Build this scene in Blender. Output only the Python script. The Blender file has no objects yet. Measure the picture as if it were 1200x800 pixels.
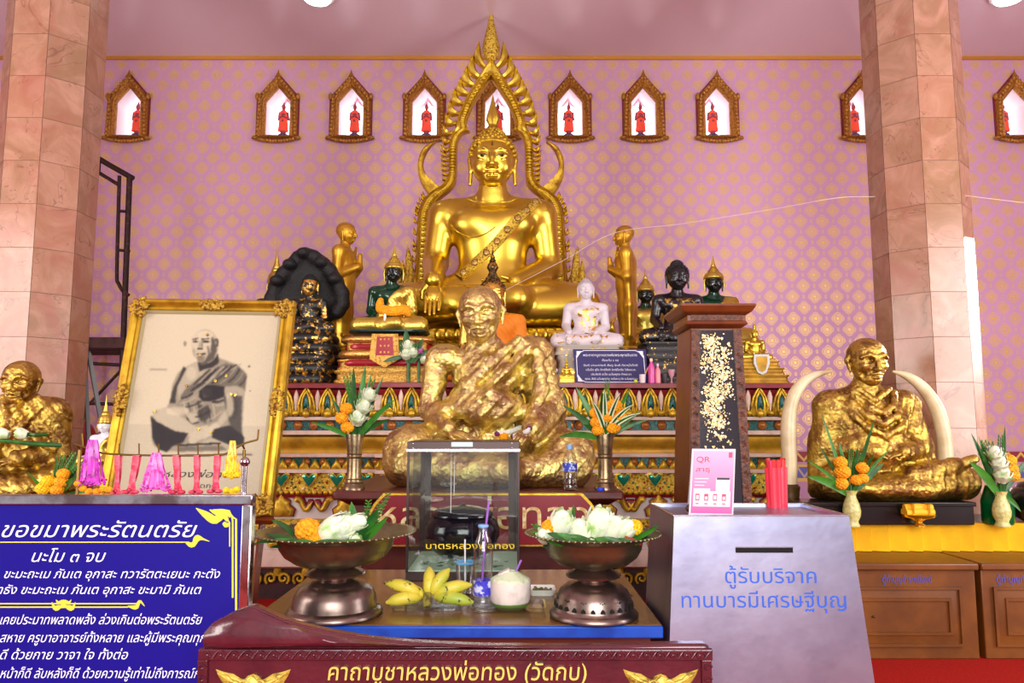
import bpy, bmesh, math, random
import numpy as np
from mathutils import Vector, Matrix, noise
from mathutils.geometry import delaunay_2d_cdt

SC = bpy.context.scene
COL = SC.collection
random.seed(7)
RNG = np.random.default_rng(11)

# ---------------------------------------------------------------- camera
TILT = math.atan(100 / 900)
CAMZ = 1.5
cam = bpy.data.cameras.new('camera')
cam.sensor_width = 36.0
cam.lens = 27.0
cam.clip_start = 0.05
camo = bpy.data.objects.new('camera', cam)
COL.objects.link(camo)
camo.location = (0, 0, CAMZ)
camo.rotation_euler = (math.pi / 2 + TILT, 0, 0)
SC.camera = camo

def at(px, py, Y):
    """the point of the place at depth Y seen at photo pixel px, py (1200 x 800)"""
    a, b = (px - 600) / 900, (400 - py) / 900
    y = math.cos(TILT) - b * math.sin(TILT)
    z = math.sin(TILT) + b * math.cos(TILT)
    return Vector((a * Y / y, Y, CAMZ + z * Y / y))

def on(px, py, Z):
    """the point at height Z seen at photo pixel px, py"""
    a, b = (px - 600) / 900, (400 - py) / 900
    y = math.cos(TILT) - b * math.sin(TILT)
    z = math.sin(TILT) + b * math.cos(TILT)
    k = (Z - CAMZ) / z
    return Vector((a * k, y * k, Z))

# ---------------------------------------------------------------- exposure, sky, daylight
vs = SC.view_settings
vs.view_transform = 'Standard'
vs.look = 'None'
vs.gamma = 1.0
vs.use_curve_mapping = False
vs.exposure = 0.0
SC.cycles.use_denoising = True
SC.cycles.max_bounces = 8
SC.cycles.transparent_max_bounces = 16
SC.cycles.sample_clamp_indirect = 6.0

world = bpy.data.worlds.new('daylight')
SC.world = world
world.use_nodes = True
wb = world.node_tree.nodes['Background']
wb.inputs['Color'].default_value = (1.0, 0.97, 0.97, 1)
wb.inputs['Strength'].default_value = 0.7

def area(name, loc, aim, sx, sy, power, color=(1, 1, 1)):
    l = bpy.data.lights.new(name, 'AREA')
    l.shape = 'RECTANGLE'; l.size = sx; l.size_y = sy
    l.energy = power; l.color = color
    o = bpy.data.objects.new(name, l)
    COL.objects.link(o)
    o.location = loc
    o.rotation_euler = (Vector(aim) - Vector(loc)).to_track_quat('-Z', 'Y').to_euler()
    return o
# daylight coming in through the doorways behind and beside the visitor
sun = bpy.data.lights.new('low_sun', 'SUN'); sun.energy = 7.0; sun.angle = .012; sun.color = (1, .96, .93)
suno = bpy.data.objects.new('low_sun', sun); COL.objects.link(suno)
suno.rotation_euler = Vector((-.9, -.42, -.17)).to_track_quat('-Z', 'Y').to_euler()
area('front_doorway_light', (0.5, -4.5, 3.2), (0.3, 7.5, 2.2), 5.0, 3.4, 760, (1.0, 0.98, 0.96))
area('left_doorway_light', (-6.6, 1.5, 2.6), (0.5, 7.0, 2.0), 2.4, 3.2, 260, (1.0, 0.95, 0.92))
area('right_doorway_light', (6.8, 2.2, 2.6), (0.0, 7.5, 2.2), 2.4, 3.2, 320, (0.98, 0.98, 1.0))
# ---------------------------------------------------------------- materials
def lin(c):
    return tuple(((v / 255) / 12.92 if v / 255 <= 0.04045 else ((v / 255 + 0.055) / 1.055) ** 2.4) for v in c)

class NT:
    """small node-tree writer"""
    def __init__(s, mat):
        s.t = mat.node_tree; s.n = s.t.nodes; s.l = s.t.links
        s.p = s.n['Principled BSDF']
    def node(s, kind, **kw):
        nd = s.n.new(kind)
        for k, v in kw.items():
            setattr(nd, k, v)
        return nd
    def put(s, sock, v):
        if hasattr(v, 'links') or isinstance(v, bpy.types.NodeSocket):
            s.l.new(v, sock)
        elif isinstance(v, (tuple, list)) and len(v) == 3 and sock.type == 'RGBA':
            sock.default_value = (*v, 1)
        else:
            sock.default_value = v
    def m(s, op, a, b=0.0, c=0.0):
        nd = s.node('ShaderNodeMath', operation=op)
        s.put(nd.inputs[0], a); s.put(nd.inputs[1], b)
        if op in ('MULTIPLY_ADD', 'SMOOTH_MIN', 'COMPARE', 'WRAP'):
            s.put(nd.inputs[2], c)
        return nd.outputs[0]
    def mix(s, f, a, b, mode='MIX'):
        nd = s.node('ShaderNodeMix', data_type='RGBA', blend_type=mode)
        s.put(nd.inputs[0], f); s.put(nd.inputs[6], a); s.put(nd.inputs[7], b)
        return nd.outputs[2]
    def step(s, x, lo, hi):
        nd = s.node('ShaderNodeMapRange', interpolation_type='SMOOTHSTEP')
        s.put(nd.inputs[0], x); nd.inputs[1].default_value = lo; nd.inputs[2].default_value = hi
        return nd.outputs[0]
    def coord(s, which='Object'):
        return s.node('ShaderNodeTexCoord').outputs[which]
    def pos(s):
        return s.node('ShaderNodeNewGeometry').outputs['Position']
    def sep(s, v):
        nd = s.node('ShaderNodeSeparateXYZ'); s.l.new(v, nd.inputs[0])
        return nd.outputs
    def noise(s, scale, detail=3, rough=.55, vec=None, out='Fac', dist=0.0):
        nd = s.node('ShaderNodeTexNoise')
        nd.inputs['Scale'].default_value = scale; nd.inputs['Detail'].default_value = detail
        nd.inputs['Roughness'].default_value = rough; nd.inputs['Distortion'].default_value = dist
        s.l.new(vec if vec is not None else s.coord(), nd.inputs['Vector'])
        return nd.outputs[out]
    def voro(s, scale, vec=None, feature='F1', out='Distance'):
        nd = s.node('ShaderNodeTexVoronoi', feature=feature)
        nd.inputs['Scale'].default_value = scale
        s.l.new(vec if vec is not None else s.coord(), nd.inputs['Vector'])
        return nd.outputs[out]
    def bump(s, h, strength=.3, dist=.01):
        nd = s.node('ShaderNodeBump')
        nd.inputs['Strength'].default_value = strength; nd.inputs['Distance'].default_value = dist
        s.l.new(h, nd.inputs['Height'])
        s.l.new(nd.outputs[0], s.p.inputs['Normal'])

MATS = {}
def mat(name, col=(200, 200, 200), rough=.5, metal=0.0, spec=None, coat=0.0, trans=0.0, ior=None, emit=None, var=None, bump=None, alpha=None):
    """var = (scale, other colour, low, high); bump = (scale, strength, distance)"""
    if name in MATS:
        return MATS[name]
    m = bpy.data.materials.new(name); m.use_nodes = True
    t = NT(m); p = t.p
    p.inputs['Base Color'].default_value = (*lin(col), 1)
    p.inputs['Roughness'].default_value = rough
    p.inputs['Metallic'].default_value = metal
    if spec is not None: p.inputs['Specular IOR Level'].default_value = spec
    if coat: p.inputs['Coat Weight'].default_value = coat; p.inputs['Coat Roughness'].default_value = .12
    if trans: p.inputs['Transmission Weight'].default_value = trans
    if ior: p.inputs['IOR'].default_value = ior
    if alpha is not None: p.inputs['Alpha'].default_value = alpha
    if emit:
        p.inputs['Emission Color'].default_value = (*lin(emit[0]), 1); p.inputs['Emission Strength'].default_value = emit[1]
    if var:
        f = t.step(t.noise(var[0], 4, .6), var[2], var[3])
        t.l.new(t.mix(f, lin(col), lin(var[1])), p.inputs['Base Color'])
    if bump:
        t.bump(t.noise(bump[0], 4, .6), bump[1], bump[2])
    MATS[name] = m
    return m

# ---------------------------------------------------------------- mesh building
class MB:
    def __init__(s):
        s.v = []; s.f = []; s.mi = []; s.attr = []
    def add(s, verts, faces, mi=0):
        o = len(s.v)
        s.v.extend([tuple(p) for p in verts])
        for f in faces:
            s.f.append(tuple(i + o for i in f)); s.mi.append(mi)
        return s
    def box(s, x0, x1, y0, y1, z0, z1, mi=0, m=None):
        v = [(x0, y0, z0), (x1, y0, z0), (x1, y1, z0), (x0, y1, z0), (x0, y0, z1), (x1, y0, z1), (x1, y1, z1), (x0, y1, z1)]
        if m is not None: v = [m @ Vector(p) for p in v]
        return s.add(v, [(3, 2, 1, 0), (4, 5, 6, 7), (0, 1, 5, 4), (1, 2, 6, 5), (2, 3, 7, 6), (3, 0, 4, 7)], mi)
    def frustum(s, a, b, z0, z1, mi=0):
        """a, b = (x0, x1, y0, y1) rectangles at z0 and z1"""
        v = [(a[0], a[2], z0), (a[1], a[2], z0), (a[1], a[3], z0), (a[0], a[3], z0), (b[0], b[2], z1), (b[1], b[2], z1), (b[1], b[3], z1), (b[0], b[3], z1)]
        return s.add(v, [(3, 2, 1, 0), (4, 5, 6, 7), (0, 1, 5, 4), (1, 2, 6, 5), (2, 3, 7, 6), (3, 0, 4, 7)], mi)
    def loft(s, rings, cap=True, closed=True, mi=0, loop=False):
        n = len(rings[0]); o = len(s.v)
        for r in rings: s.v.extend([tuple(p) for p in r])
        R = len(rings)
        for i in range(R if loop else R - 1):
            a, b = o + i * n, o + ((i + 1) % R) * n
            for j in range(n if closed else n - 1):
                k = (j + 1) % n
                s.f.append((a + j, a + k, b + k, b + j)); s.mi.append(mi)
        if cap and not loop:
            s.f.append(tuple(o + j for j in range(n))[::-1]); s.mi.append(mi)
            s.f.append(tuple(o + (R - 1) * n + j for j in range(n))); s.mi.append(mi)
        return s
    def lathe(s, prof, c=(0, 0, 0), seg=32, sx=1, sy=1, mi=0, m=None, lobes=0, amp=0.0, cap=True):
        rings = []
        for r, z in prof:
            ring = []
            for k in range(seg):
                a = 2 * math.pi * k / seg
                q = r * (1 + amp * math.cos(lobes * a)) if lobes else r
                p = Vector((q * math.cos(a) * sx, q * math.sin(a) * sy, z))
                if m is not None: p = m @ p
                ring.append(p + Vector(c))
            rings.append(ring)
        return s.loft(rings, cap=cap, mi=mi)
    def tube(s, pts, r, seg=8, mi=0, cap=True, flat=1.0, up=(0, 0, 1)):
        pts = [Vector(p) for p in pts]; n = len(pts)
        rr = r if isinstance(r, (list, tuple)) else [r] * n
        rings = []; u = None
        for i, p in enumerate(pts):
            d = (pts[min(i + 1, n - 1)] - pts[max(i - 1, 0)]).normalized()
            if u is None:
                u = Vector(up) if abs(d.dot(Vector(up))) < .95 else Vector((1, 0, 0))
            u = (u - d * u.dot(d)).normalized()
            w = d.cross(u)
            rings.append([p + (u * math.cos(2 * math.pi * k / seg) * flat + w * math.sin(2 * math.pi * k / seg)) * rr[i] for k in range(seg)])
        return s.loft(rings, cap=cap, mi=mi)
    def ell(s, c, r, seg=16, rings=10, mi=0, m=None):
        c = Vector(c); R = []
        if not isinstance(r, (tuple, list)): r = (r, r, r)
        for i in range(rings + 1):
            th = math.pi * (i + .0001 if i == 0 else i - .0001 if i == rings else i) / rings
            ring = []
            for k in range(seg):
                a = 2 * math.pi * k / seg
                p = Vector((r[0] * math.sin(th) * math.cos(a), r[1] * math.sin(th) * math.sin(a), -r[2] * math.cos(th)))
                if m is not None: p = m @ p
                ring.append(c + p)
            R.append(ring)
        return s.loft(R, mi=mi)
    def prism(s, poly, a, b, mi=0, fr=None):
        """poly = 2D outline, extruded from a to b along the third axis of the frame fr = (origin, ex, ey, ez)"""
        o, ex, ey, ez = fr if fr else (Vector((0, 0, 0)), Vector((1, 0, 0)), Vector((0, 0, 1)), Vector((0, 1, 0)))
        P = lambda q, d: o + ex * q[0] + ey * q[1] + ez * d
        return s.loft([[P(q, a) for q in poly], [P(q, b) for q in poly]], mi=mi)
    def dome(s, poly, a, b, h, mi=0, fr=None, steps=3, inset=.8):
        """prism whose front face swells towards its middle"""
        o, ex, ey, ez = fr if fr else (Vector((0, 0, 0)), Vector((1, 0, 0)), Vector((0, 0, 1)), Vector((0, 1, 0)))
        P = lambda q, d: o + ex * q[0] + ey * q[1] + ez * d
        cx = sum(q[0] for q in poly) / len(poly); cy = sum(q[1] for q in poly) / len(poly)
        rings = [[P(q, b) for q in poly], [P(q, a) for q in poly]]
        for k in range(1, steps + 1):
            f = k / steps * inset
            rings.append([P((q[0] + (cx - q[0]) * f, q[1] + (cy - q[1]) * f), a + (-h if b > a else h) * math.sin(f / inset * math.pi / 2)) for q in poly])
        return s.loft(rings, mi=mi)
    def blade(s, p, d, L, w, droop=.3, mi=0, seg=8, fold=.25, twist=0.0, side=None, th=0.0):
        """a strap leaf from p towards d, drooping"""
        p = Vector(p); d = Vector(d).normalized()
        side = Vector(side).normalized() if side is not None else (d.cross(Vector((0, 0, 1))).normalized() if abs(d.z) < .98 else Vector((1, 0, 0)))
        nrm = side.cross(d).normalized()
        L_, C_, R_ = [], [], []
        q = p.copy(); dd = d.copy()
        for i in range(seg + 1):
            t = i / seg
            ww = w * (math.sin(math.pi * min(1, .12 + .88 * t)) ** .7 if t > .0 else .45) * .5
            if i == seg: ww = w * .01
            sd = (side * math.cos(twist * t) + nrm * math.sin(twist * t))
            nn = sd.cross(dd).normalized()
            L_.append(q - sd * ww + nn * ww * fold); C_.append(q.copy()); R_.append(q + sd * ww + nn * ww * fold)
            dd = (dd - Vector((0, 0, 1)) * droop / seg * 1.6).normalized()
            q = q + dd * (L / seg)
        v = L_ + C_ + R_; n = seg + 1; f = []
        for i in range(seg):
            f += [(i, i + 1, n + i + 1, n + i), (n + i, n + i + 1, 2 * n + i + 1, 2 * n + i)]
        return s.add(v, f, mi)
    def merge(s, o, mi=None):
        k = len(s.v); s.v.extend(o.v)
        for f, m_ in zip(o.f, o.mi):
            s.f.append(tuple(i + k for i in f)); s.mi.append(m_ if mi is None else mi)
        return s
    def build(s, name, mats, parent=None, smooth=35, bevel=0.0, subsurf=0, seg=2, local=False, solid=0.0, recalc=True):
        if not isinstance(mats, (list, tuple)): mats = [mats]
        V = np.array(s.v, dtype=np.float64).reshape(-1, 3)
        o_loc = Vector((0, 0, 0))
        if parent is None and not local:
            lo, hi = V.min(0), V.max(0)
            o_loc = Vector(((lo[0] + hi[0]) / 2, (lo[1] + hi[1]) / 2, lo[2]))
            V = V - np.array(o_loc)
        elif parent is not None and not local:
            mw = Matrix.Identity(4); q = parent
            while q is not None:
                mw = q.matrix_basis @ mw; q = q.parent
            iv = np.array(mw.inverted())
            V = V @ iv[:3, :3].T + iv[:3, 3]
        me = bpy.data.meshes.new(name)
        me.from_pydata([tuple(p) for p in V], [], s.f)
        for m_ in mats: me.materials.append(m_)
        if len(mats) > 1: me.polygons.foreach_set('material_index', s.mi)
        me.validate()
        if recalc:
            bm = bmesh.new(); bm.from_mesh(me); bmesh.ops.recalc_face_normals(bm, faces=bm.faces); bm.to_mesh(me); bm.free()
        if smooth:
            me.polygons.foreach_set('use_smooth', [True] * len(me.polygons))
            if smooth < 180:
                me.set_sharp_from_angle(angle=math.radians(smooth))
        me.update()
        ob = bpy.data.objects.new(name, me)
        COL.objects.link(ob)
        if parent is not None: ob.parent = parent
        else: ob.location = o_loc
        if solid:
            md = ob.modifiers.new('solid', 'SOLIDIFY'); md.thickness = solid; md.offset = 0
        if bevel:
            md = ob.modifiers.new('bevel', 'BEVEL'); md.width = bevel; md.segments = seg; md.limit_method = 'ANGLE'; md.angle_limit = math.radians(40)
        if subsurf:
            md = ob.modifiers.new('sub', 'SUBSURF'); md.levels = subsurf; md.render_levels = subsurf
        return ob

def tag(o, label=None, cat=None, group=None, kind=None):
    if label: o['label'] = label
    if cat: o['category'] = cat
    if group: o['group'] = group
    if kind: o['kind'] = kind
    return o
def thing(name, label, cat, loc, group=None, rot=(0, 0, 0)):
    o = bpy.data.objects.new(name, None); COL.objects.link(o)
    o.empty_display_size = .05
    o.location = loc; o.rotation_euler = rot
    bpy.context.view_layer.update()
    return tag(o, label, cat, group)
def copy_tree(o, parent=None):
    c = o.copy(); COL.objects.link(c)
    if parent is not None: c.parent = parent
    for ch in list(o.children): copy_tree(ch, c)
    return c

def rings_rect(cx, cy, hx, hy, z, r=.0, n=5):
    """rounded rectangle ring"""
    pts = []
    for qx, qy, a0 in ((1, -1, -90), (1, 1, 0), (-1, 1, 90), (-1, -1, 180)):
        for k in range(n):
            a = math.radians(a0 + 90 * k / (n - 1))
            pts.append((cx + qx * (hx - r) + r * math.cos(a), cy + qy * (hy - r) + r * math.sin(a), z))
    return pts
def lerp(a, b, t): return a + (b - a) * t
def spline(pts, n):
    """Catmull-Rom through points (2D or 3D) -> n samples"""
    P = [np.array(p, float) for p in pts]
    P = [2 * P[0] - P[1]] + P + [2 * P[-1] - P[-2]]
    out = []; m = len(P) - 3
    for i in range(n):
        t = i / (n - 1) * m; k = min(int(t), m - 1); u = t - k
        a, b, c, d = P[k:k + 4]
        out.append(.5 * (2 * b + (c - a) * u + (2 * a - 5 * b + 4 * c - d) * u * u + (3 * b - a - 3 * c + d) * u ** 3))
    return out
def resample(pts, n):
    P = np.array(pts, float); s = np.concatenate([[0], np.cumsum(np.linalg.norm(np.diff(P, axis=0), axis=1))])
    t = np.linspace(0, s[-1], n)
    return [np.array([np.interp(q, s, P[:, k]) for k in range(P.shape[1])]) for q in t]

# ---------------------------------------------------------------- implicit bodies: smooth unions meshed by surface nets
class SDF:
    def __init__(s):
        s.ops = []; s.lo = np.full(3, 1e9); s.hi = np.full(3, -1e9)
        s.c = np.zeros(3); s.R = np.eye(3); s.s = 1.0; s.warp = None
    def frame(s, c=(0, 0, 0), R=None, k=1.0):
        s.c = np.array(c, float); s.R = np.eye(3) if R is None else np.array(R); s.s = k
        return s
    def L(s, p): return s.c + s.R @ (np.array(p, float) * s.s)
    def _grow(s, c, r):
        s.lo = np.minimum(s.lo, c - r); s.hi = np.maximum(s.hi, c + r)
    def ell(s, c, r, k=None, rot=None, mode='+'):
        c = s.L(c); r = np.array(r if isinstance(r, (tuple, list)) else (r, r, r), float) * s.s
        R = s.R if rot is None else s.R @ np.array(rot)
        k = (.25 * r.min() if k is None else k * s.s)
        if mode == '+': s._grow(c, r.max())
        def f(P):
            q = (P - c) @ R
            k0 = np.linalg.norm(q / r, axis=1); k1 = np.linalg.norm(q / (r * r), axis=1) + 1e-9
            return k0 * (k0 - 1) / k1
        s.ops.append((f, k, mode)); return s
    def cap(s, a, b, ra, rb=None, k=None, mode='+', squash=None):
        """tapered limb from a to b; squash = (axis, factor) flattens it along a local axis"""
        a = s.L(a); b = s.L(b); rb = ra if rb is None else rb
        ra *= s.s; rb *= s.s; k = (.4 * min(ra, rb) if k is None else k * s.s)
        if mode == '+': s._grow(a, ra); s._grow(b, rb)
        d = b - a; dd = max(d @ d, 1e-12)
        n = None
        if squash is not None:
            n = s.R @ np.array(squash[0], float); n = n / np.linalg.norm(n); q_ = squash[1]
        def f(P):
            w = P - a
            t = np.clip(w @ d / dd, 0, 1)
            e = w - t[:, None] * d
            if n is not None:
                h = e @ n
                e = e + np.outer(h * (1 / q_ - 1), n)
            return np.linalg.norm(e, axis=1) * (1 if n is None else q_ ** .5 if q_ < 1 else 1) - (ra + (rb - ra) * t) * (1 if n is None else q_ ** .5 if q_ < 1 else 1)
        s.ops.append((f, k, mode)); return s
    def chain(s, pts, rs, k=None, mode='+', squash=None):
        for i in range(len(pts) - 1):
            s.cap(pts[i], pts[i + 1], rs[i], rs[i + 1], k, mode, squash)
        return s
    def box(s, c, h, r=.0, k=0.0, rot=None, mode='+'):
        c = s.L(c); h = np.array(h, float) * s.s; r = r * s.s; k = k * s.s
        R = s.R if rot is None else s.R @ np.array(rot)
        if mode == '+': s._grow(c, np.linalg.norm(h))
        def f(P):
            q = np.abs((P - c) @ R) - (h - r)
            return np.linalg.norm(np.maximum(q, 0), axis=1) + np.minimum(q.max(1), 0) - r
        s.ops.append((f, k, mode)); return s
    def fn(s, f, k=0.0, mode='&'):
        s.ops.append((f, k, mode)); return s
    def __call__(s, P):
        d = None
        for f, k, mode in s.ops:
            e = f(P)
            if d is None: d = e; continue
            if mode == '+':
                if k > 0:
                    h = np.maximum(k - np.abs(d - e), 0) / k
                    d = np.minimum(d, e) - h * h * k * .25
                else: d = np.minimum(d, e)
            else:
                if mode == '-': e = -e
                if mode == '~': d = d + e; continue
                if k > 0:
                    h = np.maximum(k - np.abs(d - e), 0) / k
                    d = np.maximum(d, e) + h * h * k * .25
                else: d = np.maximum(d, e)
        return d
    def grad(s, P, h):
        d = s(P)
        g = np.stack([s(P + np.eye(3)[i] * h) - d for i in range(3)], 1) / h
        return d, g
    def front(s, X, Z, y0, y1, n=60):
        """first y along +y from y0 where the body is met, for arrays X, Z"""
        X = np.asarray(X, float); Z = np.asarray(Z, float)
        y = np.full(len(X), float(y0))
        for _ in range(n):
            d = s(np.stack([X, y, Z], 1))
            y = np.minimum(y + np.clip(d, -.5, None) * .7, y1)
        return y
    def mesh(s, h, pad=2):
        lo = s.lo - pad * h; hi = s.hi + pad * h
        B = 4
        n = (np.ceil(((hi - lo) / h + 1) / B).astype(int)) * B
        nb = n // B
        ax = [lo[i] + (np.arange(nb[i]) * B + (B - 1) / 2) * h for i in range(3)]
        G = np.stack(np.meshgrid(*ax, indexing='ij'), -1).reshape(-1, 3)
        cd = s(G).reshape(nb)
        act = np.abs(cd) < B * h * 2.2
        D = np.repeat(np.repeat(np.repeat(np.sign(cd) * B * h, B, 0), B, 1), B, 2).astype(np.float32)
        A = np.repeat(np.repeat(np.repeat(act, B, 0), B, 1), B, 2)
        idx = np.argwhere(A)
        D[A] = s(lo + idx * h)
        S = D < 0
        c = [S[i:n[0] - 1 + i, j:n[1] - 1 + j, k:n[2] - 1 + k] for i in (0, 1) for j in (0, 1) for k in (0, 1)]
        tot = sum(q.astype(np.int8) for q in c)
        mix = (tot > 0) & (tot < 8)
        ci = np.argwhere(mix)
        vid = np.full(mix.shape, -1, np.int64); vid[mix] = np.arange(len(ci))
        off = np.array([(i, j, k) for i in (0, 1) for j in (0, 1) for k in (0, 1)])
        val = np.stack([D[ci[:, 0] + o[0], ci[:, 1] + o[1], ci[:, 2] + o[2]] for o in off], 1)
        acc = np.zeros((len(ci), 3)); cnt = np.zeros(len(ci))
        for a in range(8):
            for b in range(a + 1, 8):
                if np.abs(off[a] - off[b]).sum() != 1: continue
                x = (val[:, a] < 0) != (val[:, b] < 0)
                t = val[x, a] / (val[x, a] - val[x, b])
                acc[x] += off[a] + t[:, None] * (off[b] - off[a]); cnt[x] += 1
        V = lo + (ci + acc / cnt[:, None]) * h
        F = []
        for d in range(3):
            e1, e2 = (d + 1) % 3, (d + 2) % 3
            s0 = [slice(None)] * 3; s1 = [slice(None)] * 3
            s0[d] = slice(0, n[d] - 1); s1[d] = slice(1, n[d])
            ch = np.argwhere(S[tuple(s0)] != S[tuple(s1)])
            ok = (ch[:, e1] > 0) & (ch[:, e2] > 0) & (ch[:, e1] < n[e1] - 1) & (ch[:, e2] < n[e2] - 1)
            ch = ch[ok]
            q = []
            for a, b in ((1, 1), (0, 1), (0, 0), (1, 0)):
                z = ch.copy(); z[:, e1] -= a; z[:, e2] -= b
                q.append(vid[z[:, 0], z[:, 1], z[:, 2]])
            q = np.stack(q, 1)
            inside = S[ch[:, 0], ch[:, 1], ch[:, 2]]
            q[~inside] = q[~inside][:, ::-1]
            F.append(q)
        F = np.concatenate(F)
        F = F[(F >= 0).all(1)]
        for _ in range(2):
            d, g = s.grad(V, h * .25)
            st = d / np.maximum((g * g).sum(1), .2)
            V = V - g * np.clip(st, -h, h)[:, None]
        return V, F
def to_mb(V, F, mb=None):
    mb = mb or MB()
    return mb.add(V.tolist(), F.tolist())
def crumple(V, F, amp, scale, seed=0.0, octv=3):
    """push vertices along their normals by noise"""
    me = bpy.data.meshes.new('t'); me.from_pydata(V.tolist(), [], F.tolist()); me.update()
    N = np.zeros(len(V) * 3); me.vertices.foreach_get('normal', N); N = N.reshape(-1, 3)
    bpy.data.meshes.remove(me)
    k = np.array([noise.fractal(Vector(p) * scale + Vector((seed, seed * 2, 0)), .8, 2.1, octv) for p in V])
    return V + N * (amp * k)[:, None]

def rotz(a): a = math.radians(a); return np.array([[math.cos(a), -math.sin(a), 0], [math.sin(a), math.cos(a), 0], [0, 0, 1]])
def rotx(a): a = math.radians(a); return np.array([[1, 0, 0], [0, math.cos(a), -math.sin(a)], [0, math.sin(a), math.cos(a)]])
def roty(a): a = math.radians(a); return np.array([[math.cos(a), 0, math.sin(a)], [0, 1, 0], [-math.sin(a), 0, math.cos(a)]])

# ---------------------------------------------------------------- lettering
_glyph_cache = {}
def text_tris(body, shear=0.0, weight=0.0):
    key = (body, shear, weight)
    if key in _glyph_cache: return _glyph_cache[key]
    c = bpy.data.curves.new('t', 'FONT'); c.body = body; c.resolution_u = 3; c.fill_mode = 'NONE'; c.shear = shear; c.offset = weight * .85
    o = bpy.data.objects.new('t', c); COL.objects.link(o)
    dg = bpy.context.evaluated_depsgraph_get()
    me = bpy.data.meshes.new_from_object(o.evaluated_get(dg))
    V = np.array([v.co[:2] for v in me.vertices], float).reshape(-1, 2)
    E = np.array([e.vertices[:] for e in me.edges], int).reshape(-1, 2)
    bpy.data.objects.remove(o); bpy.data.curves.remove(c); bpy.data.meshes.remove(me)
    # ordered loops with their direction (mesh edges of a curve run in order, the closing one reversed)
    nxt = {}
    adj = {}
    for a, b in E: adj.setdefault(a, []).append(b); adj.setdefault(b, []).append(a)
    seen = set(); loops = []
    for st in range(len(V)):
        if st in seen or st not in adj: continue
        lp = [st]; seen.add(st)
        cur = st + 1 if (st + 1) in adj[st] else adj[st][0]
        while cur not in seen:
            lp.append(cur); seen.add(cur)
            nn = [q for q in adj[cur] if q not in seen]
            if not nn: break
            cur = nn[0]
        if len(lp) > 2: loops.append(np.array([V[i] for i in lp]))
    # union of the contours by winding number, loops grouped where their boxes touch
    groups = []
    for lp in loops:
        lo, hi = lp.min(0), lp.max(0)
        hit = [g for g in groups if (g[0] <= hi).all() and (g[1] >= lo).all()]
        ng = [lo, hi, [lp]]
        for g in hit:
            ng[0] = np.minimum(ng[0], g[0]); ng[1] = np.maximum(ng[1], g[1]); ng[2] += g[2]
            groups = [x for x in groups if x is not g]
        groups.append(ng)
    OV, OF = [], []
    for lo, hi, lps in groups:
        pts = []; ed = []
        for lp in lps:
            k = len(pts); n = len(lp)
            pts += [Vector((float(p[0]), float(p[1]))) for p in lp]
            ed += [(k + i, k + (i + 1) % n) for i in range(n)]
        vv, ee, ff, *_ = delaunay_2d_cdt(pts, ed, [], 0, 1e-5)
        vv = np.array([tuple(q) for q in vv]); ff = [f for f in ff if len(f) == 3]
        if not len(ff): continue
        ff = np.array(ff)
        ce = vv[ff].mean(1)
        w = np.zeros(len(ce))
        for lp in lps:
            a = lp; b = np.roll(lp, -1, 0)
            up = (a[None, :, 1] <= ce[:, None, 1]) & (b[None, :, 1] > ce[:, None, 1])
            dn = (a[None, :, 1] > ce[:, None, 1]) & (b[None, :, 1] <= ce[:, None, 1])
            cr = (b[None, :, 0] - a[None, :, 0]) * (ce[:, None, 1] - a[None, :, 1]) - (ce[:, None, 0] - a[None, :, 0]) * (b[None, :, 1] - a[None, :, 1])
            w += (up & (cr > 0)).sum(1) - (dn & (cr < 0)).sum(1)
        big = max(lps, key=lambda q: abs(np.sum(q[:, 0] * np.roll(q[:, 1], -1) - q[:, 1] * np.roll(q[:, 0], -1))))
        sg = np.sign(np.sum(big[:, 0] * np.roll(big[:, 1], -1) - big[:, 1] * np.roll(big[:, 0], -1)))
        keep = np.abs(w) > .5
        k = len(OV); OV += vv.tolist(); OF += (ff[keep] + k).tolist()
        if False:
            for lp in lps:
                n = len(lp)
                for i in range(n):
                    a, b = lp[i], lp[(i + 1) % n]
                    d = b - a; q = np.linalg.norm(d)
                    if q < 1e-6: continue
                    d = d / q * weight; nn = np.array([-d[1], d[0]])
                    k = len(OV)
                    OV += [(a - nn - d * .4).tolist(), (b - nn + d * .4).tolist(), (b + nn + d * .4).tolist(), (a + nn - d * .4).tolist()]; OF.append([k, k + 1, k + 2, k + 3])
    r = (np.array(OV), OF)
    _glyph_cache[key] = r
    return r
def lettering(mb, body, o, ex, ey, width=None, height=None, align='C', shear=0.0, weight=0.0, mi=0, lift=None, depth=0.0):
    """writes body into mb: o = middle (or left / right end) of the base line; ex, ey unit directions; height = height of the letter body"""
    V, F = text_tris(body, shear, weight)
    if not len(V): return
    ex = Vector(ex).normalized(); ey = Vector(ey).normalized(); nz = ex.cross(ey)
    x0, x1 = V[:, 0].min(), V[:, 0].max()
    sy = (height / .74) if height else width / (x1 - x0)
    sx = width / (x1 - x0) if width else sy
    ref = {'C': (x0 + x1) / 2, 'L': x0, 'R': x1}[align]
    o = Vector(o) + nz * (lift if lift is not None else .0015)
    top = [o + ex * ((p[0] - ref) * sx) + ey * (p[1] * sy) + nz * depth for p in V]
    mb.add(top, F, mi)
    if depth:
        from collections import Counter
        cnt = Counter()
        for f in F:
            for i in range(len(f)):
                cnt[(f[i], f[(i + 1) % len(f)])] += 1
        k = len(mb.v)
        low = [p - nz * depth for p in top]
        mb.add(top + low, [(a, a + len(V), b + len(V), b) for (a, b) in cnt if (b, a) not in cnt], mi)
# ================================================================ the room
WY = 10.0
CEIL = at(600, 67, WY).z
XL, XR = -7.6, 7.6
PITCH = .2915

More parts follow.
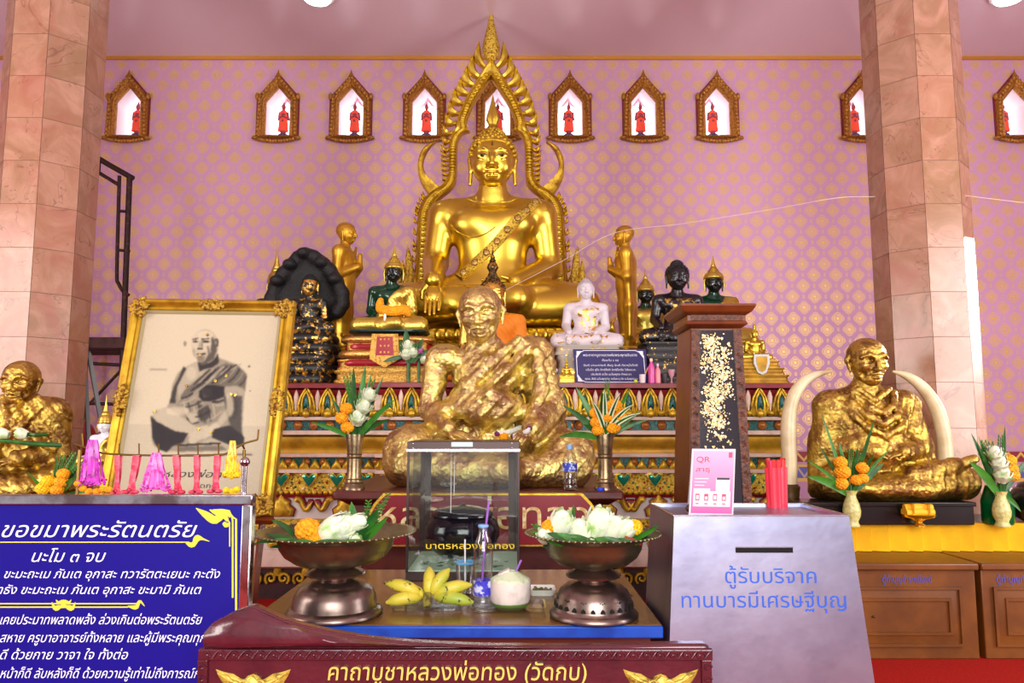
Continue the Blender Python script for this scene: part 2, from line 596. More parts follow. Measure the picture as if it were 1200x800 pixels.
def wall_mat():
    m = bpy.data.materials.new('damask_wall'); m.use_nodes = True
    t = NT(m); p = t.p
    x, y, z = t.sep(t.pos())[:3]
    x = t.m('ADD', x, y)          # side walls run along y
    u = t.m('DIVIDE', x, PITCH); v = t.m('DIVIDE', z, PITCH)
    def cell(du, dv):
        a = t.m('SUBTRACT', t.m('FRACT', t.m('ADD', u, du + 100)), .5)
        b = t.m('SUBTRACT', t.m('FRACT', t.m('ADD', v, dv + 100)), .5)
        r = t.m('SQRT', t.m('ADD', t.m('MULTIPLY', a, a), t.m('MULTIPLY', b, b)))
        an = t.m('ARCTAN2', a, b)
        R = t.m('MULTIPLY_ADD', t.m('COSINE', t.m('MULTIPLY', an, 4)), .03, .275)
        R = t.m('MULTIPLY_ADD', t.m('COSINE', t.m('MULTIPLY', an, 16)), .016, R)
        q = t.m('DIVIDE', r, R)
        body = t.step(q, 1.0, .9)
        # open lines between the petals of the medallion
        ring = t.step(t.m('ABSOLUTE', t.m('SUBTRACT', q, .74)), .06, .1)
        ring2 = t.step(t.m('ABSOLUTE', t.m('SUBTRACT', q, .36)), .05, .1)
        ray = t.m('ABSOLUTE', t.m('SINE', t.m('MULTIPLY', an, 6)))
        ray = t.step(ray, .12, .4)
        ray = t.m('MAXIMUM', ray, t.step(q, .42, .3)); ray = t.m('MAXIMUM', ray, t.step(q, .76, .84))
        k = t.m('MULTIPLY', t.m('MULTIPLY', body, ring), t.m('MULTIPLY', ring2, ray))
        # small leaves above and below the medallion
        b2 = t.m('SUBTRACT', t.m('ABSOLUTE', b), .44)
        hx = t.m('ABSOLUTE', a)
        leaf = t.m('ADD', t.m('ABSOLUTE', t.m('SUBTRACT', b2, t.m('MULTIPLY', hx, .7))), t.m('MULTIPLY', hx, .45))
        leaf = t.step(leaf, .038, .022)
        return t.m('MAXIMUM', k, leaf)
    g = t.m('MAXIMUM', cell(0, 0), cell(.5, .5))
    zb = at(1160, 527, WY).z
    above = t.step(z, zb - .001, zb + .001)
    g = t.m('MULTIPLY', g, above)
    top = at(600, 71, WY).z
    g = t.m('MULTIPLY', g, t.step(z, top + .001, top - .001))
    # painted border: maroon band, blue band, gold lines, plain dado
    def band(a, b): return t.m('MULTIPLY', t.step(z, b - .001, b), t.step(z, a + .001, a))
    z1, z2, z3, z4, z5, z6 = [at(1160, q, WY).z for q in (529, 541, 544, 547, 560, 564)]
    zig = t.m('ABSOLUTE', t.m('SUBTRACT', t.m('FRACT', t.m('DIVIDE', t.m('ADD', x, 50), .16)), .5))
    ca = lin((200, 152, 186)); gold = lin((218, 180, 84))
    f = t.noise(.8, 2, .5, vec=t.pos())
    base = t.mix(t.step(f, .3, .7), ca, lin((192, 144, 178)))
    c = t.mix(g, base, gold)
    c = t.mix(t.step(z, zb, zb - .001), c, lin((190, 140, 172)))
    patt = t.step(t.m('ABSOLUTE', t.m('SUBTRACT', t.m('DIVIDE', t.m('SUBTRACT', z, z2), z1 - z2), t.m('MULTIPLY_ADD', zig, 1.4, .15))), .12, .2)
    c = t.mix(band(z1, z2), c, t.mix(patt, gold, lin((140, 40, 50))))
    c = t.mix(band(z3, z4), c, gold)
    patt2 = t.step(t.m('ABSOLUTE', t.m('SUBTRACT', t.m('DIVIDE', t.m('SUBTRACT', z, z5), z4 - z5), t.m('MULTIPLY_ADD', zig, 1.6, .1))), .1, .2)
    c = t.mix(band(z4, z5), c, t.mix(patt2, lin((190, 165, 150)), lin((95, 95, 165))))
    c = t.mix(band(z5, z6), c, gold)
    t.l.new(c, p.inputs['Base Color'])
    t.l.new(t.m('MULTIPLY', g, .25), p.inputs['Metallic'])
    t.l.new(t.m('MULTIPLY_ADD', g, -.2, .6), p.inputs['Roughness'])
    return m
WALL = wall_mat()
GOLDTRIM = mat('gold_trim', (205, 150, 60), .45, .6)

def struct(o, label=None):
    o['kind'] = 'structure'
    if label: o['label'] = label
    return o

# window openings in the back wall: pixel middles in the photograph
WIN = [64, 151, 326, 411.5, 497.5, 583, 668, 754, 840.5, 1010, 1096, 1189]
OPEN = dict(hw=15.5, bot=160, sh=119, apex=101)
def win_pts(cx, hw, bot, sh, apex, Y=WY):
    c = at(cx, 130, Y).x
    k = Y / (WY) * (at(600 + 100, 130, WY).x - at(600, 130, WY).x) / 100
    zb, zs, za = at(600, bot, Y).z, at(600, sh, Y).z, at(600, apex, Y).z
    return c, [(c - hw * k, zb), (c + hw * k, zb), (c + hw * k, zs), (c, za), (c - hw * k, zs)]
mb = MB()
z0, z1 = at(600, 175, WY).z, at(600, 80, WY).z
xs = [XL]
cells = []
for cx in WIN:
    c, P = win_pts(cx, **OPEN)
    cells.append((c, P))
P3 = lambda x, z: (x, WY, z)
def quad(x0, x1, za, zb): mb.add([P3(x0, za), P3(x1, za), P3(x1, zb), P3(x0, zb)], [(0, 1, 2, 3)])
quad(XL, XR, 0, z0); quad(XL, XR, z1, CEIL)
prev = XL
hwc = .34
for c, P in cells:
    quad(prev, c - hwc, z0, z1)
    prev = c + hwc
    bl, br, tr, tl, tm = (c - hwc, z0), (c + hwc, z0), (c + hwc, z1), (c - hwc, z1), (c, z1)
    BL, BR, MR, T, ML = P
    for f in ((bl, br, BR, BL), (br, tr, MR, BR), (tr, tm, T, MR), (tm, tl, ML, T), (tl, bl, BL, ML)):
        mb.add([P3(*q) for q in f], [(0, 1, 2, 3)])
quad(prev, XR, z0, z1)
struct(mb.build('wall_back', WALL, local=True, smooth=0), 'pink back wall stencilled with gold damask medallions')

# side walls with tall doorways, the right one with a narrow slit too
def side_wall(name, x, doors):
    mb = MB(); y = -5.0
    T = .25 if x > 0 else -.25
    for a, b, h in doors:
        mb.box(min(x, x + T), max(x, x + T), y, a, 0, CEIL)
        mb.box(min(x, x + T), max(x, x + T), a, b, h, CEIL)
        y = b
    mb.box(min(x, x + T), max(x, x + T), y, WY, 0, CEIL)
    return struct(mb.build(name, WALL, local=True, smooth=0))
side_wall('wall_left', XL, [(-2, 0, 3.2), (2.5, 4.5, 3.2)])
side_wall('wall_right', XR, [(-2, 0, 3.2), (2.5, 4.5, 3.2), (7.93, 8.26, 3.82)])  # last slit added so the sun falls on one column facet

mb = MB(); mb.box(XL - .3, XR + .3, -5, WY + .9, CEIL, CEIL + .1)
m = mat('ceiling_paint', (224, 202, 214), .3, 0, .5, bump=(1.2, .12, .02))
struct(mb.build('ceiling', m, local=True, smooth=0), 'glossy mauve painted ceiling')
mb = MB(); mb.box(XL - .3, XR + .3, -5, WY, -.1, 0)
struct(mb.build('floor', mat('red_carpet', (168, 26, 14), .95, 0, .15, var=(60, (140, 18, 10), .3, .7), bump=(300, .3, .004)), local=True, smooth=0), 'floor laid with red carpet')
mb = MB(); za, zb = at(600, 70.5, WY).z, CEIL
mb.box(XL, XR, WY - .03, WY - .001, za, zb)
struct(mb.build('trim_1', GOLDTRIM, local=True, smooth=0), 'thin gold trim line under the ceiling')

# niches: frame, lit back, small sill
FR = mat('carved_gilt_frame', (190, 132, 52), .45, .5, var=(45, (120, 72, 28), .45, .66), bump=(60, .8, .012))
FRRED = mat('red_backing', (120, 22, 40), .6)
LIT = mat('daylit_pane', (255, 255, 255), .8, emit=((255, 250, 253), 2.6))
NICHE = mat('niche_white', (250, 240, 246), .7)
fo = dict(hw=23.5, bot=163, sh=115, apex=89)
for i, cx in enumerate(WIN):
    c, P = win_pts(cx, **OPEN)
    _, Q = win_pts(cx, **fo)
    _, B = win_pts(cx, fo['hw'] + 1.6, fo['bot'] + 1.2, fo['sh'] - .5, fo['apex'] - 2.2)
    r = thing('window_%d' % (i + 1), 'pointed window with carved gilt frame in the pink wall', 'window', (c, WY, P[0][1]))
    r['kind'] = 'structure'
    mb = MB()
    _, P_ = win_pts(cx, OPEN['hw'] - 1.2, OPEN['bot'] - 1, OPEN['sh'] + .6, OPEN['apex'] + 2)
    ring = lambda pts, y: [Vector((x, y, z)) for x, z in pts]
    mid = [((a[0] + b[0]) / 2, (a[1] + b[1]) / 2) for a, b in zip(P_, Q)]
    mb.loft([ring(Q, WY - .001), ring(Q, WY - .035), ring([(lerp(a[0], b[0], .3), lerp(a[1], b[1], .3)) for a, b in zip(Q, P_)], WY - .075),
             ring([(lerp(a[0], b[0], .55), lerp(a[1], b[1], .55)) for a, b in zip(Q, P_)], WY - .05), ring([(lerp(a[0], b[0], .75), lerp(a[1], b[1], .75)) for a, b in zip(Q, P_)], WY - .062),
             ring(P_, WY - .03), ring(P_, WY + .02)], cap=False)
    # rope beads along the frame, ears and crest
    k = (at(700, 130, WY).x - at(600, 130, WY).x) / 100
    for a, b in list(zip(Q, Q[1:] + Q[:1]))[1:]:
        L = math.hypot(b[0] - a[0], b[1] - a[1]); n = int(L / .055)
        for q in range(n):
            f = (q + .5) / n
            x, z = lerp(a[0], b[0], f), lerp(a[1], b[1], f)
            cxm, czm = c, (Q[0][1] + Q[3][1]) / 2
            dx, dz = cxm - x, czm - z; dl = math.hypot(dx, dz)
            mb.ell((x + dx / dl * .035, WY - .068, z + dz / dl * .035), (.026, .022, .03), 8, 5)
    for sx in (-1, 1):
        mb.ell((c + sx * 23.5 * k, WY - .05, Q[2][1] + .005), (.03, .03, .05), 8, 6)
        mb.ell((c + sx * 24.5 * k, WY - .05, Q[0][1] + .0), (.05, .035, .03), 8, 6)
    for q in range(-6, 7):
        mb.ell((c + q * 3.3 * k, WY - .06, Q[0][1] - .02 - .03 * math.cos(q / 6 * 1.5)), (.03, .03, .028), 8, 5)
    mb.lathe([(.001, Q[3][1] + .075), (.012, Q[3][1] + .03), (.035, Q[3][1] - .03), (.001, Q[3][1] - .06)], c=(c, WY - .05, 0), seg=8)
    mb.build('window_frame', FR, r, smooth=50)
    mb = MB(); mb.prism(B, WY - .012, WY - .002)
    # ring only: inner edge is the opening
    mb = MB(); mb.loft([ring(B, WY - .001), ring(B, WY - .02), ring(Q, WY - .02), ring(Q, WY - .001)], cap=False, loop=True)
    mb.build('frame_backing', FRRED, r, smooth=0)
    mb = MB()
    W2 = [(x, z) for x, z in P]
    mb.loft([ring(W2, WY - .0005), ring(W2, WY + .55)], cap=False)
    mb.build('niche_lining', NICHE, r, smooth=0)
    mb = MB(); mb.add(ring(W2, WY + .55), [(0, 1, 2, 3, 4)])
    mb.build('lit_pane', LIT, r, smooth=0)
    # pink swag of cloth under the peak of the niche
    mb = MB()
    hw = P[1][0] - c
    pts = []
    for a in range(9):
        t = a / 8
        z_top = lerp(P[2][1], P[3][1], 1 - abs(2 * t - 1)); z_low = z_top - .004 - .07 * max(0, 1 - 1.6 * abs(2 * t - 1)) * (1 if a % 2 else .6)
        pts.append((c - hw + 2 * hw * t, z_top, z_low))
    v = [(x, WY + .4 + .02 * (q % 2), zt) for q, (x, zt, zl) in enumerate(pts)] + [(x, WY + .4 + .02 * (q % 2), zl) for q, (x, zt, zl) in enumerate(pts)]
    mb.add(v, [(q, q + 1, q + 10, q + 9) for q in range(8)])
    mb.build('swag_cloth', mat('pink_swag', (250, 190, 205), .8), r, smooth=0)

# octagonal columns clad in marble tiles
def marble():
    m = bpy.data.materials.new('peach_marble'); m.use_nodes = True
    t = NT(m); p = t.p
    at_ = t.node('ShaderNodeAttribute', attribute_name='tile')
    rnd = at_.outputs['Fac']; off = at_.outputs['Vector']
    vm = t.node('ShaderNodeVectorMath', operation='MULTIPLY_ADD'); t.l.new(off, vm.inputs[0]); vm.inputs[1].default_value = (31, 17, 23); t.l.new(t.coord(), vm.inputs[2])
    n1 = t.noise(3.2, 6, .6, vec=vm.outputs[0], dist=1.2)
    n2 = t.noise(1.3, 3, .5, vec=vm.outputs[0], dist=2.0)
    c = t.mix(rnd, lin((172, 120, 94)), lin((142, 112, 80)))
    c = t.mix(t.step(n1, .35, .75), c, lin((186, 142, 118)))
    c = t.mix(t.m('MULTIPLY', t.step(n2, .5, .75), .6), c, lin((166, 102, 86)))
    vein = t.m('ABSOLUTE', t.m('SUBTRACT', t.noise(1.6, 4, .6, vec=vm.outputs[0], dist=.8), .5))
    c = t.mix(t.m('MULTIPLY', t.step(vein, .006, .0), .5), c, lin((110, 70, 58)))
    t.l.new(c, p.inputs['Base Color'])
    p.inputs['Roughness'].default_value = .22
    return m
MARBLE = marble()
GROUT = mat('dark_grout', (120, 84, 70), .8)
def column(name, x, y, label):
    R = .4
    r = thing(name, label, 'column', (x, y, 0)); r['kind'] = 'structure'
    H = .372
    nz = int(CEIL / H) + 1
    mb = MB(); vals = []
    rot0 = -math.pi / 2 - math.pi / 8
    for f in range(8):
        a0, a1 = rot0 + f * math.pi / 4, rot0 + (f + 1) * math.pi / 4
        p0 = Vector((math.cos(a0), math.sin(a0), 0)) * R; p1 = Vector((math.cos(a1), math.sin(a1), 0)) * R
        d = (p1 - p0).normalized()
        for k in range(nz):
            za, zb = k * H + .002, min((k + 1) * H - .002, CEIL - .001)
            if za >= zb: continue
            q0, q1 = p0 + d * .002, p1 - d * .002
            mb.add([(x + q0.x, y + q0.y, za), (x + q1.x, y + q1.y, za), (x + q1.x, y + q1.y, zb), (x + q0.x, y + q0.y, zb)], [(0, 1, 2, 3)])
            v = random.random(); w = random.random(); u = random.random()
            vals += [(v, w, u)] * 4
    o = mb.build('tile_cladding', MARBLE, r, smooth=0)
    ca = o.data.attributes.new('tile', 'FLOAT_VECTOR', 'POINT')
    ca.data.foreach_set('vector', [q for v in vals for q in v])
    mb = MB(); mb.lathe([(R - .004, 0), (R - .004, CEIL)], c=(x, y, 0), seg=8, m=Matrix.Rotation(rot0, 4, 'Z'))
    mb.build('column_core', GROUT, r, smooth=0)
    return r
CY = 6.6
column('column', at(66, 60, CY).x, CY, 'octagonal peach marble column beside the framed portrait')
column('column', at(1066.5, 60, CY).x, CY, 'octagonal peach marble column behind the right gilded monk statue')

# round lamps on the ceiling, just at the upper edge of the view
for px in (372, 1182):
    q = at(px, -9, 8.0); q = on(px, -7, CEIL)
    r = thing('ceiling_lamp', 'round white ceiling lamp glowing at the top edge, %s' % ('above the framed portrait' if px < 600 else 'right of the marble column'), 'lamp', (q.x, q.y, CEIL))
    mb = MB(); mb.lathe([(.2, CEIL), (.2, CEIL - .03), (.17, CEIL - .045)], c=(q.x, q.y, 0), seg=24); mb.build('lamp_base', mat('lamp_white', (235, 235, 235), .5), r)
    mb = MB(); mb.lathe([(.165, CEIL - .04), (.15, CEIL - .07), (.08, CEIL - .095), (.001, CEIL - .1)], c=(q.x, q.y, 0), seg=24)
    mb.build('diffuser', mat('lamp_glow', (255, 255, 250), .5, emit=((240, 255, 245), 9)), r)
# ================================================================ the altar, its upper tier, the throne and the flame arch
GOLD = mat('burnished_gold', (220, 192, 72), .3, 1.0, bump=(3, .05, .02))
GOLDM = mat('satin_gold', (212, 184, 70), .36, 1.0, bump=(30, .12, .01))
GOLDP = mat('gold_paint', (212, 176, 48), .4, .6, var=(14, (150, 108, 20), .4, .7), bump=(50, .35, .01))
GOLDO = mat('ochre_gold', (190, 144, 26), .4, .4, var=(5, (140, 98, 16), .35, .7))
GOLDL = mat('gold_lacework', (228, 196, 74), .38, .7, var=(46, (150, 104, 24), .48, .62), bump=(46, 1.0, .02))
MAROON = mat('maroon_lacquer', (128, 22, 30), .35, var=(9, (96, 14, 22), .4, .7))
CREAM = mat('cream_stucco', (216, 190, 172), .6, var=(6, (190, 160, 140), .4, .7))
TEAL = mat('teal_glass', (14, 96, 88), .18, .2, var=(60, (6, 60, 62), .45, .55), bump=(90, .5, .006))
ROSE = mat('copper_boss', (176, 112, 56), .4, .6, bump=(60, .4, .008))
WHITEP = mat('white_plaster', (214, 204, 196), .6)
JEWEL = mat('green_glass_jewel', (20, 130, 104), .1, .35)
DARK = mat('dark_recess', (30, 20, 18), .7)

AY = 7.0
ax0, ax1 = at(229, 470, AY).x, at(921, 470, AY).x
cx0, cx1 = at(452, 500, AY).x, at(668, 500, AY).x
PLAN = [(ax0, 9.8), (ax0, AY), (cx0, AY), (cx0, AY - .13), (cx1, AY - .13), (cx1, AY), (ax1, AY), (ax1, 9.8)]
def offset_plan(o):
    out = []
    for i, p in enumerate(PLAN):
        n = [0, 0]
        for a, b in ((i - 1, i), (i, i + 1)):
            if a < 0 or b >= len(PLAN): continue
            dx, dy = PLAN[b][0] - PLAN[a][0], PLAN[b][1] - PLAN[a][1]
            L = math.hypot(dx, dy)
            n[0] += dy / L; n[1] += -dx / L
        out.append((p[0] + n[0] * o, p[1] + n[1] * o))
    return out
def za(py): return at(600, py, AY).z
ALTAR_TOP = za(449)
altar = thing('altar', 'long tiered altar of maroon, gold and teal bands carrying the statues', 'altar', (.2, 8.1, 0))
def band(name, prof, m, smooth=40):
    mb = MB()
    mb.loft([[(x, y, z) for x, y in offset_plan(o)] for o, z in prof])
    return mb.build(name, m, altar, smooth=smooth)
band('top_slab', [(.02, za(457)), (.1, za(455)), (.1, za(450)), (.07, ALTAR_TOP)], MAROON)
band('frieze_backing', [(-.02, za(488)), (.0, za(480)), (.06, za(457))], MAROON)
band('cornice', [(.0, za(493)), (.07, za(492)), (.075, za(488.5)), (.0, za(487))], CREAM)
band('teal_band', [(.0, za(505)), (.0, za(492))], TEAL)
band('cornice', [(.0, za(510)), (.05, za(509)), (.05, za(504.5)), (.0, za(504))], CREAM)
band('cyma', [(.03, za(531)), (.02, za(528)), (.03, za(523)), (.055, za(517)), (.05, za(512)), (.0, za(509.5))], GOLDO, 60)
band('cornice', [(.0, za(536)), (.06, za(535)), (.065, za(531)), (.0, za(530))], CREAM)
band('teal_band', [(.0, za(550)), (.0, za(535))], TEAL)
band('cornice', [(.0, za(554)), (.06, za(553.5)), (.06, za(549.5)), (.0, za(549))], CREAM)
band('filigree_band', [(.03, za(579)), (.05, za(576)), (.02, za(554))], GOLDL)
band('red_fillet', [(.0, za(583)), (.06, za(582)), (.07, za(578.5)), (.0, za(578))], MAROON)
band('plaster_band', [(.03, za(607)), (.03, za(582))], WHITEP)
band('carved_band', [(.02, za(627)), (.06, za(622)), (.07, za(612)), (.02, za(606))], GOLDL)
band('plaster_band', [(.05, za(643)), (.05, za(626))], WHITEP)
band('plinth_ledge', [(.08, za(664)), (.12, za(661)), (.12, za(650)), (.08, za(642))], CREAM)
band('dark_plinth', [(.05, .0), (.05, za(663))], mat('dark_maroon', (58, 16, 18), .5, var=(12, (30, 10, 10), .4, .7)))

def along(pitch, o=0.0, margin=.0):
    """frames along the front and side faces: (origin, ex, ez outward)"""
    P = offset_plan(o)
    for i in range(len(P) - 1):
        a, b = Vector((*P[i], 0)), Vector((*P[i + 1], 0))
        L = (b - a).length
        if L < pitch * .6: continue
        ex = (b - a).normalized(); n = Vector((ex.y, -ex.x, 0))
        k = max(1, round(L / pitch)); st = L / k
        for q in range(k):
            yield a + ex * (st * (q + .5)), ex, n, st, q
Z = Vector((0, 0, 1))
def fr_at(o, ex, n, z): return (o + Z * z, ex, Z, n)

zb, zt = za(488), za(456)
H = zt - zb
petals, cores, leaves_, scroll = MB(), MB(), MB(), MB()
for o, ex, n, st, q in along(.2, .03):
    w = st
    f = fr_at(o, ex, n, zb)
    ogee = [(-.33 * w, .02 * H), (.33 * w, .02 * H), (.36 * w, .35 * H), (.28 * w, .62 * H), (.1 * w, .84 * H), (0, .98 * H), (-.1 * w, .84 * H), (-.28 * w, .62 * H), (-.36 * w, .35 * H)]
    petals.dome(ogee, .035, -.02, .02, fr=f, inset=.5)
    core = [(-.12 * w, .24 * H), (0, .34 * H), (.12 * w, .24 * H), (.13 * w, .5 * H), (.08 * w, .68 * H), (0, .8 * H), (-.08 * w, .68 * H), (-.13 * w, .5 * H)]
    cores.dome(core, .062, .0, .012, fr=f)
    for s in (-1, 1):
        P = [f[0] + ex * (s * a * w) + Z * (b * H) + n * c for a, b, c in ((.17, .16, .05), (.2, .45, .06), (.15, .68, .06), (.04, .86, .058), (0, .95, .05))]
        scroll.tube(P, [.012, .014, .013, .011, .005], 6)
        P = [f[0] + ex * (s * a * w) + Z * (b * H) + n * c for a, b, c in ((.36, .1, .03), (.37, .4, .05), (.27, .7, .05), (.1, .95, .05), (0, 1.04, .045))]
        scroll.tube(P, [.009, .012, .011, .01, .004], 6)
    scroll.ell(f[0] + Z * (.1 * H) + n * .05, (.2 * w if abs(ex.x) > .5 else .03, .03 if abs(ex.x) > .5 else .2 * w, .14 * H), 10, 6)
    f2 = fr_at(o + ex * (.5 * w), ex, n, zb)
    leaf = [(-.03 * w, .22 * H), (.03 * w, .22 * H), (.1 * w, .5 * H), (.11 * w, .72 * H), (.05 * w, .88 * H), (0, .97 * H), (-.05 * w, .88 * H), (-.11 * w, .72 * H), (-.1 * w, .5 * H)]
    leaves_.dome(leaf, .04, -.02, .012, fr=f2)
    scroll.ell(f2[0] + Z * (.12 * H) + n * .04, (.17 * w if abs(ex.x) > .5 else .03, .03 if abs(ex.x) > .5 else .17 * w, .11 * H), 10, 6)
petals.build('lotus_frieze', GOLDP, altar); cores.build('petal_cores', TEAL, altar); leaves_.build('pale_leaves', CREAM, altar); scroll.build('frieze_scrolls', GOLDP, altar, smooth=60)

bos = MB()
for z, pit, s_ in ((za(498), .15, 1.0), (za(541), .16, .9)):
    for o, ex, n, st, q in along(pit, .0):
        m = Matrix.Translation(o + Z * z) @ n.to_track_quat('Z', 'Y').to_matrix().to_4x4()
        bos.lathe([(.043 * s_, -.005), (.043 * s_, .012), (.034 * s_, .02), (.03 * s_, .016), (.02 * s_, .024), (.001, .032)], seg=12, m=m)
bos.build('rosettes', ROSE, altar, smooth=60)
teeth = MB()
z0_, z1_ = za(549.5), za(537)
for o, ex, n, st, q in along(.098, .0):
    h = z1_ - z0_
    f = fr_at(o, ex, n, z0_)
    teeth.dome([(-.5 * st, 0), (.5 * st, 0), (.38 * st, .35 * h), (.1 * st, .8 * h), (0, h), (-.1 * st, .8 * h), (-.38 * st, .35 * h)], .03, -.01, .018, fr=f)
teeth.build('gold_teeth', GOLDP, altar)
hearts, rims, dots = MB(), MB(), MB()
for o, ex, n, st, q in along(.265, .045):
    zc = za(562)
    f = fr_at(o, ex, n, zc)
    hp = [(0, -.055), (.05, .01), (.058, .045), (.03, .055), (0, .025), (-.03, .055), (-.058, .045), (-.05, .01)]
    hearts.dome(hp, .03, -.02, .01, fr=f)
    rims.dome([(a * 1.3, b * 1.3) for a, b in hp], .02, -.03, .004, fr=f)
    for k, (a, b) in enumerate(((-.09, -.02), (.09, -.02), (-.075, .05), (.075, .05), (0, -.085), (-.05, -.07), (.05, -.07), (.125, -.06))):
        dots.ell(f[0] + ex * a + Z * b + n * .008, (.011, .011, .011), 6, 4, mi=k % 3)
    # scalloped lower edge
    for k in range(5):
        rims.ell(f[0] + ex * ((k - 2) * st / 5) + Z * (za(576.5) - zc) + n * .005, (st / 11, st / 11, .025), 8, 5)
hearts.build('heart_jewels', JEWEL, altar); rims.build('heart_rims', GOLDP, altar)
dots.build('glass_dots', [mat('red_glass', (170, 24, 34), .15, .3), JEWEL, mat('pearl_glass', (235, 230, 215), .2)], altar)

kr, krr = MB(), MB()
def spiral(c, ex, n, r, turns, s, up=1):
    P = []
    for k in range(14):
        t = k / 13; a = math.pi * (-.3 + 2 * turns * t); q = r * (1 - .8 * t)
        P.append(c + ex * (s * q * math.cos(a)) + Z * (q * math.sin(a) * up) + n * .02)
    return P
for zc, hh, sc in ((za(604), .2, 1.0), (za(640), .13, .8)):
    for o, ex, n, st, q in along(.56, .04):
        f = fr_at(o, ex, n, zc)
        h = hh
        fl = [(-.1, 0), (.1, 0), (.115, .3 * h), (.07, .5 * h), (.075, .65 * h), (.03, .8 * h), (0, 1.05 * h), (-.03, .8 * h), (-.075, .65 * h), (-.07, .5 * h), (-.115, .3 * h)]
        kr.dome(fl, .02, -.02, .02, fr=f, inset=.6)
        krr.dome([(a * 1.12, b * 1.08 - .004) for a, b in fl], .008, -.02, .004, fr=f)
        for s in (-1, 1):
            kr.tube(spiral(f[0] + ex * (s * .05) + Z * (.25 * h), ex, n, .045, 1.2, s), [.012] * 10 + [.01, .008, .006, .004], 6)
            W = [f[0] + ex * (s * (.13 + .15 * t)) + Z * (h * (.55 + .22 * math.sin(2 * math.pi * t * 1.1 + .6) - .1 * t)) + n * .015 for t in [k / 11 for k in range(12)]]
            kr.tube(W, [.03, .032, .03, .026, .024, .022, .022, .02, .02, .017, .012, .005], 8)
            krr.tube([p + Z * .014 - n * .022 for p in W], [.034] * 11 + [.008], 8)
kr.build('flame_scrolls', GOLDP, altar, smooth=60); krr.build('scroll_red_rims', MAROON, altar, smooth=60)  # the rims are red lacquer edging behind the gold scrolls
lo = MB()
for o, ex, n, st, q in along(.24, .05):
    f = fr_at(o, ex, n, .12)
    for s in (-1, 1):
        lo.tube(spiral(f[0] + ex * (s * .055) + Z * .06, ex, n, .055, 1.3, s), [.016] * 10 + [.012, .01, .008, .005], 6)
    lo.dome([(-.04, .08), (.04, .08), (.03, .16), (0, .24), (-.03, .16)], .02, -.01, .015, fr=f)
lo.build('plinth_scrolls', GOLDP, altar, smooth=60)

# upper tier
TY = 7.78
TIER_TOP = at(600, 413, TY).z
tx0, tx1 = at(296, 413, TY).x, at(872, 413, TY).x
tier = thing('altar_tier', 'upper gold and red step of the altar behind the small statues', 'altar tier', (.2, 8.5, ALTAR_TOP))
mb = MB(); mb.box(tx0 + .06, tx1 - .06, TY + .05, 9.7, ALTAR_TOP, TIER_TOP - .05); mb.build('tier_body', MAROON, tier)
mb = MB(); mb.box(tx0, tx1, TY, 9.75, TIER_TOP - .06, TIER_TOP); mb.build('tier_top', GOLDO, tier, bevel=.01)

# throne of the great image
BX, BY = at(579, 390, 8.3).x, 8.27
throne = thing('lotus_throne', 'wide gold lotus throne under the great golden Buddha', 'throne', (BX, BY, TIER_TOP))
THR_TOP = at(577, 384, 7.75).z
zz = lambda py: at(577, py, 7.7).z
kx = (at(677, 384, 7.8).x - at(577, 384, 7.8).x) / 100
def tier_ring(hx, hy, z): return rings_rect(BX, BY, hx, hy, z, r=min(hy * .9, .5), n=14)
mb = MB()
mb.loft([tier_ring(1.05, .58, TIER_TOP), tier_ring(1.05, .58, zz(411)), tier_ring(1.04, .54, zz(409)), tier_ring(1.06, .56, zz(402))])
mb.build('throne_base', GOLDM, throne, smooth=50)
mb = MB()
prof = [(0, 0), (.06, .25), (.08, .55), (.05, .85), (-.02, 1.0)]
ztop, zbot = THR_TOP, zz(402)
NP = 64
ring0 = tier_ring(1.1, .54, 0)
P = resample([p[:2] for p in ring0 + ring0[:1]], NP * 6 + 1)[:-1]
rings = []
for o, f in prof:
    r = []
    for i, p in enumerate(P):
        g = abs(math.sin(math.pi * (i / 6)))
        d = Vector((p[0] - BX, p[1] - BY, 0)).normalized()
        oo = o * (.55 + .45 * g) + (.02 * g)
        r.append((p[0] + d.x * oo, p[1] + d.y * oo, lerp(zbot, ztop, f)))
    rings.append(r)
mb.loft(rings)
mb.build('lotus_petals', GOLD, throne, smooth=60)

# flame arch
FY = 8.93
MX = 575.5
arch = thing('flame_arch', 'tall pointed gold flame arch rising behind the great golden Buddha', 'arch', (at(MX, 390, FY).x, FY, TIER_TOP))
inner = [(575.5, 94), (566, 108), (556, 124), (550, 138), (547.5, 149), (551, 156), (544, 158), (539, 164), (536.5, 172), (536, 190), (535.5, 206), (534, 217), (528, 225), (518, 233), (511, 241), (506, 252), (504, 264), (503.5, 290), (503, 315), (504, 338), (508, 352)]
outer = [(575.5, 69), (560, 93), (548, 113), (541, 128), (536, 140), (534, 150), (530, 158), (527.5, 166), (526.5, 176), (526, 190), (526, 203), (524, 211), (518, 218), (508, 224), (499, 232), (493, 243), (490, 256), (488.5, 285), (487, 312), (486, 336), (488, 352)]
N = 90
I_ = [np.array(p) for p in spline(inner, N)]; O_ = [np.array(p) for p in spline(outer, N)]
W = lambda p, y: at(float(p[0]), float(p[1]), FY) + Vector((0, y, 0))
mir = lambda p: np.array([2 * MX - p[0], p[1]])
fra, bead = MB(), MB()
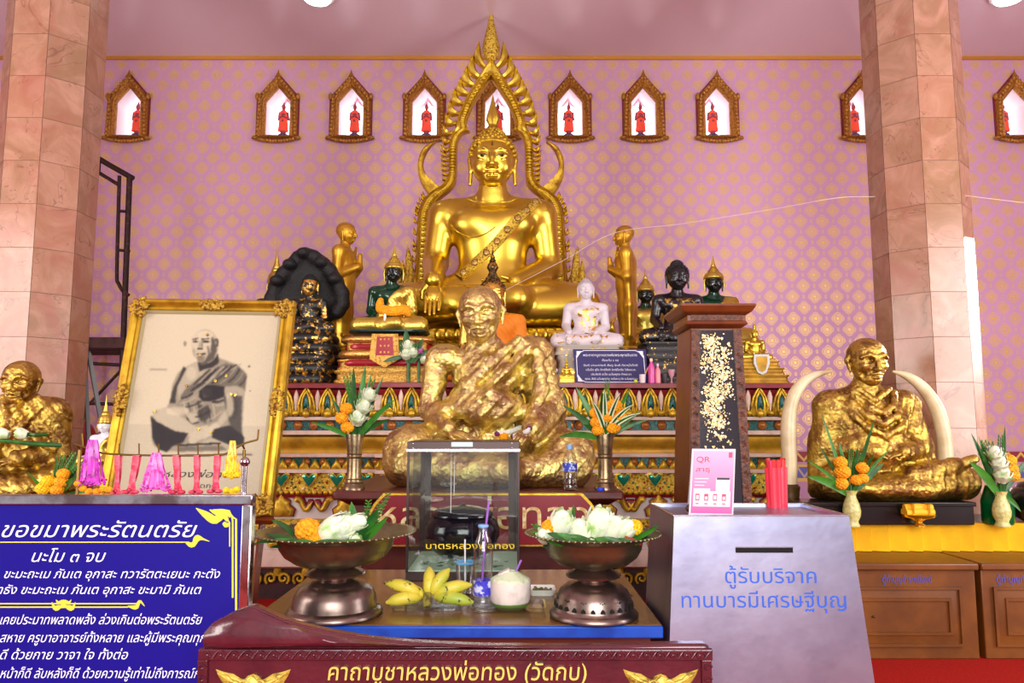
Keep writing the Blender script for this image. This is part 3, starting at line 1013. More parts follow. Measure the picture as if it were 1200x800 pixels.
for sgn in (0, 1):
    g = (lambda p: p) if sgn == 0 else mir
    rings = []
    for a, b in zip(I_, O_):
        a, b = g(a), g(b)
        q = lambda f: a + (b - a) * f
        rings.append([W(a, .0), W(a, -.05), W(q(.12), -.09), W(q(.3), -.06), W(q(.7), -.06), W(q(.88), -.09), W(b, -.05), W(b, .0), W(q(.5), .05)])
    fra.loft(rings)
    for k in range(2, N - 2, 1):
        for f, s in ((.5, 1.0),):
            p = g(I_[k] + (O_[k] - I_[k]) * f)
            bead.ell(W(p, -.065), (.032, .02, .022), 8, 5)
fra.build('arch_band', GOLDM, arch, smooth=50)
bead.build('beaded_relief', GOLDP, arch, smooth=60)
# leaf flames along the outer edge
fl = MB()
tips = [(561.5, 50), (554, 66), (547, 79), (540, 92), (533, 105), (526.5, 119), (522, 133), (519, 147), (517.5, 160), (517, 171)]
roots = [(569.5, 80), (563.5, 92), (557, 101), (550.5, 111), (544.5, 122), (540, 133), (536, 144), (532, 155), (529, 164), (528, 174)]
wid = [4.6, 5.4, 5.8, 5.8, 5.6, 5.2, 4.8, 4.2, 3.6, 3]
def flame(tip, root, w, g, curl=.35):
    tip, root = np.array(tip, float), np.array(root, float)
    d = root - tip; L = np.linalg.norm(d); d = d / L; nn = np.array([-d[1], d[0]])
    if nn[0] > 0: nn = -nn
    # belly outward (towards -x on the left side)
    mid = [tip + d * L * t + nn * (w * c) for t, c in ((0, 0), (.25, .35), (.5, .62), (.75, .5), (1.0, .1))]
    mid = spline(mid, 12)
    rr = [.05, .3, .55, .75, .9, 1, 1.02, 1, .95, .85, .75, .6]
    left = [m_ + nn * w * .5 * r for m_, r in zip(mid, rr)]; right = [m_ - nn * w * .5 * r for m_, r in zip(mid, rr)]
    rings = []
    for a, b, c in zip(left, right, mid):
        a, b, c = g(a), g(b), g(c)
        rings.append([W(a, .0), W(a + (b - a) * .2, -.045), W(c, -.03), W(a + (b - a) * .8, -.045), W(b, .0), W(c, .03)])
    fl.loft(rings)
for sgn in (0, 1):
    g = (lambda p: p) if sgn == 0 else mir
    for t_, r_, w in zip(tips, roots, wid): flame(t_, r_, w * 2.2, g)
    for k in range(7):     # small serrations lower down
        y = 180 + k * 5.6
        flame((516.5 + k * .3, y - 3), (527, y + 3), 4, g)
    for k in range(15):
        i = 62 + int(k * 1.75)
        p = O_[min(i, N - 1)]
        flame((p[0] - 3.4, p[1] - 6), (p[0] + 1.5, p[1] + 1.5), 4.0, g)
fl.build('flame_leaves', GOLDM, arch, smooth=50)
# horned side flames
hn = MB()
hi_ = spline([(511, 166), (502, 177), (496.5, 190), (497.5, 200), (503, 208), (510, 214), (516, 220)], 24)
ho_ = spline([(511, 166), (497, 174), (490.5, 188), (490, 203), (493, 214), (498, 223), (504, 231)], 24)
for sgn in (0, 1):
    g = (lambda p: p) if sgn == 0 else mir
    rings = []
    for a, b in zip(hi_, ho_):
        a, b = g(a), g(b); q = lambda f: a + (b - a) * f
        rings.append([W(a, .01), W(q(.1), -.06), W(q(.3), -.045), W(q(.7), -.045), W(q(.9), -.06), W(b, .01), W(q(.5), .05)])
    hn.loft(rings); hn.build('horn_flame', GOLDP, arch, smooth=50); hn = MB()
# spearhead at the very top
sp = MB()
sec = [(5, .3), (14, 1.6), (26, 3.6), (38, 6.4), (48, 8.8), (56, 10.2), (63, 9.6), (69, 7.0), (74, 3.0)]
rings = []
for y, hw in sec:
    rings.append([W((MX + hw * math.cos(a), y), -.0 - (.075 * min(1, hw / 7)) * math.sin(a)) for a in [2 * math.pi * k / 12 for k in range(12)]])
sp.loft(rings)
sp.build('spearhead', GOLDL, arch, smooth=60)
# foot flames beside the lap
ff = MB()
for cxp, s in ((477.5, 1), (677, -1)):
    for k, (tx, ty, rx, ry, w) in enumerate(((0, 283, 1, 325, 9), (-5, 300, -1, 340, 8), (5, 302, 2, 342, 8), (-9, 315, -3, 352, 7), (9, 318, 4, 354, 7), (0, 320, 0, 366, 12))):
        a = np.array((cxp + s * tx, ty + 5)); b = np.array((cxp + s * rx, ry + 5))
        m_ = spline([a, (a + b) / 2 + np.array([s * (1.5 if tx >= 0 else -1.5), 0]), b], 10)
        rings = []
        for i, p in enumerate(m_):
            hw = w * .5 * (math.sin(math.pi * min(1, .02 + i / 9 * .85)) + .02)
            rings.append([at(p[0] + hw * math.cos(q), p[1], 8.85) + Vector((0, -.05 * math.sin(q) * hw / w * 2 - .03 * (k % 3), 0)) for q in [2 * math.pi * j / 8 for j in range(8)]])
        ff.loft(rings)
    p = at(cxp, 366, 8.85)
    ff.box(p.x - .1, p.x + .1, 8.8, 8.9, TIER_TOP, p.z + .05)
    ff.build('foot_flame', GOLDL, arch, smooth=60); ff = MB()
# arch feet standing on the tier
mb = MB()
for px in (496, 655):
    a = at(px - 10, 350, FY); b = at(px + 10, 350, FY)
    mb.box(a.x, b.x, FY + .3, FY + .4, TIER_TOP, a.z + .03); mb.box(a.x, b.x, FY - .02, FY + .4, a.z - .08, a.z + .03); mb.build('arch_foot', GOLDM, arch); mb = MB()
# ================================================================ statues
A3 = np.array
LEAF = mat('gold_leaf', (226, 182, 74), .2, 1.0)
def leafed(m, c1, c2, c3):
    """crumpled gold leaf with patches that have worn to copper"""
    t = NT(m); p = t.p
    v = t.noise(9, 5, .65, vec=t.pos())
    c = t.mix(t.step(v, .42, .62), lin(c1), lin(c2))
    c = t.mix(t.step(t.noise(30, 3, .6, vec=t.pos()), .55, .7), c, lin(c3))
    t.l.new(c, p.inputs['Base Color'])
    h = t.m('ADD', t.noise(55, 4, .7, vec=t.pos()), t.m('MULTIPLY', t.voro(38, vec=t.pos()), .8))
    t.bump(h, .5, .012)
    t.l.new(t.m('MULTIPLY_ADD', v, .4, .16), p.inputs['Roughness'])
leafed(LEAF, (198, 168, 78), (134, 98, 54), (236, 212, 112))
LEAFB = mat('bright_gold_leaf', (232, 200, 120), .25, 1.0)
leafed(LEAFB, (230, 212, 126), (174, 140, 98), (246, 234, 160))
def patchy(name, base, rough, lo, hi, scale=16, bump=.3, leaf=(236, 190, 90)):
    """statue surface with squares of gold leaf pressed on it"""
    m = mat(name, base, rough); t = NT(m); p = t.p
    g = t.node('ShaderNodeAttribute', attribute_name='leaf').outputs['Fac']
    n = t.m('ADD', t.noise(scale, 4, .7, vec=t.pos()), g)
    f = t.step(n, lo, hi)
    t.l.new(t.mix(f, lin(base), lin(leaf)), p.inputs['Base Color'])
    t.l.new(f, p.inputs['Metallic'])
    t.l.new(t.m('MULTIPLY_ADD', f, .3 - rough, rough), p.inputs['Roughness'])
    t.bump(t.noise(70, 3, .6, vec=t.pos()), bump, .01)
    return m
EMER = mat('dark_emerald_glass', (8, 54, 34), .12, .1)
EMERF = mat('blackened_emerald', (8, 20, 16), .15)
BLACKL = patchy('black_lacquer', (20, 17, 20), .18, .5, .58)
WHITEM = patchy('white_marble_body', (206, 196, 200), .45, .5, .58)
NAGAM = patchy('dark_bronze', (16, 18, 17), .4, .5, .58, scale=18)
ROBEG = mat('gilt_robe', (212, 186, 84), .3, .9, bump=(40, .25, .01))

def hand(S, w, d, n, s, curl=.35, thumb=1, k=None):
    if getattr(S, 'hands', None) is not None: S = S.hands
    w = A3(w, float); d = A3(d, float); d /= np.linalg.norm(d); n = A3(n, float); n -= d * (n @ d); n /= np.linalg.norm(n)
    sd = np.cross(d, n)
    S.cap(w, w + d * .75 * s, .2 * s, .36 * s, .12 * s, squash=(n, .5))
    for i, L in enumerate((.72, .86, .8, .6)):
        o = (i - 1.5) * .2 * s * thumb * -1
        a = w + d * .95 * s + sd * o
        b = a + (d + n * curl * .5) * L * .5 * s
        c = b + (d * (1 - curl * .4) + n * curl * 1.2) * L * .5 * s
        S.cap(a - d * .25 * s, b, .1 * s, .09 * s, .012 * s); S.cap(b, c, .09 * s, .07 * s, .012 * s)
    a = w + d * .3 * s + sd * (.3 * s * thumb)
    b = a + (d * .6 + sd * thumb * .5 + n * .3) * .4 * s
    S.cap(a, b, .13 * s, .11 * s, .06 * s); S.cap(b, b + (d + n * .3) * .3 * s, .11 * s, .085 * s, .03 * s)

def head(S, style='buddha', ears=True):
    """in the frame of S: unit = half the width of the head, origin between the eyes, face towards -y"""
    if style == 'buddha':
        S.ell((0, .1, .15), (1.0, 1.1, .95)); S.ell((0, -.1, -.32), (.9, .9, 1.0), .3)
        S.ell((0, -.42, -.98), (.48, .46, .4), .3)
        for s in (-1, 1):
            S.ell((s * .48, -.62, -.5), (.34, .3, .36), .25)
            S.chain([(s * .07, -1.03, -.04), (s * .13, -1.02, .14), (s * .36, -.98, .27), (s * .62, -.84, .2), (s * .84, -.6, .0)], [.035, .045, .045, .035, .015], .05)
            S.ell((s * .43, -.84, -.07), (.29, .17, .17), .06)
            S.chain([(s * .18, -.97, -.13), (s * .43, -1.0, -.2), (s * .7, -.82, -.11)], [.02, .03, .015], .04)
            S.ell((s * .14, -1.02, -.52), (.12, .13, .1), .08)
            S.chain([(0, -1.03, -.83), (s * .12, -1.03, -.79), (s * .36, -.9, -.79)], [.055, .06, .02], .04)
            if ears:
                S.chain([(s * .98, .12, .3), (s * 1.03, .1, .0), (s * 1.0, .05, -.5)], [.1, .12, .1], .06)
                S.chain([(s * 1.0, .05, -.5), (s * 1.02, .0, -1.12)], [.095, .085], .05)
        S.chain([(0, -.98, .12), (0, -1.14, -.2), (0, -1.2, -.48)], [.09, .11, .13], .1)
        S.chain([(-.2, -.94, -.95), (0, -.99, -.97), (.2, -.94, -.95)], [.05, .075, .05], .05)
    else:
        S.ell((0, .12, .3), (1.0, 1.12, .98)); S.ell((0, -.12, -.3), (.84, .85, 1.0), .3)
        S.ell((0, -.5, -1.02), (.42, .4, .32), .25)
        for s in (-1, 1):
            S.ell((s * .52, -.62, -.28), (.26, .24, .2), .2)
            S.chain([(s * .12, -.98, .2), (s * .42, -.97, .3), (s * .74, -.72, .16)], [.09, .1, .07], .12)
            S.ell((s * .4, -.9, .02), (.28, .16, .15), .1, mode='-')
            S.ell((s * .4, -.74, -.02), (.22, .13, .13), .04)
            S.chain([(s * .22, -.92, -.03), (s * .58, -.86, -.03)], [.02, .015], .02, mode='-')
            S.ell((s * .16, -1.06, -.46), (.14, .15, .11), .08)
            S.chain([(s * .2, -1.0, -.5), (s * .44, -.86, -.78), (s * .42, -.76, -1.0)], [.03, .04, .02], .08, mode='-')
            S.chain([(s * .98, .1, .28), (s * 1.1, .16, .05), (s * 1.0, .06, -.35), (s * .98, .0, -.55)], [.13, .17, .12, .09], .06, squash=((1, 0, 0), .55))
            S.ell((s * .58, -.56, -.75), (.16, .14, .22), .15, mode='-')
        S.chain([(0, -.96, .16), (0, -1.12, -.18), (0, -1.22, -.44)], [.09, .12, .15], .1)
        S.chain([(-.34, -.92, -.72), (0, -1.04, -.68), (.34, -.92, -.72)], [.06, .08, .05], .06)
        S.chain([(-.26, -.92, -.88), (0, -1.02, -.9), (.26, -.92, -.88)], [.05, .09, .05], .06)
        S.chain([(-.36, -.95, -.79), (0, -1.1, -.78), (.36, -.95, -.79)], [.02, .025, .02], .02, mode='-')
        for z in (.5, .66):
            S.chain([(-.5, -.9, z), (0, -1.03, z + .05), (.5, -.9, z)], [.015, .02, .015], .05, mode='-')
    return S

class Fig:
    """statue given in pixels of the photograph: x right of cx, z above base, y away from the camera"""
    def __init__(s, cx, base, Y, k=1.0, yaw=0.0):
        s.o = A3(at(cx, base, Y)); s.u = (at(cx + 50, base - 80, Y).x - at(cx - 50, base - 80, Y).x) / 100
        s.k = k; s.R = rotz(yaw)
    def S(s):
        q = SDF().frame(s.o, s.R, s.u * s.k); q.hands = SDF().frame(s.o, s.R, s.u * s.k); return q
    def P(s, p): return Vector(s.o + s.R @ (A3(p, float) * s.u * s.k))
    def head_frame(s, c, hw, yaw=0, pitch=0, roll=0):
        return SDF().frame(A3(s.P(c)), s.R @ rotz(yaw) @ rotx(pitch) @ roty(roll), hw * s.u * s.k)

def buddha_body(F, S, mudra='earth', legs=True):
    S.ell((0, 5, 34), (60, 40, 34), 14); S.ell((0, 0, 72), (40, 28, 46), 18); S.ell((0, 0, 114), (50, 31, 32), 18)
    for s in (-1, 1):
        S.ell((s * 23, -15, 121), (25, 17, 18), 10)
        S.ell((s * 50, 0, 134), (23, 21, 17), 10); S.cap((0, 4, 148), (s * 48, 2, 138), 15, 14, 10)
        S.cap((s * 30, 0, 30), (s * 96, -30, 23), 33, 24, 14)
    S.cap((0, 2, 138), (0, -3, 170), 19, 16.5, 8)
    S.cap((-97, -36, 20), (28, -66, 24), 23, 16, 8); S.cap((98, -36, 18), (-22, -60, 14), 23, 17, 8)
    S.cap((18, -62, 32), (60, -48, 38), 12, 7, 5, squash=((0, 0, 1), .7))
    S.cap((58, 0, 134), (66, 4, 72), 17, 14.5, 6); S.cap((66, 4, 72), (26, -44, 46), 15, 10.5, 5)
    hand(S, (26, -44, 46), (-1, -.25, -.05), (0, 0, 1), 21, .15, -1)
    if mudra == 'earth':
        S.cap((-58, 0, 134), (-67, 0, 76), 17, 14.5, 6); S.cap((-67, 0, 76), (-62, -66, 44), 14.5, 10.5, 5)
        hand(S, (-62, -66, 44), (0, -.4, -1), (0, 1, 0), 24, .05, -1)
    else:
        S.cap((-58, 0, 134), (-66, 4, 72), 17, 14.5, 6); S.cap((-66, 4, 72), (-22, -50, 50), 15, 10.5, 5)
        hand(S, (-22, -50, 50), (1, -.2, -.05), (0, 0, 1), 21, .15, 1)

def leaf_attr(o, fn):
    """how much gold leaf sticks where: fn(points in world) -> value"""
    me = o.data; n = len(me.vertices); V = np.zeros(n * 3); me.vertices.foreach_get('co', V); V = V.reshape(-1, 3)
    q = o; M = Matrix.Identity(4)
    while q is not None: M = q.matrix_basis @ M; q = q.parent
    M = np.array(M); V = V @ M[:3, :3].T + M[:3, 3]
    a = me.attributes.new('leaf', 'FLOAT', 'POINT'); a.data.foreach_set('value', fn(V).astype(np.float32))

def curls(mb, c, R, k, rr=.085, zmin=.72, n=210, squash=1.0, back=True):
    """rows of snail curls over the hair dome of a head (head units)"""
    for i in range(n):
        z = 1 - (i + .5) / n * 1.5; a = i * 2.39996
        q = math.sqrt(max(0, 1 - z * z))
        p = A3((q * math.cos(a) * 1.05, .12 + q * math.sin(a) * 1.14, .2 + z * .95))
        lim = zmin - .75 * max(0, abs(p[0]) - .45) * 1.6 - max(0, p[1]) * 1.4
        if p[2] < lim or (p[1] < -.1 and p[2] < .2 and abs(p[0]) < .8): continue
        mb.ell(Vector(A3(c) + R @ (p * k)), rr * k, 7, 5)
    for i in range(70):
        z = (i + .5) / 70; a = i * 2.39996; q = math.sqrt(1 - z * z)
        p = A3((q * math.cos(a) * .56, .15 + q * math.sin(a) * .56, 1.02 + z * .42))
        mb.ell(Vector(A3(c) + R @ (p * k)), rr * k, 7, 5)

def lathe_px(mb, F, c, prof, seg=20, **kw):
    """profile in pixel units of the figure around the point c"""
    o = F.P(c); s = F.u * F.k
    mb.lathe([(r * s, z * s) for r, z in prof], c=o, seg=seg, **kw)

# ---------------------------------------------------------------- the great golden Buddha
F = Fig(577, 384.5, 8.25)
gb = thing('seated_buddha', 'great golden seated Buddha under the pointed flame arch', 'statue', (F.o[0], 8.25, THR_TOP))
S = F.S(); buddha_body(F, S)
for z in (150, 156, 162):       # rings of the neck
    S.cap((-9, -13, z), (9, -13, z), 4, 4, 6)
V, Fc = S.mesh(.022)
mb = to_mb(V, Fc)
mb.merge(to_mb(*S.hands.mesh(.0075)))
HS = F.head_frame((0, -8, 199), 26, 0, 4)
head(HS)
mb2 = to_mb(*HS.mesh(.24 * .055))
mb.merge(mb2)
mb.build('body', GOLD, gb, smooth=180, recalc=False)
hc, hk = HS.c, HS.s
mb = MB(); curls(mb, hc, HS.R, hk, .1, n=190)
SH = SDF().frame(hc, HS.R, hk); SH.ell((0, .12, .25), (1.05, 1.13, .9)); SH.ell((0, .15, 1.02), (.55, .55, .4), .2)
SH.box((0, -1.15, -.55), (2, 1.1, 1.2), .2, .05, mode='-', rot=rotx(-12))
V, Fc = SH.mesh(.02); to_mb(V, Fc, mb)
mb.build('hair_curls', GOLDP, gb, smooth=180, recalc=False)
mb = MB()
o = Vector(hc + HS.R @ (A3((0, .15, 1.4)) * hk)); s = hk / 26
mb.lathe([(6 * s, 0), (8 * s, 2 * s), (5 * s, 5 * s), (5 * s, 7 * s), (7.5 * s, 12 * s), (6.6 * s, 18 * s), (4.4 * s, 25 * s), (2.6 * s, 32 * s), (1.4 * s, 38 * s), (.2 * s, 44 * s)], c=o, seg=16, lobes=8, amp=.1)
mb.build('flame_finial', GOLDM, gb, smooth=60)
# eyes: white, dark iris, and the mark on the brow
mb = MB()
def on_face(x, z, lift=.0):
    p = hc + HS.R @ (A3((x, -2.0, z)) * hk); d = HS.R @ A3((0, 1, 0))
    t = 0
    for _ in range(40): t += float(HS((p + d * t)[None])[0]) * .8
    return Vector(p + d * (t - lift * hk))
def patch(mb, pts, lift, mi=0):
    c = on_face(sum(p[0] for p in pts) / len(pts), sum(p[1] for p in pts) / len(pts), lift * 1.6)
    v = [on_face(x, z, lift) for x, z in pts] + [c]
    n = len(pts); mb.add(v, [(i, (i + 1) % n, n) for i in range(n)], mi)
for s in (-1, 1):
    eye = [(.2, -.11), (.32, -.075), (.48, -.07), (.66, -.075), (.5, -.12), (.34, -.135)]
    patch(mb, [(s * x, z) for x, z in eye], .03, 0)
    patch(mb, [(s * (.43 + 0.095 * math.cos(a)), -.1 + .038 * math.sin(a)) for a in [k * math.pi / 4 for k in range(8)]], .06, 1)
    patch(mb, [(s * x, z) for x, z in ((.16, -.09), (.32, -.02), (.5, -.015), (.72, -.02), (.5, -.05), (.32, -.055))], .055, 1)
mb.build('eyes', [mat('eye_white', (230, 230, 225), .3), mat('eye_black', (14, 12, 14), .15)], gb, smooth=0)
mb = MB(); patch(mb, [(.06 * math.sin(a) * (1 if math.cos(a) < 0 else .6), .5 + .11 * math.cos(a)) for a in [k * math.pi / 5 for k in range(10)]], .04)
mb.build('brow_jewel', mat('amber_jewel', (120, 86, 20), .1, .4), gb, smooth=0)
# jewelled sash over the shoulder
def on_body(S, F, px, pz, y0=-46):
    w = [F.P((x, y0, z)) for x, z in zip(px, pz)]
    y = S.front([q.x for q in w], [q.z for q in w], w[0].y, w[0].y + 100 * F.u * F.k)
    return [Vector((q.x, yy, q.z)) for q, yy in zip(w, y)]
T = np.linspace(0, 1, 40)
cxs, czs = np.interp(T, [0, .3, .65, 1], [54, 30, -2, -38]), np.interp(T, [0, .3, .65, 1], [149, 122, 86, 56])
mb = MB(); rows = []
for off in (-6, -5, 0, 5, 6):
    rows.append(on_body(S, F, cxs + off * .75, czs - off * .65))
for j, l in zip(range(5), (0.0, .03, .034, .03, 0.0)):
    rows[j] = [p + Vector((0, -l - .002, 0)) for p in rows[j]]
n = len(T); v = [p for r in rows for p in r]
mb.add(v, [(j * n + i, j * n + i + 1, (j + 1) * n + i + 1, (j + 1) * n + i) for j in range(4) for i in range(n - 1)])
sash = mb.build('sash', GOLDL, gb, smooth=60)
mb = MB()
for i in range(2, 40, 5):
    p = rows[2][i]; mb.lathe([(.036, 0), (.036, .012), (.026, .018), (.016, .014), (.001, .022)], c=(0, 0, 0), seg=12, m=Matrix.Translation(p) @ Matrix.Rotation(math.pi / 2, 4, 'X'))
mb.build('sash_jewels', mat('sash_jewel', (150, 112, 48), .3, .7, var=(60, (60, 60, 40), .5, .6)), sash, smooth=60)
mb = MB()
for xs_, zs_ in (([-48, -36, -22, -8, 4], [116, 106, 101, 104, 112]), ([-30, -18, 0, 18, 30], [152, 147, 144, 147, 153]), ([-44, -30, -12, 6], [52, 40, 30, 25])):
    Q = spline(list(zip(xs_, zs_)), 24); P = on_body(S, F, A3(Q)[:, 0], A3(Q)[:, 1])
    mb.tube([p + Vector((0, .002, 0)) for p in P], .009, 6)
mb.build('robe_edges', GOLD, gb, smooth=60)

# ---------------------------------------------------------------- smaller seated Buddhas
def cushion(mb, F, hx, hy, z0, z1, y=-18, r=None, bulge=3, mi=0):
    o = F.P((0, y, 0)); s = F.u * F.k
    R = lambda h, z: rings_rect(o.x, o.y, (hx + h) * s, (hy + h) * s, o.z + z * s, r=min(hx, hy) * s * .8, n=10)
    mb.loft([R(-1, z0), R(bulge * .8, lerp(z0, z1, .2)), R(bulge, lerp(z0, z1, .5)), R(bulge * .8, lerp(z0, z1, .8)), R(-1, z1)], mi=mi)
def pedestal(name, F, parent, tiers, z_floor, m, y=-18):
    """tiers = [(half width, half depth, z_top)] in figure pixels from the floor up"""
    mb = MB(); o = F.P((0, y, 0)); s = F.u * F.k
    z = z_floor
    for hx, hy, zt in tiers:
        z1 = o.z + zt * s
        R = lambda f, zz: rings_rect(o.x, o.y, hx * f * s, hy * f * s, zz, r=.25 * hy * s, n=5)
        mb.loft([R(1, z), R(1, lerp(z, z1, .25)), R(.95, lerp(z, z1, .4)), R(.95, lerp(z, z1, .7)), R(1, lerp(z, z1, .85)), R(1, z1)])
        z = z1
    return mb.build(name, m, parent, smooth=40)
def crown(mb, F, c, hw, hgt, tall=1.0):
    """tiered pointed crown above a head of half width hw"""
    prof = [(1.12, -.16), (1.24, -.04), (1.24, .06), (1.16, .12), (1.14, .3), (.98, .52), (.7, .7), (.74, .78), (.56, .92), (.6, .98), (.4, 1.14), (.43, 1.2), (.28, 1.36), (.3, 1.42), (.16, 1.75), (.03, 2.6)]
    lathe_px(mb, F, c, [(r * hw, z * hgt) for r, z in prof], 24)
def small_buddha(label, cx, base, Y, k, hk=1.0, body=None, mudra='lap', hair='crown', robe=None, face=None, group=None, name='seated_buddha', zf=None, h=.0135, head_x=0, tip=None, leaf=None, ear_gold=False):
    F = Fig(cx, base, Y, k)
    r = thing(name, label, 'statue', (F.o[0], F.o[1], zf if zf is not None else F.o[2]), group)
    S = F.S(); buddha_body(F, S, mudra)
    V, Fc = S.mesh(h); mb = to_mb(V, Fc); mb.merge(to_mb(*S.hands.mesh(h * .5)))
    hw = 26 * hk; hc_ = (head_x, -8, 164 + 1.35 * hw)
    HS = F.head_frame(hc_, hw, 0, 3); head(HS, ears=True)
    mh = to_mb(*HS.mesh(HS.s * .075))
    if face is None:
        mb.merge(mh); b = mb.build('body', body, r, smooth=180, recalc=False)
        if leaf: leaf_attr(b, lambda W: leaf(F, W))
    else:
        b = mb.build('body', body, r, smooth=180, recalc=False)
        hm = mh.build('head', face, r, smooth=180, recalc=False)
        if leaf: leaf_attr(b, lambda W: leaf(F, W)); leaf_attr(hm, lambda W: leaf(F, W))
    if robe:
        S2 = F.S(); buddha_body(F, S2, mudra); u = F.u * F.k
        base_ops = list(S2.ops)
        def shell(P):
            d = None
            for f, kk, mode in base_ops:
                e = f(P)
                if d is None: d = e
                else:
                    hh = np.maximum(kk - np.abs(d - e), 0) / max(kk, 1e-9); d = np.minimum(d, e) - hh * hh * kk * .25
            Q = (P - F.o) @ F.R / u
            if robe[1] == 'both':
                lim = np.minimum(Q[:, 2] - 146, 1e3)
            else:   # over one shoulder and the legs
                diag = -(Q[:, 0] + 8 - (Q[:, 2] - 95) * .62) + 4 * np.sin(Q[:, 2] * .1)
                lim = np.maximum(np.minimum(diag, Q[:, 2] - 44 - 0 * Q[:, 0]), Q[:, 2] - 150)
            fold = np.sin(Q[:, 0] * .5 + Q[:, 2] * .42) * .6
            return np.maximum(d - (3.2 + fold) * u, lim * u)
        S2.ops = [(shell, 0, '+')]
        V, Fc = S2.mesh(h); to_mb(V, Fc).build('robe', robe[0], r, smooth=180, recalc=False)
    if hair == 'crown':
        mb = MB(); top = (hc_[0], hc_[1] + 3, hc_[2] + .45 * hw)
        hg = hw if tip is None else ((base - tip) / k - top[2]) / 2.6
        crown(mb, F, top, hw, hg)
        for s in (-1, 1):
            q = F.P((hc_[0] + s * hw * 1.12, hc_[1] - 2, hc_[2]))
            mb.tube([q + Vector((0, 0, .35 * HS.s)), q + Vector((s * .08 * HS.s, 0, -.3 * HS.s)), q + Vector((0, 0, -1.2 * HS.s))], [.07 * HS.s, .13 * HS.s, .03 * HS.s], 8)
        mb.build('crown', ROBEG, r, smooth=50)
    elif hair == 'curls':
        mb = MB(); curls(mb, HS.c, HS.R, HS.s, .095, n=150); mb.ell(HS.c + HS.R @ (A3((0, .15, 1.0)) * HS.s), .55 * HS.s, 14, 8)
        hb = mb.build('hair', face or body, r, smooth=60)
    elif hair == 'finial':
        mb = MB(); curls(mb, HS.c, HS.R, HS.s, .095, n=150); mb.ell(HS.c + HS.R @ (A3((0, .15, 1.0)) * HS.s), .55 * HS.s, 14, 8)
        mb.lathe([(q * HS.s, z * HS.s) for q, z in ((.34, 0), (.42, .2), (.3, .4), (.36, .55), (.5, .8), (.4, 1.1), (.24, 1.3), (.3, 1.36), (.18, 1.6), (.22, 1.68), (.1, 1.95), (.02, 2.4))], c=HS.c + HS.R @ (A3((0, .15, 1.3)) * HS.s), seg=12)
        mb.build('hair', face or body, r, smooth=60)
    elif hair == 'cap':
        SH = SDF().frame(HS.c, HS.R, HS.s); SH.ell((0, .12, .25), (1.06, 1.15, .92)); SH.ell((0, .15, 1.02), (.55, .55, .42), .25)
        SH.box((0, -1.15, -.5), (2, 1.1, 1.2), .2, .05, mode='-', rot=rotx(-12))
        to_mb(*SH.mesh(HS.s * .08)).build('hair', mat('grey_white_hair', (176, 168, 172), .6, bump=(70, .6, .01)), r, smooth=180, recalc=False)
    return r, F, S, HS

# emerald Buddha on the left with its own gilt seat
Ye = 7.42
r, F, S, HS = small_buddha('black-faced green Buddha in gold robe hung with orange garland, left of the golden Buddha', 458, 390, Ye, .36, 1.0, EMER, 'lap', 'crown', (ROBEG, 'one'), EMERF, tip=286, zf=ALTAR_TOP, head_x=8)
mb = MB(); cushion(mb, F, 122, 62, -8, 3, bulge=5); mb.build('dark_cushion', mat('deep_green_cushion', (10, 40, 36), .25), r)
Zp = lambda py: (390 - py) / .36
pedestal('gilt_seat', F, r, [(161, 84, Zp(436)), (152, 78, Zp(424)), (132, 66, Zp(398))], ALTAR_TOP, mat('gilt_mosaic', (214, 172, 84), .35, .7, var=(60, (170, 116, 40), .45, .6), bump=(80, .8, .01)))
mb = MB(); cushion(mb, F, 156, 82, Zp(431), Zp(424), bulge=2); cushion(mb, F, 136, 70, Zp(412), Zp(406), bulge=2); mb.build('red_bands', mat('red_mosaic', (150, 20, 36), .3, .2), r)
mb = MB(); cushion(mb, F, 140, 74, Zp(405), Zp(397), bulge=10); cushion(mb, F, 148, 84, Zp(423), Zp(413), bulge=9)
mb.build('gilt_cushions', mat('gilt_cushion', (214, 166, 90), .25, .9, bump=(60, .6, .012)), r, smooth=60)
# apron hanging over the front of the seat
mb = MB(); o = F.P((0, -18, 0)); s = F.u * F.k
def apron(w, zt, zb_, y, point, mi): 
    f = (Vector((o.x, o.y - y * s, o.z)), Vector((1, 0, 0)), Z, Vector((0, -1, 0)))
    mb.prism([(-w * s, zt * s), (-w * 1.15 * s, zb_ * s), (0, (zb_ - point) * s), (w * 1.15 * s, zb_ * s), (w * s, zt * s)], 0, .012, fr=f, mi=mi)
apron(40, Zp(396), Zp(424), 92, 26, 0); apron(24, Zp(399), Zp(420), 93.5, 0, 1)
for a in range(-1, 2):
    for b in range(3): mb.ell((o.x + a * 12 * s, o.y - 95.5 * s, o.z + (Zp(402) - b * 20) * s), (.016, .008, .02), 6, 5)
mb.build('seat_apron', [MATS['gilt_mosaic'], MATS['red_mosaic']], r, smooth=30)
FE, RE = F, r

small_buddha('dark-faced Buddha in a tall gold crown half hidden by the framed portrait', 322, 400, 8.2, .33, 1.0, EMER, 'lap', 'crown', (ROBEG, 'one'), EMERF, tip=285, zf=TIER_TOP, h=.016)
F_ = Fig(322, 400, 8.2, .33); pr = [o for o in COL.objects if o.get('label', '').startswith('dark-faced Buddha in a tall')][0]
pedestal('gilt_seat', F_, pr, [(114, 76, 2)], TIER_TOP, MATS['gilt_mosaic'])

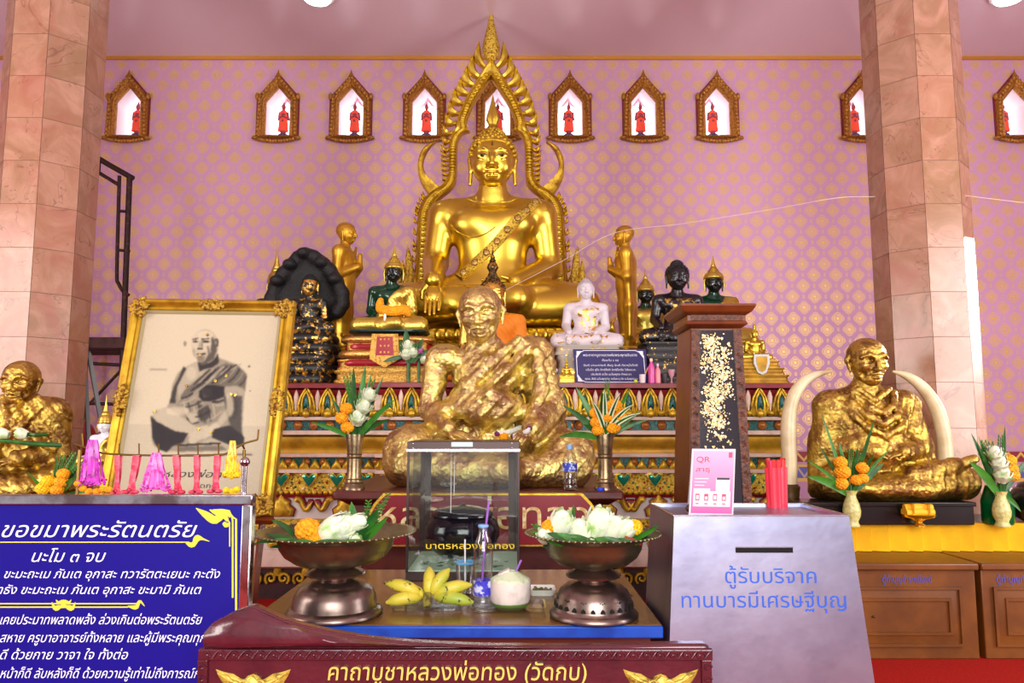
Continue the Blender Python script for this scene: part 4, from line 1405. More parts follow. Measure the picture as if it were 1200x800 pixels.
r, F, S, HS = small_buddha('green-faced Buddha in all-gold robe behind the right disciple', 757.5, 411, 8.62, .335, 1.0, EMER, 'lap', 'crown', (ROBEG, 'both'), EMERF, tip=314, zf=TIER_TOP, h=.016)
pedestal('gilt_seat', F, r, [(118, 76, 2)], TIER_TOP, GOLDM)
r, F, S, HS = small_buddha('green-chested Buddha with gold crown standing tallest behind the tapered wooden cabinet', 838, 404, 8.1, .37, 1.0, EMER, 'lap', 'crown', (ROBEG, 'one'), EMERF, tip=299, zf=TIER_TOP, h=.016)
pedestal('gilt_seat', F, r, [(112, 76, 2)], TIER_TOP, GOLDM)

def chest_leaf(F, W):
    Q = (W - F.o) @ F.R / (F.u * F.k)
    return np.where((Q[:, 1] < -8) & (np.abs(Q[:, 0] - 2) < 44) & (Q[:, 2] > 58) & (Q[:, 2] < 138), -.02, -.3) + np.where(Q[:, 2] < 40, .22, 0)
r, F, S, HS = small_buddha('black seated Buddha with gold-leafed chest and lap beside the wooden cabinet', 795, 405, 7.42, .395, 1.22, BLACKL, 'earth', 'curls', None, None, zf=ALTAR_TOP, leaf=chest_leaf)
pd = pedestal('black_seat', F, r, [(118, 62, (405 - 438) / .395), (108, 58, (405 - 420) / .395), (116, 62, 3)], ALTAR_TOP, patchy('black_gilt_seat', (24, 22, 22), .4, .6, .66, 26))
bh = [c for c in r.children if c.name.startswith('hair')][0]; bh.data.materials[0] = mat('black_curls', (18, 16, 18), .3)
mb = MB(); lathe_px(mb, F, (0, 0, 164 + 1.35 * 31.7 + 33), [(17, -6), (17, 0), (13, 8), (5, 14), (.5, 18)], 16); mb.build('hair_knot', MATS['black_curls'], r, smooth=60)

def white_leaf(F, W):
    Q = (W - F.o) @ F.R / (F.u * F.k)
    return np.where((Q[:, 1] < -8) & (np.abs(Q[:, 0] - 6) < 36) & (Q[:, 2] > 50) & (Q[:, 2] < 134), .0, -.3) + np.where(Q[:, 2] < 42, .27, 0)
r, F, S, HS = small_buddha('white stone Buddha with gold leaf on its chest, right of the golden Buddha', 687, 408, 7.42, .347, 1.0, WHITEM, 'earth', 'cap', None, None, zf=ALTAR_TOP, leaf=white_leaf)
pedestal('stone_seat', F, r, [(112, 62, (408 - 440) / .347), (100, 58, (408 - 418) / .347), (108, 60, 4)], ALTAR_TOP, patchy('gilt_grey_stone', (168, 160, 146), .6, .58, .64, 22))
FW = F

# gilded Buddha with an orange cloth robe, behind the gilded monk
ORANGE = mat('orange_cloth', (216, 122, 10), .7, bump=(60, .3, .01))
def face_leaf(F, W): return np.full(len(W), .03)
r, F, S, HS = small_buddha('gilded Buddha in an orange cloth robe behind the gilded old monk', 577, 444, 7.2, .5, 1.08, patchy('bronze_gilt', (64, 44, 22), .35, .42, .5, 20), 'lap', 'finial', (ORANGE, 'one'), None, zf=ALTAR_TOP, leaf=face_leaf)
[c for c in r.children if c.name.startswith('hair')][0].data.materials[0] = mat('dark_bronze_hair', (60, 44, 20), .4, .6, var=(40, (160, 110, 40), .5, .62))

# small gold Buddha on tiers at the right end of the altar
r, F, S, HS = small_buddha('small gold Buddha on a stepped gold base at the right end of the altar', 885, 422, 7.3, .155, 1.0, GOLDM, 'lap', 'finial', None, None, zf=ALTAR_TOP, h=.009)
pedestal('stepped_base', F, r, [(210, 120, (422 - 440) / .155), (180, 110, (422 - 432) / .155), (150, 95, (422 - 424) / .155), (125, 80, 4)], ALTAR_TOP, GOLDO)
mb = MB(); o = F.P((0, -18 - 110, (422 - 427) / .155)); mb.prism([(-.07, .08), (.07, .08), (.075, .0), (.04, -.09), (0, -.11), (-.04, -.09), (-.075, .0)], -.01, .03, fr=(o, Vector((1, 0, 0)), Z, Vector((0, -1, 0)))); mb.build('silver_shield', mat('silver_trim', (190, 190, 190), .3, .9), r)
mb = MB(); mb.prism([(-.05, .06), (.05, .06), (.05, .0), (.03, -.07), (0, -.085), (-.03, -.07), (-.05, .0)], .03, .035, fr=(o, Vector((1, 0, 0)), Z, Vector((0, -1, 0)))); mb.build('shield_face', GOLDO, r)

# ---------------------------------------------------------------- Buddha sheltered by the naga
F = Fig(362, 391, 7.45, .27)
nr = thing('naga_buddha', 'dark Buddha dotted with gold leaf on coils under a naga hood', 'statue', (F.o[0], F.o[1], ALTAR_TOP))
S = F.S(); buddha_body(F, S, 'lap'); V, Fc = S.mesh(.013); mb = to_mb(V, Fc); mb.merge(to_mb(*S.hands.mesh(.007)))
HS = F.head_frame((0, -8, 164 + 1.35 * 34), 34, 0, 3); head(HS); mb.merge(to_mb(*HS.mesh(HS.s * .08)))
SH = SDF().frame(HS.c, HS.R, HS.s); SH.ell((0, .12, .3), (1.06, 1.15, .9)); SH.ell((0, .15, .95), (.6, .6, .5), .25); SH.box((0, -1.15, -.5), (2, 1.1, 1.2), .2, .05, mode='-', rot=rotx(-12))
b = mb.build('body', NAGAM, nr, smooth=180, recalc=False)
leaf_attr(b, lambda W: np.where(((W - F.o) @ F.R / (F.u * F.k))[:, 1] < -5, -.03, -.2) + np.where(((W - F.o) / (F.u * F.k))[:, 2] > 165, .08, 0))
hb = to_mb(*SH.mesh(HS.s * .08)).build('hair', mat('black_stone', (13, 14, 14), .6, bump=(50, .7, .02)), nr, smooth=180, recalc=False)
mb = MB()
zc = [393, 404, 416, 428, 440]; wd = [33, 35, 34.5, 33.5, 32]
for i, (py, w) in enumerate(zip(zc, wd)):
    c = at(362, py + 5, 7.45); u = F.u
    ring = []
    R_ = 6.4 * u
    for k in range(40):
        a = 2 * math.pi * k / 40
        sx = abs(math.cos(a)) ** .75 * (1 if math.cos(a) > 0 else -1); sy = abs(math.sin(a)) ** .75 * (1 if math.sin(a) > 0 else -1)
        ctr = Vector((c.x + (w * u - R_) * sx, 7.5 + (.25 - R_) * sy, c.z)); out = Vector((math.cos(a), math.sin(a), 0))
        ring.append([ctr + out * (R_ * math.cos(b_)) + Z * (R_ * 1.02 * math.sin(b_)) for b_ in [2 * math.pi * q / 12 for q in range(12)]])
    mb.loft(ring, loop=True)
c = at(362, 448, 7.45)
mb.loft([rings_rect(c.x, 7.5, 26 * F.u, .22, z, .1) for z in (ALTAR_TOP, at(362, 388, 7.45).z)])
cb = mb.build('coils', NAGAM, nr, smooth=180, recalc=False)
leaf_attr(cb, lambda W: np.where(W[:, 1] < 7.38, -.03, -.15) + .05 * np.sin(W[:, 2] * 60))
hood = [(318, 360), (320, 350), (324, 338), (333, 322), (343, 311), (351, 303), (359, 298), (369, 302), (380, 309), (388, 318), (396, 330), (402, 344), (403, 357), (396, 366), (384, 372), (362, 380), (340, 374), (326, 368)]
S = SDF(); HY = 7.64
pts = [A3(at(x, y, HY)) for x, y in hood]
cen = A3(at(361, 345, HY))
for i, (a, b_) in enumerate(zip(pts[:13], pts[1:14])):
    S.cap(a + A3((0, -.06, 0)), b_ + A3((0, -.06, 0)), .062 if i % 2 else .052, .052 if i % 2 else .062, .012)
for a in pts: S.cap(a, cen + A3((0, .06, 0)), .05, .07, .08)
for x, y in ((359, 299), (343, 312), (380, 310), (328, 331), (395, 329)): S.ell(A3(at(x, y, HY)) + A3((0, -.1, .0)), (.07, .09, .055), .02)
to_mb(*S.mesh(.016)).build('naga_hood', MATS['black_stone'], nr, smooth=180, recalc=False)

# ---------------------------------------------------------------- the two standing disciples
def disciple(label, cx, base, Y, yaw, k=1.0):
    F = Fig(cx, base, Y, k, yaw)
    r = thing('standing_disciple', label, 'statue', (F.o[0], F.o[1], TIER_TOP))
    S = F.S()
    S.chain([(0, 1, 10), (0, 1, 45), (0, 0, 78), (0, 0, 96)], [13.5, 14.5, 15, 15.5], 8, squash=((0, 1, 0), .75))
    S.ell((0, 0, 104), (19, 12, 18), 8); S.cap((0, 1, 112), (0, -1, 128), 6.5, 5.8, 4)
    for s in (-1, 1):
        S.ell((s * 16, 0, 113), (8, 8, 7), 6)
        S.cap((s * 18, 0, 112), (s * 20, 1, 84), 6.6, 5.6, 3); S.cap((s * 20, 1, 84), (s * 4, -18, 96), 5.4, 4, 3)
        S.cap((s * 1.3, -18.5, 95), (s * 1.0, -19.5, 110), 3.6, 2.4, 1.5, squash=((1, 0, 0), .7))
        S.cap((s * 3.5, -17, 97), (s * 1, -15.5, 104), 1.6, 1.2, 1)
        S.cap((s * 7, -3, 4), (s * 7, -12, 2.5), 4, 3.2, 2)
        S.cap((s * 7, 0, 14), (s * 7, 0, 3), 5, 4.5, 3)
    S.chain([(-20, 6, 86), (-17, 8, 50), (-14, 6, 12)], [3, 4, 3], 5); S.chain([(19, 2, 84), (17, 3, 50), (14, 3, 14)], [4, 4.5, 3], 5)
    S.chain([(13, -9, 122), (0, -12, 106), (-15, -7, 92)], [1.6, 1.6, 1.6], 1.5)
    S.chain([(-12, -6, 15), (0, -10, 13), (12, -6, 15)], [2, 2, 2], 2)
    mb = to_mb(*S.mesh(.0125))
    HS = F.head_frame((0, -2, 138), 10.2, 0, 2); head(HS, 'monk2' if False else 'buddha')
    mb.merge(to_mb(*HS.mesh(HS.s * .08)))
    mb.build('body', mat('matt_gold_paint', (206, 162, 50), .38, .75, var=(5, (178, 130, 34), .35, .7)), r, smooth=180, recalc=False)
    SH = SDF().frame(HS.c, HS.R, HS.s); SH.ell((0, .12, .25), (1.05, 1.14, .95)); SH.box((0, -1.15, -.5), (2, 1.1, 1.15), .2, .05, mode='-', rot=rotx(-14)); SH.box((0, 0, -1.3), (2, 2, 1), 0, 0, mode='-')
    to_mb(*SH.mesh(HS.s * .09)).build('cropped_hair', mat('dull_gold_hair', (176, 124, 34), .5, .6, bump=(150, .6, .006)), r, smooth=180, recalc=False)
    mb = MB(); o = F.P((0, -2, 0)); s = F.u * k
    mb.lathe([(18 * s, TIER_TOP - o.z), (18 * s, TIER_TOP - o.z + .02), (16 * s, TIER_TOP - o.z + .04), (17.5 * s, .0 - .01), (16 * s, .012)], c=o, seg=28)
    mb.build('round_base', GOLDM, r, smooth=40)
disciple('standing gold disciple facing right with joined palms, left of the great Buddha', 401, 409, 7.98, 80)
disciple('standing gold disciple facing left with joined palms, right of the great Buddha', 735, 408, 7.98, -98, .97)

# ---------------------------------------------------------------- gilded monks
def monk(label, cx, base, Y, J, zf, h=.013, amp=1.6, robe='one', crum=11, seed=1.0, m=None):
    F = Fig(cx, base, Y); F.o[2] = zf
    r = thing('monk_statue', label, 'statue', (F.o[0], F.o[1], zf))
    S = F.S()
    for e in J['ell']: S.ell(*e)
    for c in J['cap']: S.cap(*c)
    for c in J['chain']: S.chain(*c)
    u = F.u
    fr = J['fold']
    def folds(P):
        Q = (P - F.o) / u
        m_ = fr[0](Q)
        return u * m_ * (.75 * np.sin(Q @ A3(fr[1])) + .3 * np.sin(Q @ A3(fr[1]) * 2.3 + Q[:, 2] * .1))
    S.ops.append((folds, 0, '~'))
    for hd in J['hands']: hand(S, *hd)
    V, Fc = S.mesh(h)
    V = crumple(V, Fc, amp * u, 1 / (crum * u), seed)
    V[:, 2] = np.maximum(V[:, 2], F.o[2] + .001)
    mb = to_mb(V, Fc)
    V, Fc = S.hands.mesh(h * .55); V = crumple(V, Fc, amp * u * .15, 1 / (crum * .4 * u), seed + 1); mb.merge(to_mb(V, Fc))
    HS = F.head_frame(*J['head']); head(HS, 'monk')
    V, Fc = HS.mesh(HS.s * .05)
    V = crumple(V, Fc, amp * u * .16, 1 / (crum * .45 * u), seed + 3)
    mb.merge(to_mb(V, Fc))
    mb.build('body', m or LEAF, r, smooth=180, recalc=False)
    return r, F, S

PED_TOP = at(560, 572, 5.2).z
J = dict(
    ell=[((0, -15, 20), (104, 62, 24), 16), ((6, 8, 62), (44, 36, 46), 12), ((5, 2, 126), (43, 32, 42), 12), ((-44, 2, 146), (22, 20, 17), 10), ((54, 4, 152), (26, 22, 19), 10),
         ((8, -30, 88), (40, 18, 22), 10)],
    cap=[((-34, 10, 40), (-84, -25, 38), 36, 30, 14), ((36, 10, 40), (98, -25, 34), 36, 29, 14), ((-86, -38, 22), (30, -72, 16), 24, 15, 9), ((98, -38, 20), (-18, -66, 14), 24, 15, 9),
         ((0, 4, 150), (-4, -14, 178), 22, 17, 8), ((-54, 2, 146), (-64, -6, 86), 16, 12.5, 4), ((-64, -6, 86), (-36, -54, 62), 12.5, 9, 4), ((60, 4, 150), (72, -4, 86), 23, 20, 7), ((74, -4, 86), (56, -52, 62), 21, 14, 6), ((74, 0, 95), (80, 6, 46), 20, 14, 9)],
    chain=[([(40, -18, 168), (8, -30, 140), (-20, -31, 114), (-46, -16, 92)], [5, 5, 5, 4], 9), ([(52, -16, 160), (24, -31, 128), (-4, -34, 104), (-40, -26, 86)], [5, 5, 5, 4], 9),
           ([(-50, -22, 86), (0, -44, 82), (56, -26, 84)], [8, 9, 8], 6), ([(10, -42, 98), (24, -40, 92)], [12, 9], 6), ([(62, -24, 150), (66, -30, 110), (58, -42, 78)], [7, 8, 7], 6)],
    fold=(lambda Q: np.clip((Q[:, 0] * .8 + 70 - (Q[:, 2] - 60) * .35) / 30, 0, 1) * np.clip((Q[:, 2] - 10) / 20, 0, 1) * np.clip((176 - Q[:, 2]) / 10, 0, 1) * 1.1, (.26, .05, -.30)),
    hands=[((-36, -54, 62), (.8, -.5, -.25), (.1, .2, -1), 20, .4, -1), ((56, -52, 62), (-.45, -.7, -.2), (-.3, .2, -1), 20, .5, 1)],
    head=((-4, -22, 197), 25, -6, 6, -4))
r, FM, SM = monk('large gold-leafed old monk seated at the centre on the maroon pedestal', 567, 571, 5.6, J, PED_TOP, h=.0105, amp=.8, m=LEAFB)

SHELF_TOP = at(1050, 617.5, 5.44).z
J = dict(
    ell=[((0, -6, 14), (82, 44, 16), 12), ((-14, 8, 48), (46, 34, 40), 14), ((-14, 4, 88), (50, 32, 36), 14), ((-54, 6, 108), (20, 20, 16), 10), ((30, 6, 108), (20, 20, 16), 10), ((-12, -22, 60), (34, 16, 24), 10)],
    cap=[((-40, 8, 26), (-62, -14, 20), 26, 20, 10), ((10, 8, 26), (84, -12, 20), 26, 19, 10), ((84, -16, 18), (-20, -34, 14), 18, 13, 6), ((-62, -16, 16), (30, -34, 12), 18, 12, 6), ((20, -28, 26), (70, -26, 38), 13, 10, 5), ((70, -26, 38), (92, -30, 46), 8, 5, 3),
         ((-14, 4, 112), (-14, -3, 138), 18, 14, 6), ((-14, 5, 122), (-50, 6, 112), 13, 12, 10), ((-14, 5, 122), (26, 6, 112), 13, 12, 10), ((-56, 6, 106), (-62, 4, 60), 18, 15, 6), ((-62, 4, 60), (-22, -34, 54), 14, 9, 4), ((32, 6, 106), (46, 4, 58), 18, 15, 6), ((46, 4, 58), (10, -36, 54), 14, 9, 4), ((-64, 8, 66), (-70, 6, 10), 16, 14, 8), ((48, 8, 64), (50, 4, 22), 14, 14, 8)],
    chain=[([(-34, -12, 122), (-22, -26, 104), (-10, -30, 98), (4, -26, 104), (14, -10, 122)], [4, 4, 4, 4, 4], 3), ([(-42, -10, 116), (-26, -30, 94), (-12, -34, 86), (6, -30, 94), (22, -8, 116)], [4.5, 4.5, 4.5, 4.5, 4.5], 3), ([(-48, -12, 108), (-28, -34, 80), (-10, -36, 72), (10, -32, 82), (30, -8, 108)], [4, 4, 4, 4, 4], 3), ([(-30, -16, 126), (-14, -24, 112), (6, -16, 126)], [3.5, 3.5, 3.5], 3)],
    fold=(lambda Q: np.clip((Q[:, 2] - 6) / 12, 0, 1) * np.clip((122 - Q[:, 2]) / 8, 0, 1) * 1.0, (.36, .1, -.1)),
    hands=[((-22, -34, 54), (1, -.3, -.15), (.1, .3, -1), 15, .4, -1), ((10, -36, 54), (-1, -.25, -.1), (.1, .3, -1), 15, .4, 1)],
    head=((-14, -8, 159), 21.5, 5, 3, 0))
monk('gilded monk seated between two white tusks on the right shelf', 1035, 586, 5.85, J, at(1040, 588.5, 5.54).z, h=.009, amp=.4, seed=5)

LM_TOP = at(20, 583, 4.5).z
J = dict(
    ell=[((0, -6, 14), (84, 44, 16), 12), ((-2, 8, 48), (46, 34, 40), 14), ((-2, 4, 84), (48, 32, 36), 14), ((-40, 6, 100), (20, 20, 16), 10), ((29, 6, 100), (18, 20, 16), 10)],
    cap=[((-30, 8, 26), (-80, -14, 20), 26, 20, 10), ((30, 8, 26), (56, -14, 20), 26, 19, 10), ((54, -20, 18), (-30, -46, 14), 18, 13, 6), ((-70, -22, 16), (30, -44, 12), 18, 12, 6),
         ((-2, 4, 106), (-6, -4, 128), 15, 12, 6), ((-44, 6, 98), (-54, 4, 52), 17, 13, 6), ((-54, 4, 52), (-22, -34, 46), 13, 9, 4), ((32, 6, 98), (40, 4, 50), 15, 13, 6), ((40, 4, 50), (16, -36, 46), 13, 10, 4)],
    chain=[([(-20, -12, 116), (0, -30, 90), (30, -24, 66), (44, -14, 56)], [4, 4, 4, 4], 3), ([(22, -14, 114), (-2, -32, 84), (-34, -24, 58)], [5, 5, 5], 4), ([(30, -12, 110), (14, -32, 82), (-20, -30, 54)], [4, 4, 4], 4)],
    fold=(lambda Q: np.clip((Q[:, 0] + 40) / 30, 0, 1) * np.clip((Q[:, 2] - 6) / 12, 0, 1) * np.clip((118 - Q[:, 2]) / 8, 0, 1), (.4, .1, .3)),
    hands=[((-22, -34, 46), (1, -.3, -.15), (.1, .3, -1), 15, .4, -1), ((16, -36, 46), (-1, -.25, -.1), (.1, .3, -1), 15, .4, 1)],
    head=((-4, -8, 134), 19.5, 6, 2, 0))
monk('gold-leafed monk at the left edge behind the blue board', 24, 580, 4.5, J, LM_TOP, h=.009, amp=.5, seed=9)

# ---------------------------------------------------------------- little standing Buddhas in the niches
NB = None
names = {64: 'hidden', 151: 'window left of the others beside the left column', 326: 'first window right of the gap after the left column', 411.5: 'second window left of the flame arch', 497.5: 'window just left of the flame arch',
         583: 'window framed by the flame arch', 668: 'window just right of the flame arch', 754: 'second window right of the flame arch', 840.5: 'third window right of the flame arch', 1010: 'window cut by the right column', 1096: 'hidden', 1189: 'window at the right edge of the wall'}
zs = at(600, OPEN['bot'] - .5, WY + .25).z
F = Fig(583, 160, WY + .25)
for cx in WIN:
    if names[cx] == 'hidden': continue
    c, P = win_pts(cx, **OPEN)
    lab = 'tiny red-robed standing Buddha in the ' + names[cx]
    if NB is None:
        F.o = A3((c, WY + .25, zs))
        NB = thing('standing_buddha', lab, 'statue', (c, WY + .25, zs), 'red-robed Buddhas in the wall windows')
        S = F.S()
        S.chain([(0, 0, 5), (0, 0, 16), (0, 0, 24)], [3.4, 3.6, 3.4], 2); S.ell((0, 0, 26), (4.6, 2.8, 4), 2); S.cap((0, 0, 28), (0, 0, 32), 1.6, 1.5, 1)
        S.ell((0, -.4, 34.5), (2.3, 2.5, 3.1), .6); S.ell((0, 0, 37.5), (1.4, 1.4, 1.4), .5); S.cap((0, 0, 38), (0, 0, 43), .9, .2, .3)
        for s in (-1, 1):
            S.cap((s * 4.4, 0, 27.5), (s * 5.4, .2, 20), 1.6, 1.4, .8); S.cap((s * 5.4, .2, 20), (s * 2, -4, 22), 1.3, 1.0, .6)
            S.cap((s * 1.8, 0, 6), (s * 1.8, -.3, 3), 1.3, 1.2, .5)
        to_mb(*S.mesh(.0095)).build('body', mat('dark_red_figure', (150, 56, 70), .5), NB, smooth=180, recalc=False)
        S = F.S(); S.chain([(0, -.6, 5.5), (0, -.8, 14), (0, -.4, 27)], [6.2, 5.2, 4.3], 1, squash=((0, 1, 0), .62)); S.box((0, 0, 2), (12, 12, 3.2), mode='-')
        to_mb(*S.mesh(.0095)).build('robe', mat('red_robe', (250, 84, 56), .8), NB, smooth=180, recalc=False)
        mb = MB(); s = F.u; mb.lathe([(5.5 * s, -.06), (5.5 * s, 1.5 * s), (4 * s, 2.4 * s), (.01, 2.6 * s)], c=F.P((0, 0, 0)), seg=16); mb.build('foot_base', mat('niche_base', (70, 60, 110), .5), NB)
    else:
        o = copy_tree(NB); o.location = (c, WY + .25, zs); o['label'] = lab
# ================================================================ in front of the altar
BROWN = mat('brown_lacquer', (92, 36, 28), .35, var=(8, (70, 24, 20), .4, .7), bump=(20, .15, .01))
WOOD = mat('red_brown_wood', (112, 54, 18), .35, var=(5, (92, 38, 14), .35, .7), bump=(40, .15, .006))
WOODC = mat('carved_red_brown_wood', (102, 52, 22), .4, var=(30, (62, 28, 10), .4, .62), bump=(42, 1.0, .012))
STEEL = mat('stainless_steel', (205, 200, 208), .26, 1.0, var=(4, (180, 172, 184), .35, .7), bump=(6, .06, .02))
BRASS = mat('old_brass', (150, 128, 96), .34, .9, var=(14, (100, 84, 66), .4, .65), bump=(30, .15, .008))
def thin_clear(name, tint, lo, hi, rough=.03):
    m = bpy.data.materials.new(name); m.use_nodes = True; nt = m.node_tree; n = nt.nodes; n.remove(n['Principled BSDF'])
    t_ = n.new('ShaderNodeBsdfTransparent'); t_.inputs[0].default_value = (*tint, 1)
    g_ = n.new('ShaderNodeBsdfGlossy'); g_.inputs['Roughness'].default_value = rough
    lw = n.new('ShaderNodeLayerWeight'); lw.inputs[0].default_value = .35
    mr = n.new('ShaderNodeMapRange'); mr.inputs[3].default_value = lo; mr.inputs[4].default_value = hi
    mx = n.new('ShaderNodeMixShader'); nt.links.new(lw.outputs['Facing'], mr.inputs[0]); nt.links.new(mr.outputs[0], mx.inputs[0])
    nt.links.new(t_.outputs[0], mx.inputs[1]); nt.links.new(g_.outputs[0], mx.inputs[2]); nt.links.new(mx.outputs[0], n['Material Output'].inputs[0])
    MATS[name] = m; return m
GLASS = thin_clear('clear_glass', (.94, .97, .96), .04, .6)
CLEAR = thin_clear('clear_plastic', (.95, .97, .98), .07, .75, .08)
GREEN = mat('leaf_green', (24, 78, 24), .4, var=(14, (50, 112, 34), .45, .7))
GREEN2 = mat('fresh_leaf_green', (58, 124, 34), .4, var=(14, (34, 92, 28), .45, .7))
LOTUS = mat('lotus_white', (224, 232, 204), .45, var=(16, (160, 198, 112), .5, .7))
MARI = mat('marigold_orange', (252, 176, 4), .7, var=(60, (240, 142, 2), .4, .65), bump=(90, .8, .01))
YELLOW = mat('marigold_yellow', (250, 212, 14), .7, var=(60, (238, 176, 6), .4, .65), bump=(90, .8, .01))

def lotus(parent, c, r, up=(0, 0, 1), name='lotus', open_=.35, m=None):
    """a folded white lotus: overlapping cupped petals round a bud"""
    mb = MB(); up = Vector(up).normalized(); q = up.to_track_quat('Z', 'Y'); c = Vector(c)
    mb.ell(c + up * (r * .1), (r * .62, r * .62, r * .8), 14, 8, m=q.to_matrix().to_4x4())
    for ring, (n, tilt, L, w) in enumerate(((5, .25 * open_, 1.5, .95), (6, .7 * open_, 1.45, 1.0), (7, 1.25 * open_, 1.2, .95))):
        for k in range(n):
            a = 2 * math.pi * (k + ring * .37) / n
            rows = []
            for i in range(7):
                t = i / 6
                ang = -.9 + t * (1.75 - tilt)           # along a meridian from the base up
                rr = r * (.74 + .14 * ring * open_ + tilt * .5 * t * t); hz = r * (1.05 * math.sin(ang) * L * .75)
                row = []
                ww = w * (math.sin(math.pi * (.12 + .84 * t)) ** .8)
                for j in range(5):
                    b = a + (j - 2) / 2 * ww * .62
                    rad = rr * (math.cos(ang * .8) * .92 + .12 * tilt * t) * (1 - .04 * abs(j - 2))
                    row.append(c + q @ Vector((rad * math.cos(b), rad * math.sin(b), hz)))
                rows.append(row)
            v = [p for row in rows for p in row]
            mb.add(v, [(i * 5 + j, i * 5 + j + 1, (i + 1) * 5 + j + 1, (i + 1) * 5 + j) for i in range(6) for j in range(4)])
    return mb.build(name, m or LOTUS, parent, smooth=60, recalc=False)
def marigold(parent, c, r, m=None, name='marigold', squash=.85, seed=0):
    mb = MB(); c = Vector(c); rnd = random.Random(seed + int(c.x * 999))
    mb.ell(c, (r * .8, r * .8, r * .8 * squash), 10, 7)
    for i in range(70):
        z = 1 - 2 * (i + .5) / 70; a = i * 2.39996; q = math.sqrt(1 - z * z)
        d = Vector((q * math.cos(a), q * math.sin(a), z * squash)); p = c + d * r * .82
        s = r * rnd.uniform(.2, .3)
        mb.ell(p, (s, s, s * .7), 6, 4, m=d.to_track_quat('Z', 'Y').to_matrix().to_4x4())
    return mb.build(name, m or MARI, parent, smooth=60)

# ---------------------------------------------------------------- pedestal of the old monk
PY0 = 4.98
pl, pr_ = at(390, 575, PY0).x, at(731, 575, PY0).x
zt_ = PED_TOP
ped = thing('statue_pedestal', 'broad maroon lacquered pedestal under the gilded old monk', 'pedestal', ((pl + pr_) / 2, 5.6, 0))
zp = lambda py: at(600, py, PY0).z
mb = MB()
def slab(x0, x1, y0, y1, a, b, o=0): mb.box(x0 - o, x1 + o, y0 - o, y1 + o, a, b)
PB = 6.6
slab(pl, pr_, PY0, PB, zp(586), zt_)
mb.build('ledge_top', BROWN, ped, bevel=.012)
mb = MB(); mb.frustum((pl + .09, pr_ - .09, PY0 + .09, PB - .05), (pl + .03, pr_ - .03, PY0 + .03, PB - .02), zp(593), zp(586)); mb.box(pl + .12, pr_ - .12, PY0 + .12, PB - .06, zp(606), zp(593)); mb.build('moulding', BROWN, ped)
mb = MB(); mb.box(pl + .06, pr_ - .06, PY0 + .06, PB - .05, zp(613), zp(606)); mb.frustum((pl + .16, pr_ - .16, PY0 + .16, PB - .1), (pl + .08, pr_ - .08, PY0 + .08, PB - .06), zp(640), zp(613))
mb.box(pl + .16, pr_ - .16, PY0 + .16, PB - .1, 0.25, zp(640)); mb.box(pl + .05, pr_ - .05, PY0 + .05, PB - .02, 0, .25); mb.build('base', BROWN, ped)
# maroon plaque with the gilt name, leaning on the front of the pedestal
plq = thing('name_plaque', 'maroon plaque with clipped corners and large gilt letters on the pedestal front', 'sign', (at(565, 640, 4.9).x, 4.9, at(565, 640, 4.9).z))
def pl_pt(px, py): q = at(px, py, 4.9); return (q.x, q.z)
out = [pl_pt(*p) for p in ((449, 578), (683, 578), (694, 590), (700, 601), (697, 611), (700, 622), (690, 640), (442, 640), (432, 622), (435, 611), (432, 601), (438, 590))]
cx_ = sum(p[0] for p in out) / len(out); cz_ = sum(p[1] for p in out) / len(out)
sc_ = lambda f: [(cx_ + (x - cx_) * (1 - (1 - f) * .35), cz_ + (z - cz_) * f) for x, z in out]
fr = (Vector((0, 4.9, 0)), Vector((1, 0, 0)), Z, Vector((0, -1, 0)))
mb = MB(); mb.prism(out, -.07, 0, fr=fr); mb.build('gilt_rim', GOLDP, plq, smooth=0)
mb = MB(); mb.prism(sc_(.93), 0, .012, fr=fr); mb.build('panel', mat('deep_maroon', (128, 8, 32), .3), plq, smooth=0)
mb = MB(); a, b = at(443, 619, 4.888), at(690, 619, 4.888)
lettering(mb, 'หลวงพ่อทอง', (a + b) / 2, (1, 0, 0), Z, width=(b - a).length, height=.175, weight=.05, depth=.012)
mb.build('lettering', mat('gilt_letters', (232, 216, 160), .4, .1, var=(30, (196, 160, 90), .4, .6)), plq, smooth=0)
# brass foot under the plaque
# ---------------------------------------------------------------- brass vases with bouquets, water bottle on the ledge
def brass_vase(label, px, Y=5.1):
    b = at(px, 573, Y); b.z = zt_; u = (at(px + 50, 540, Y).x - at(px - 50, 540, Y).x) / 100
    r = thing('brass_vase', label, 'vase', b)
    mb = MB(); k = u
    mb.lathe([(13 * k, 0), (13 * k, 3 * k), (11 * k, 5 * k), (10 * k, 10 * k), (8.4 * k, 16 * k), (8.2 * k, 36 * k), (9 * k, 50 * k), (10.8 * k, 63 * k), (10.6 * k, 64 * k), (9.4 * k, 62 * k), (7.4 * k, 36 * k), (.5 * k, 34 * k)], c=b, seg=32)
    mb.build('vase_body', BRASS, r, smooth=60)
    mb = MB()
    for z, rr in ((8, 10.8), (12, 9.8), (37, 8.9), (41, 8.9)): mb.lathe([(rr * k - .004, (z - 1) * k), (rr * k + .003, z * k), (rr * k - .004, (z + 1) * k)], c=b, seg=32, cap=False)
    mb.build('vase_rings', BRASS, r, smooth=60)
    return r, b, k
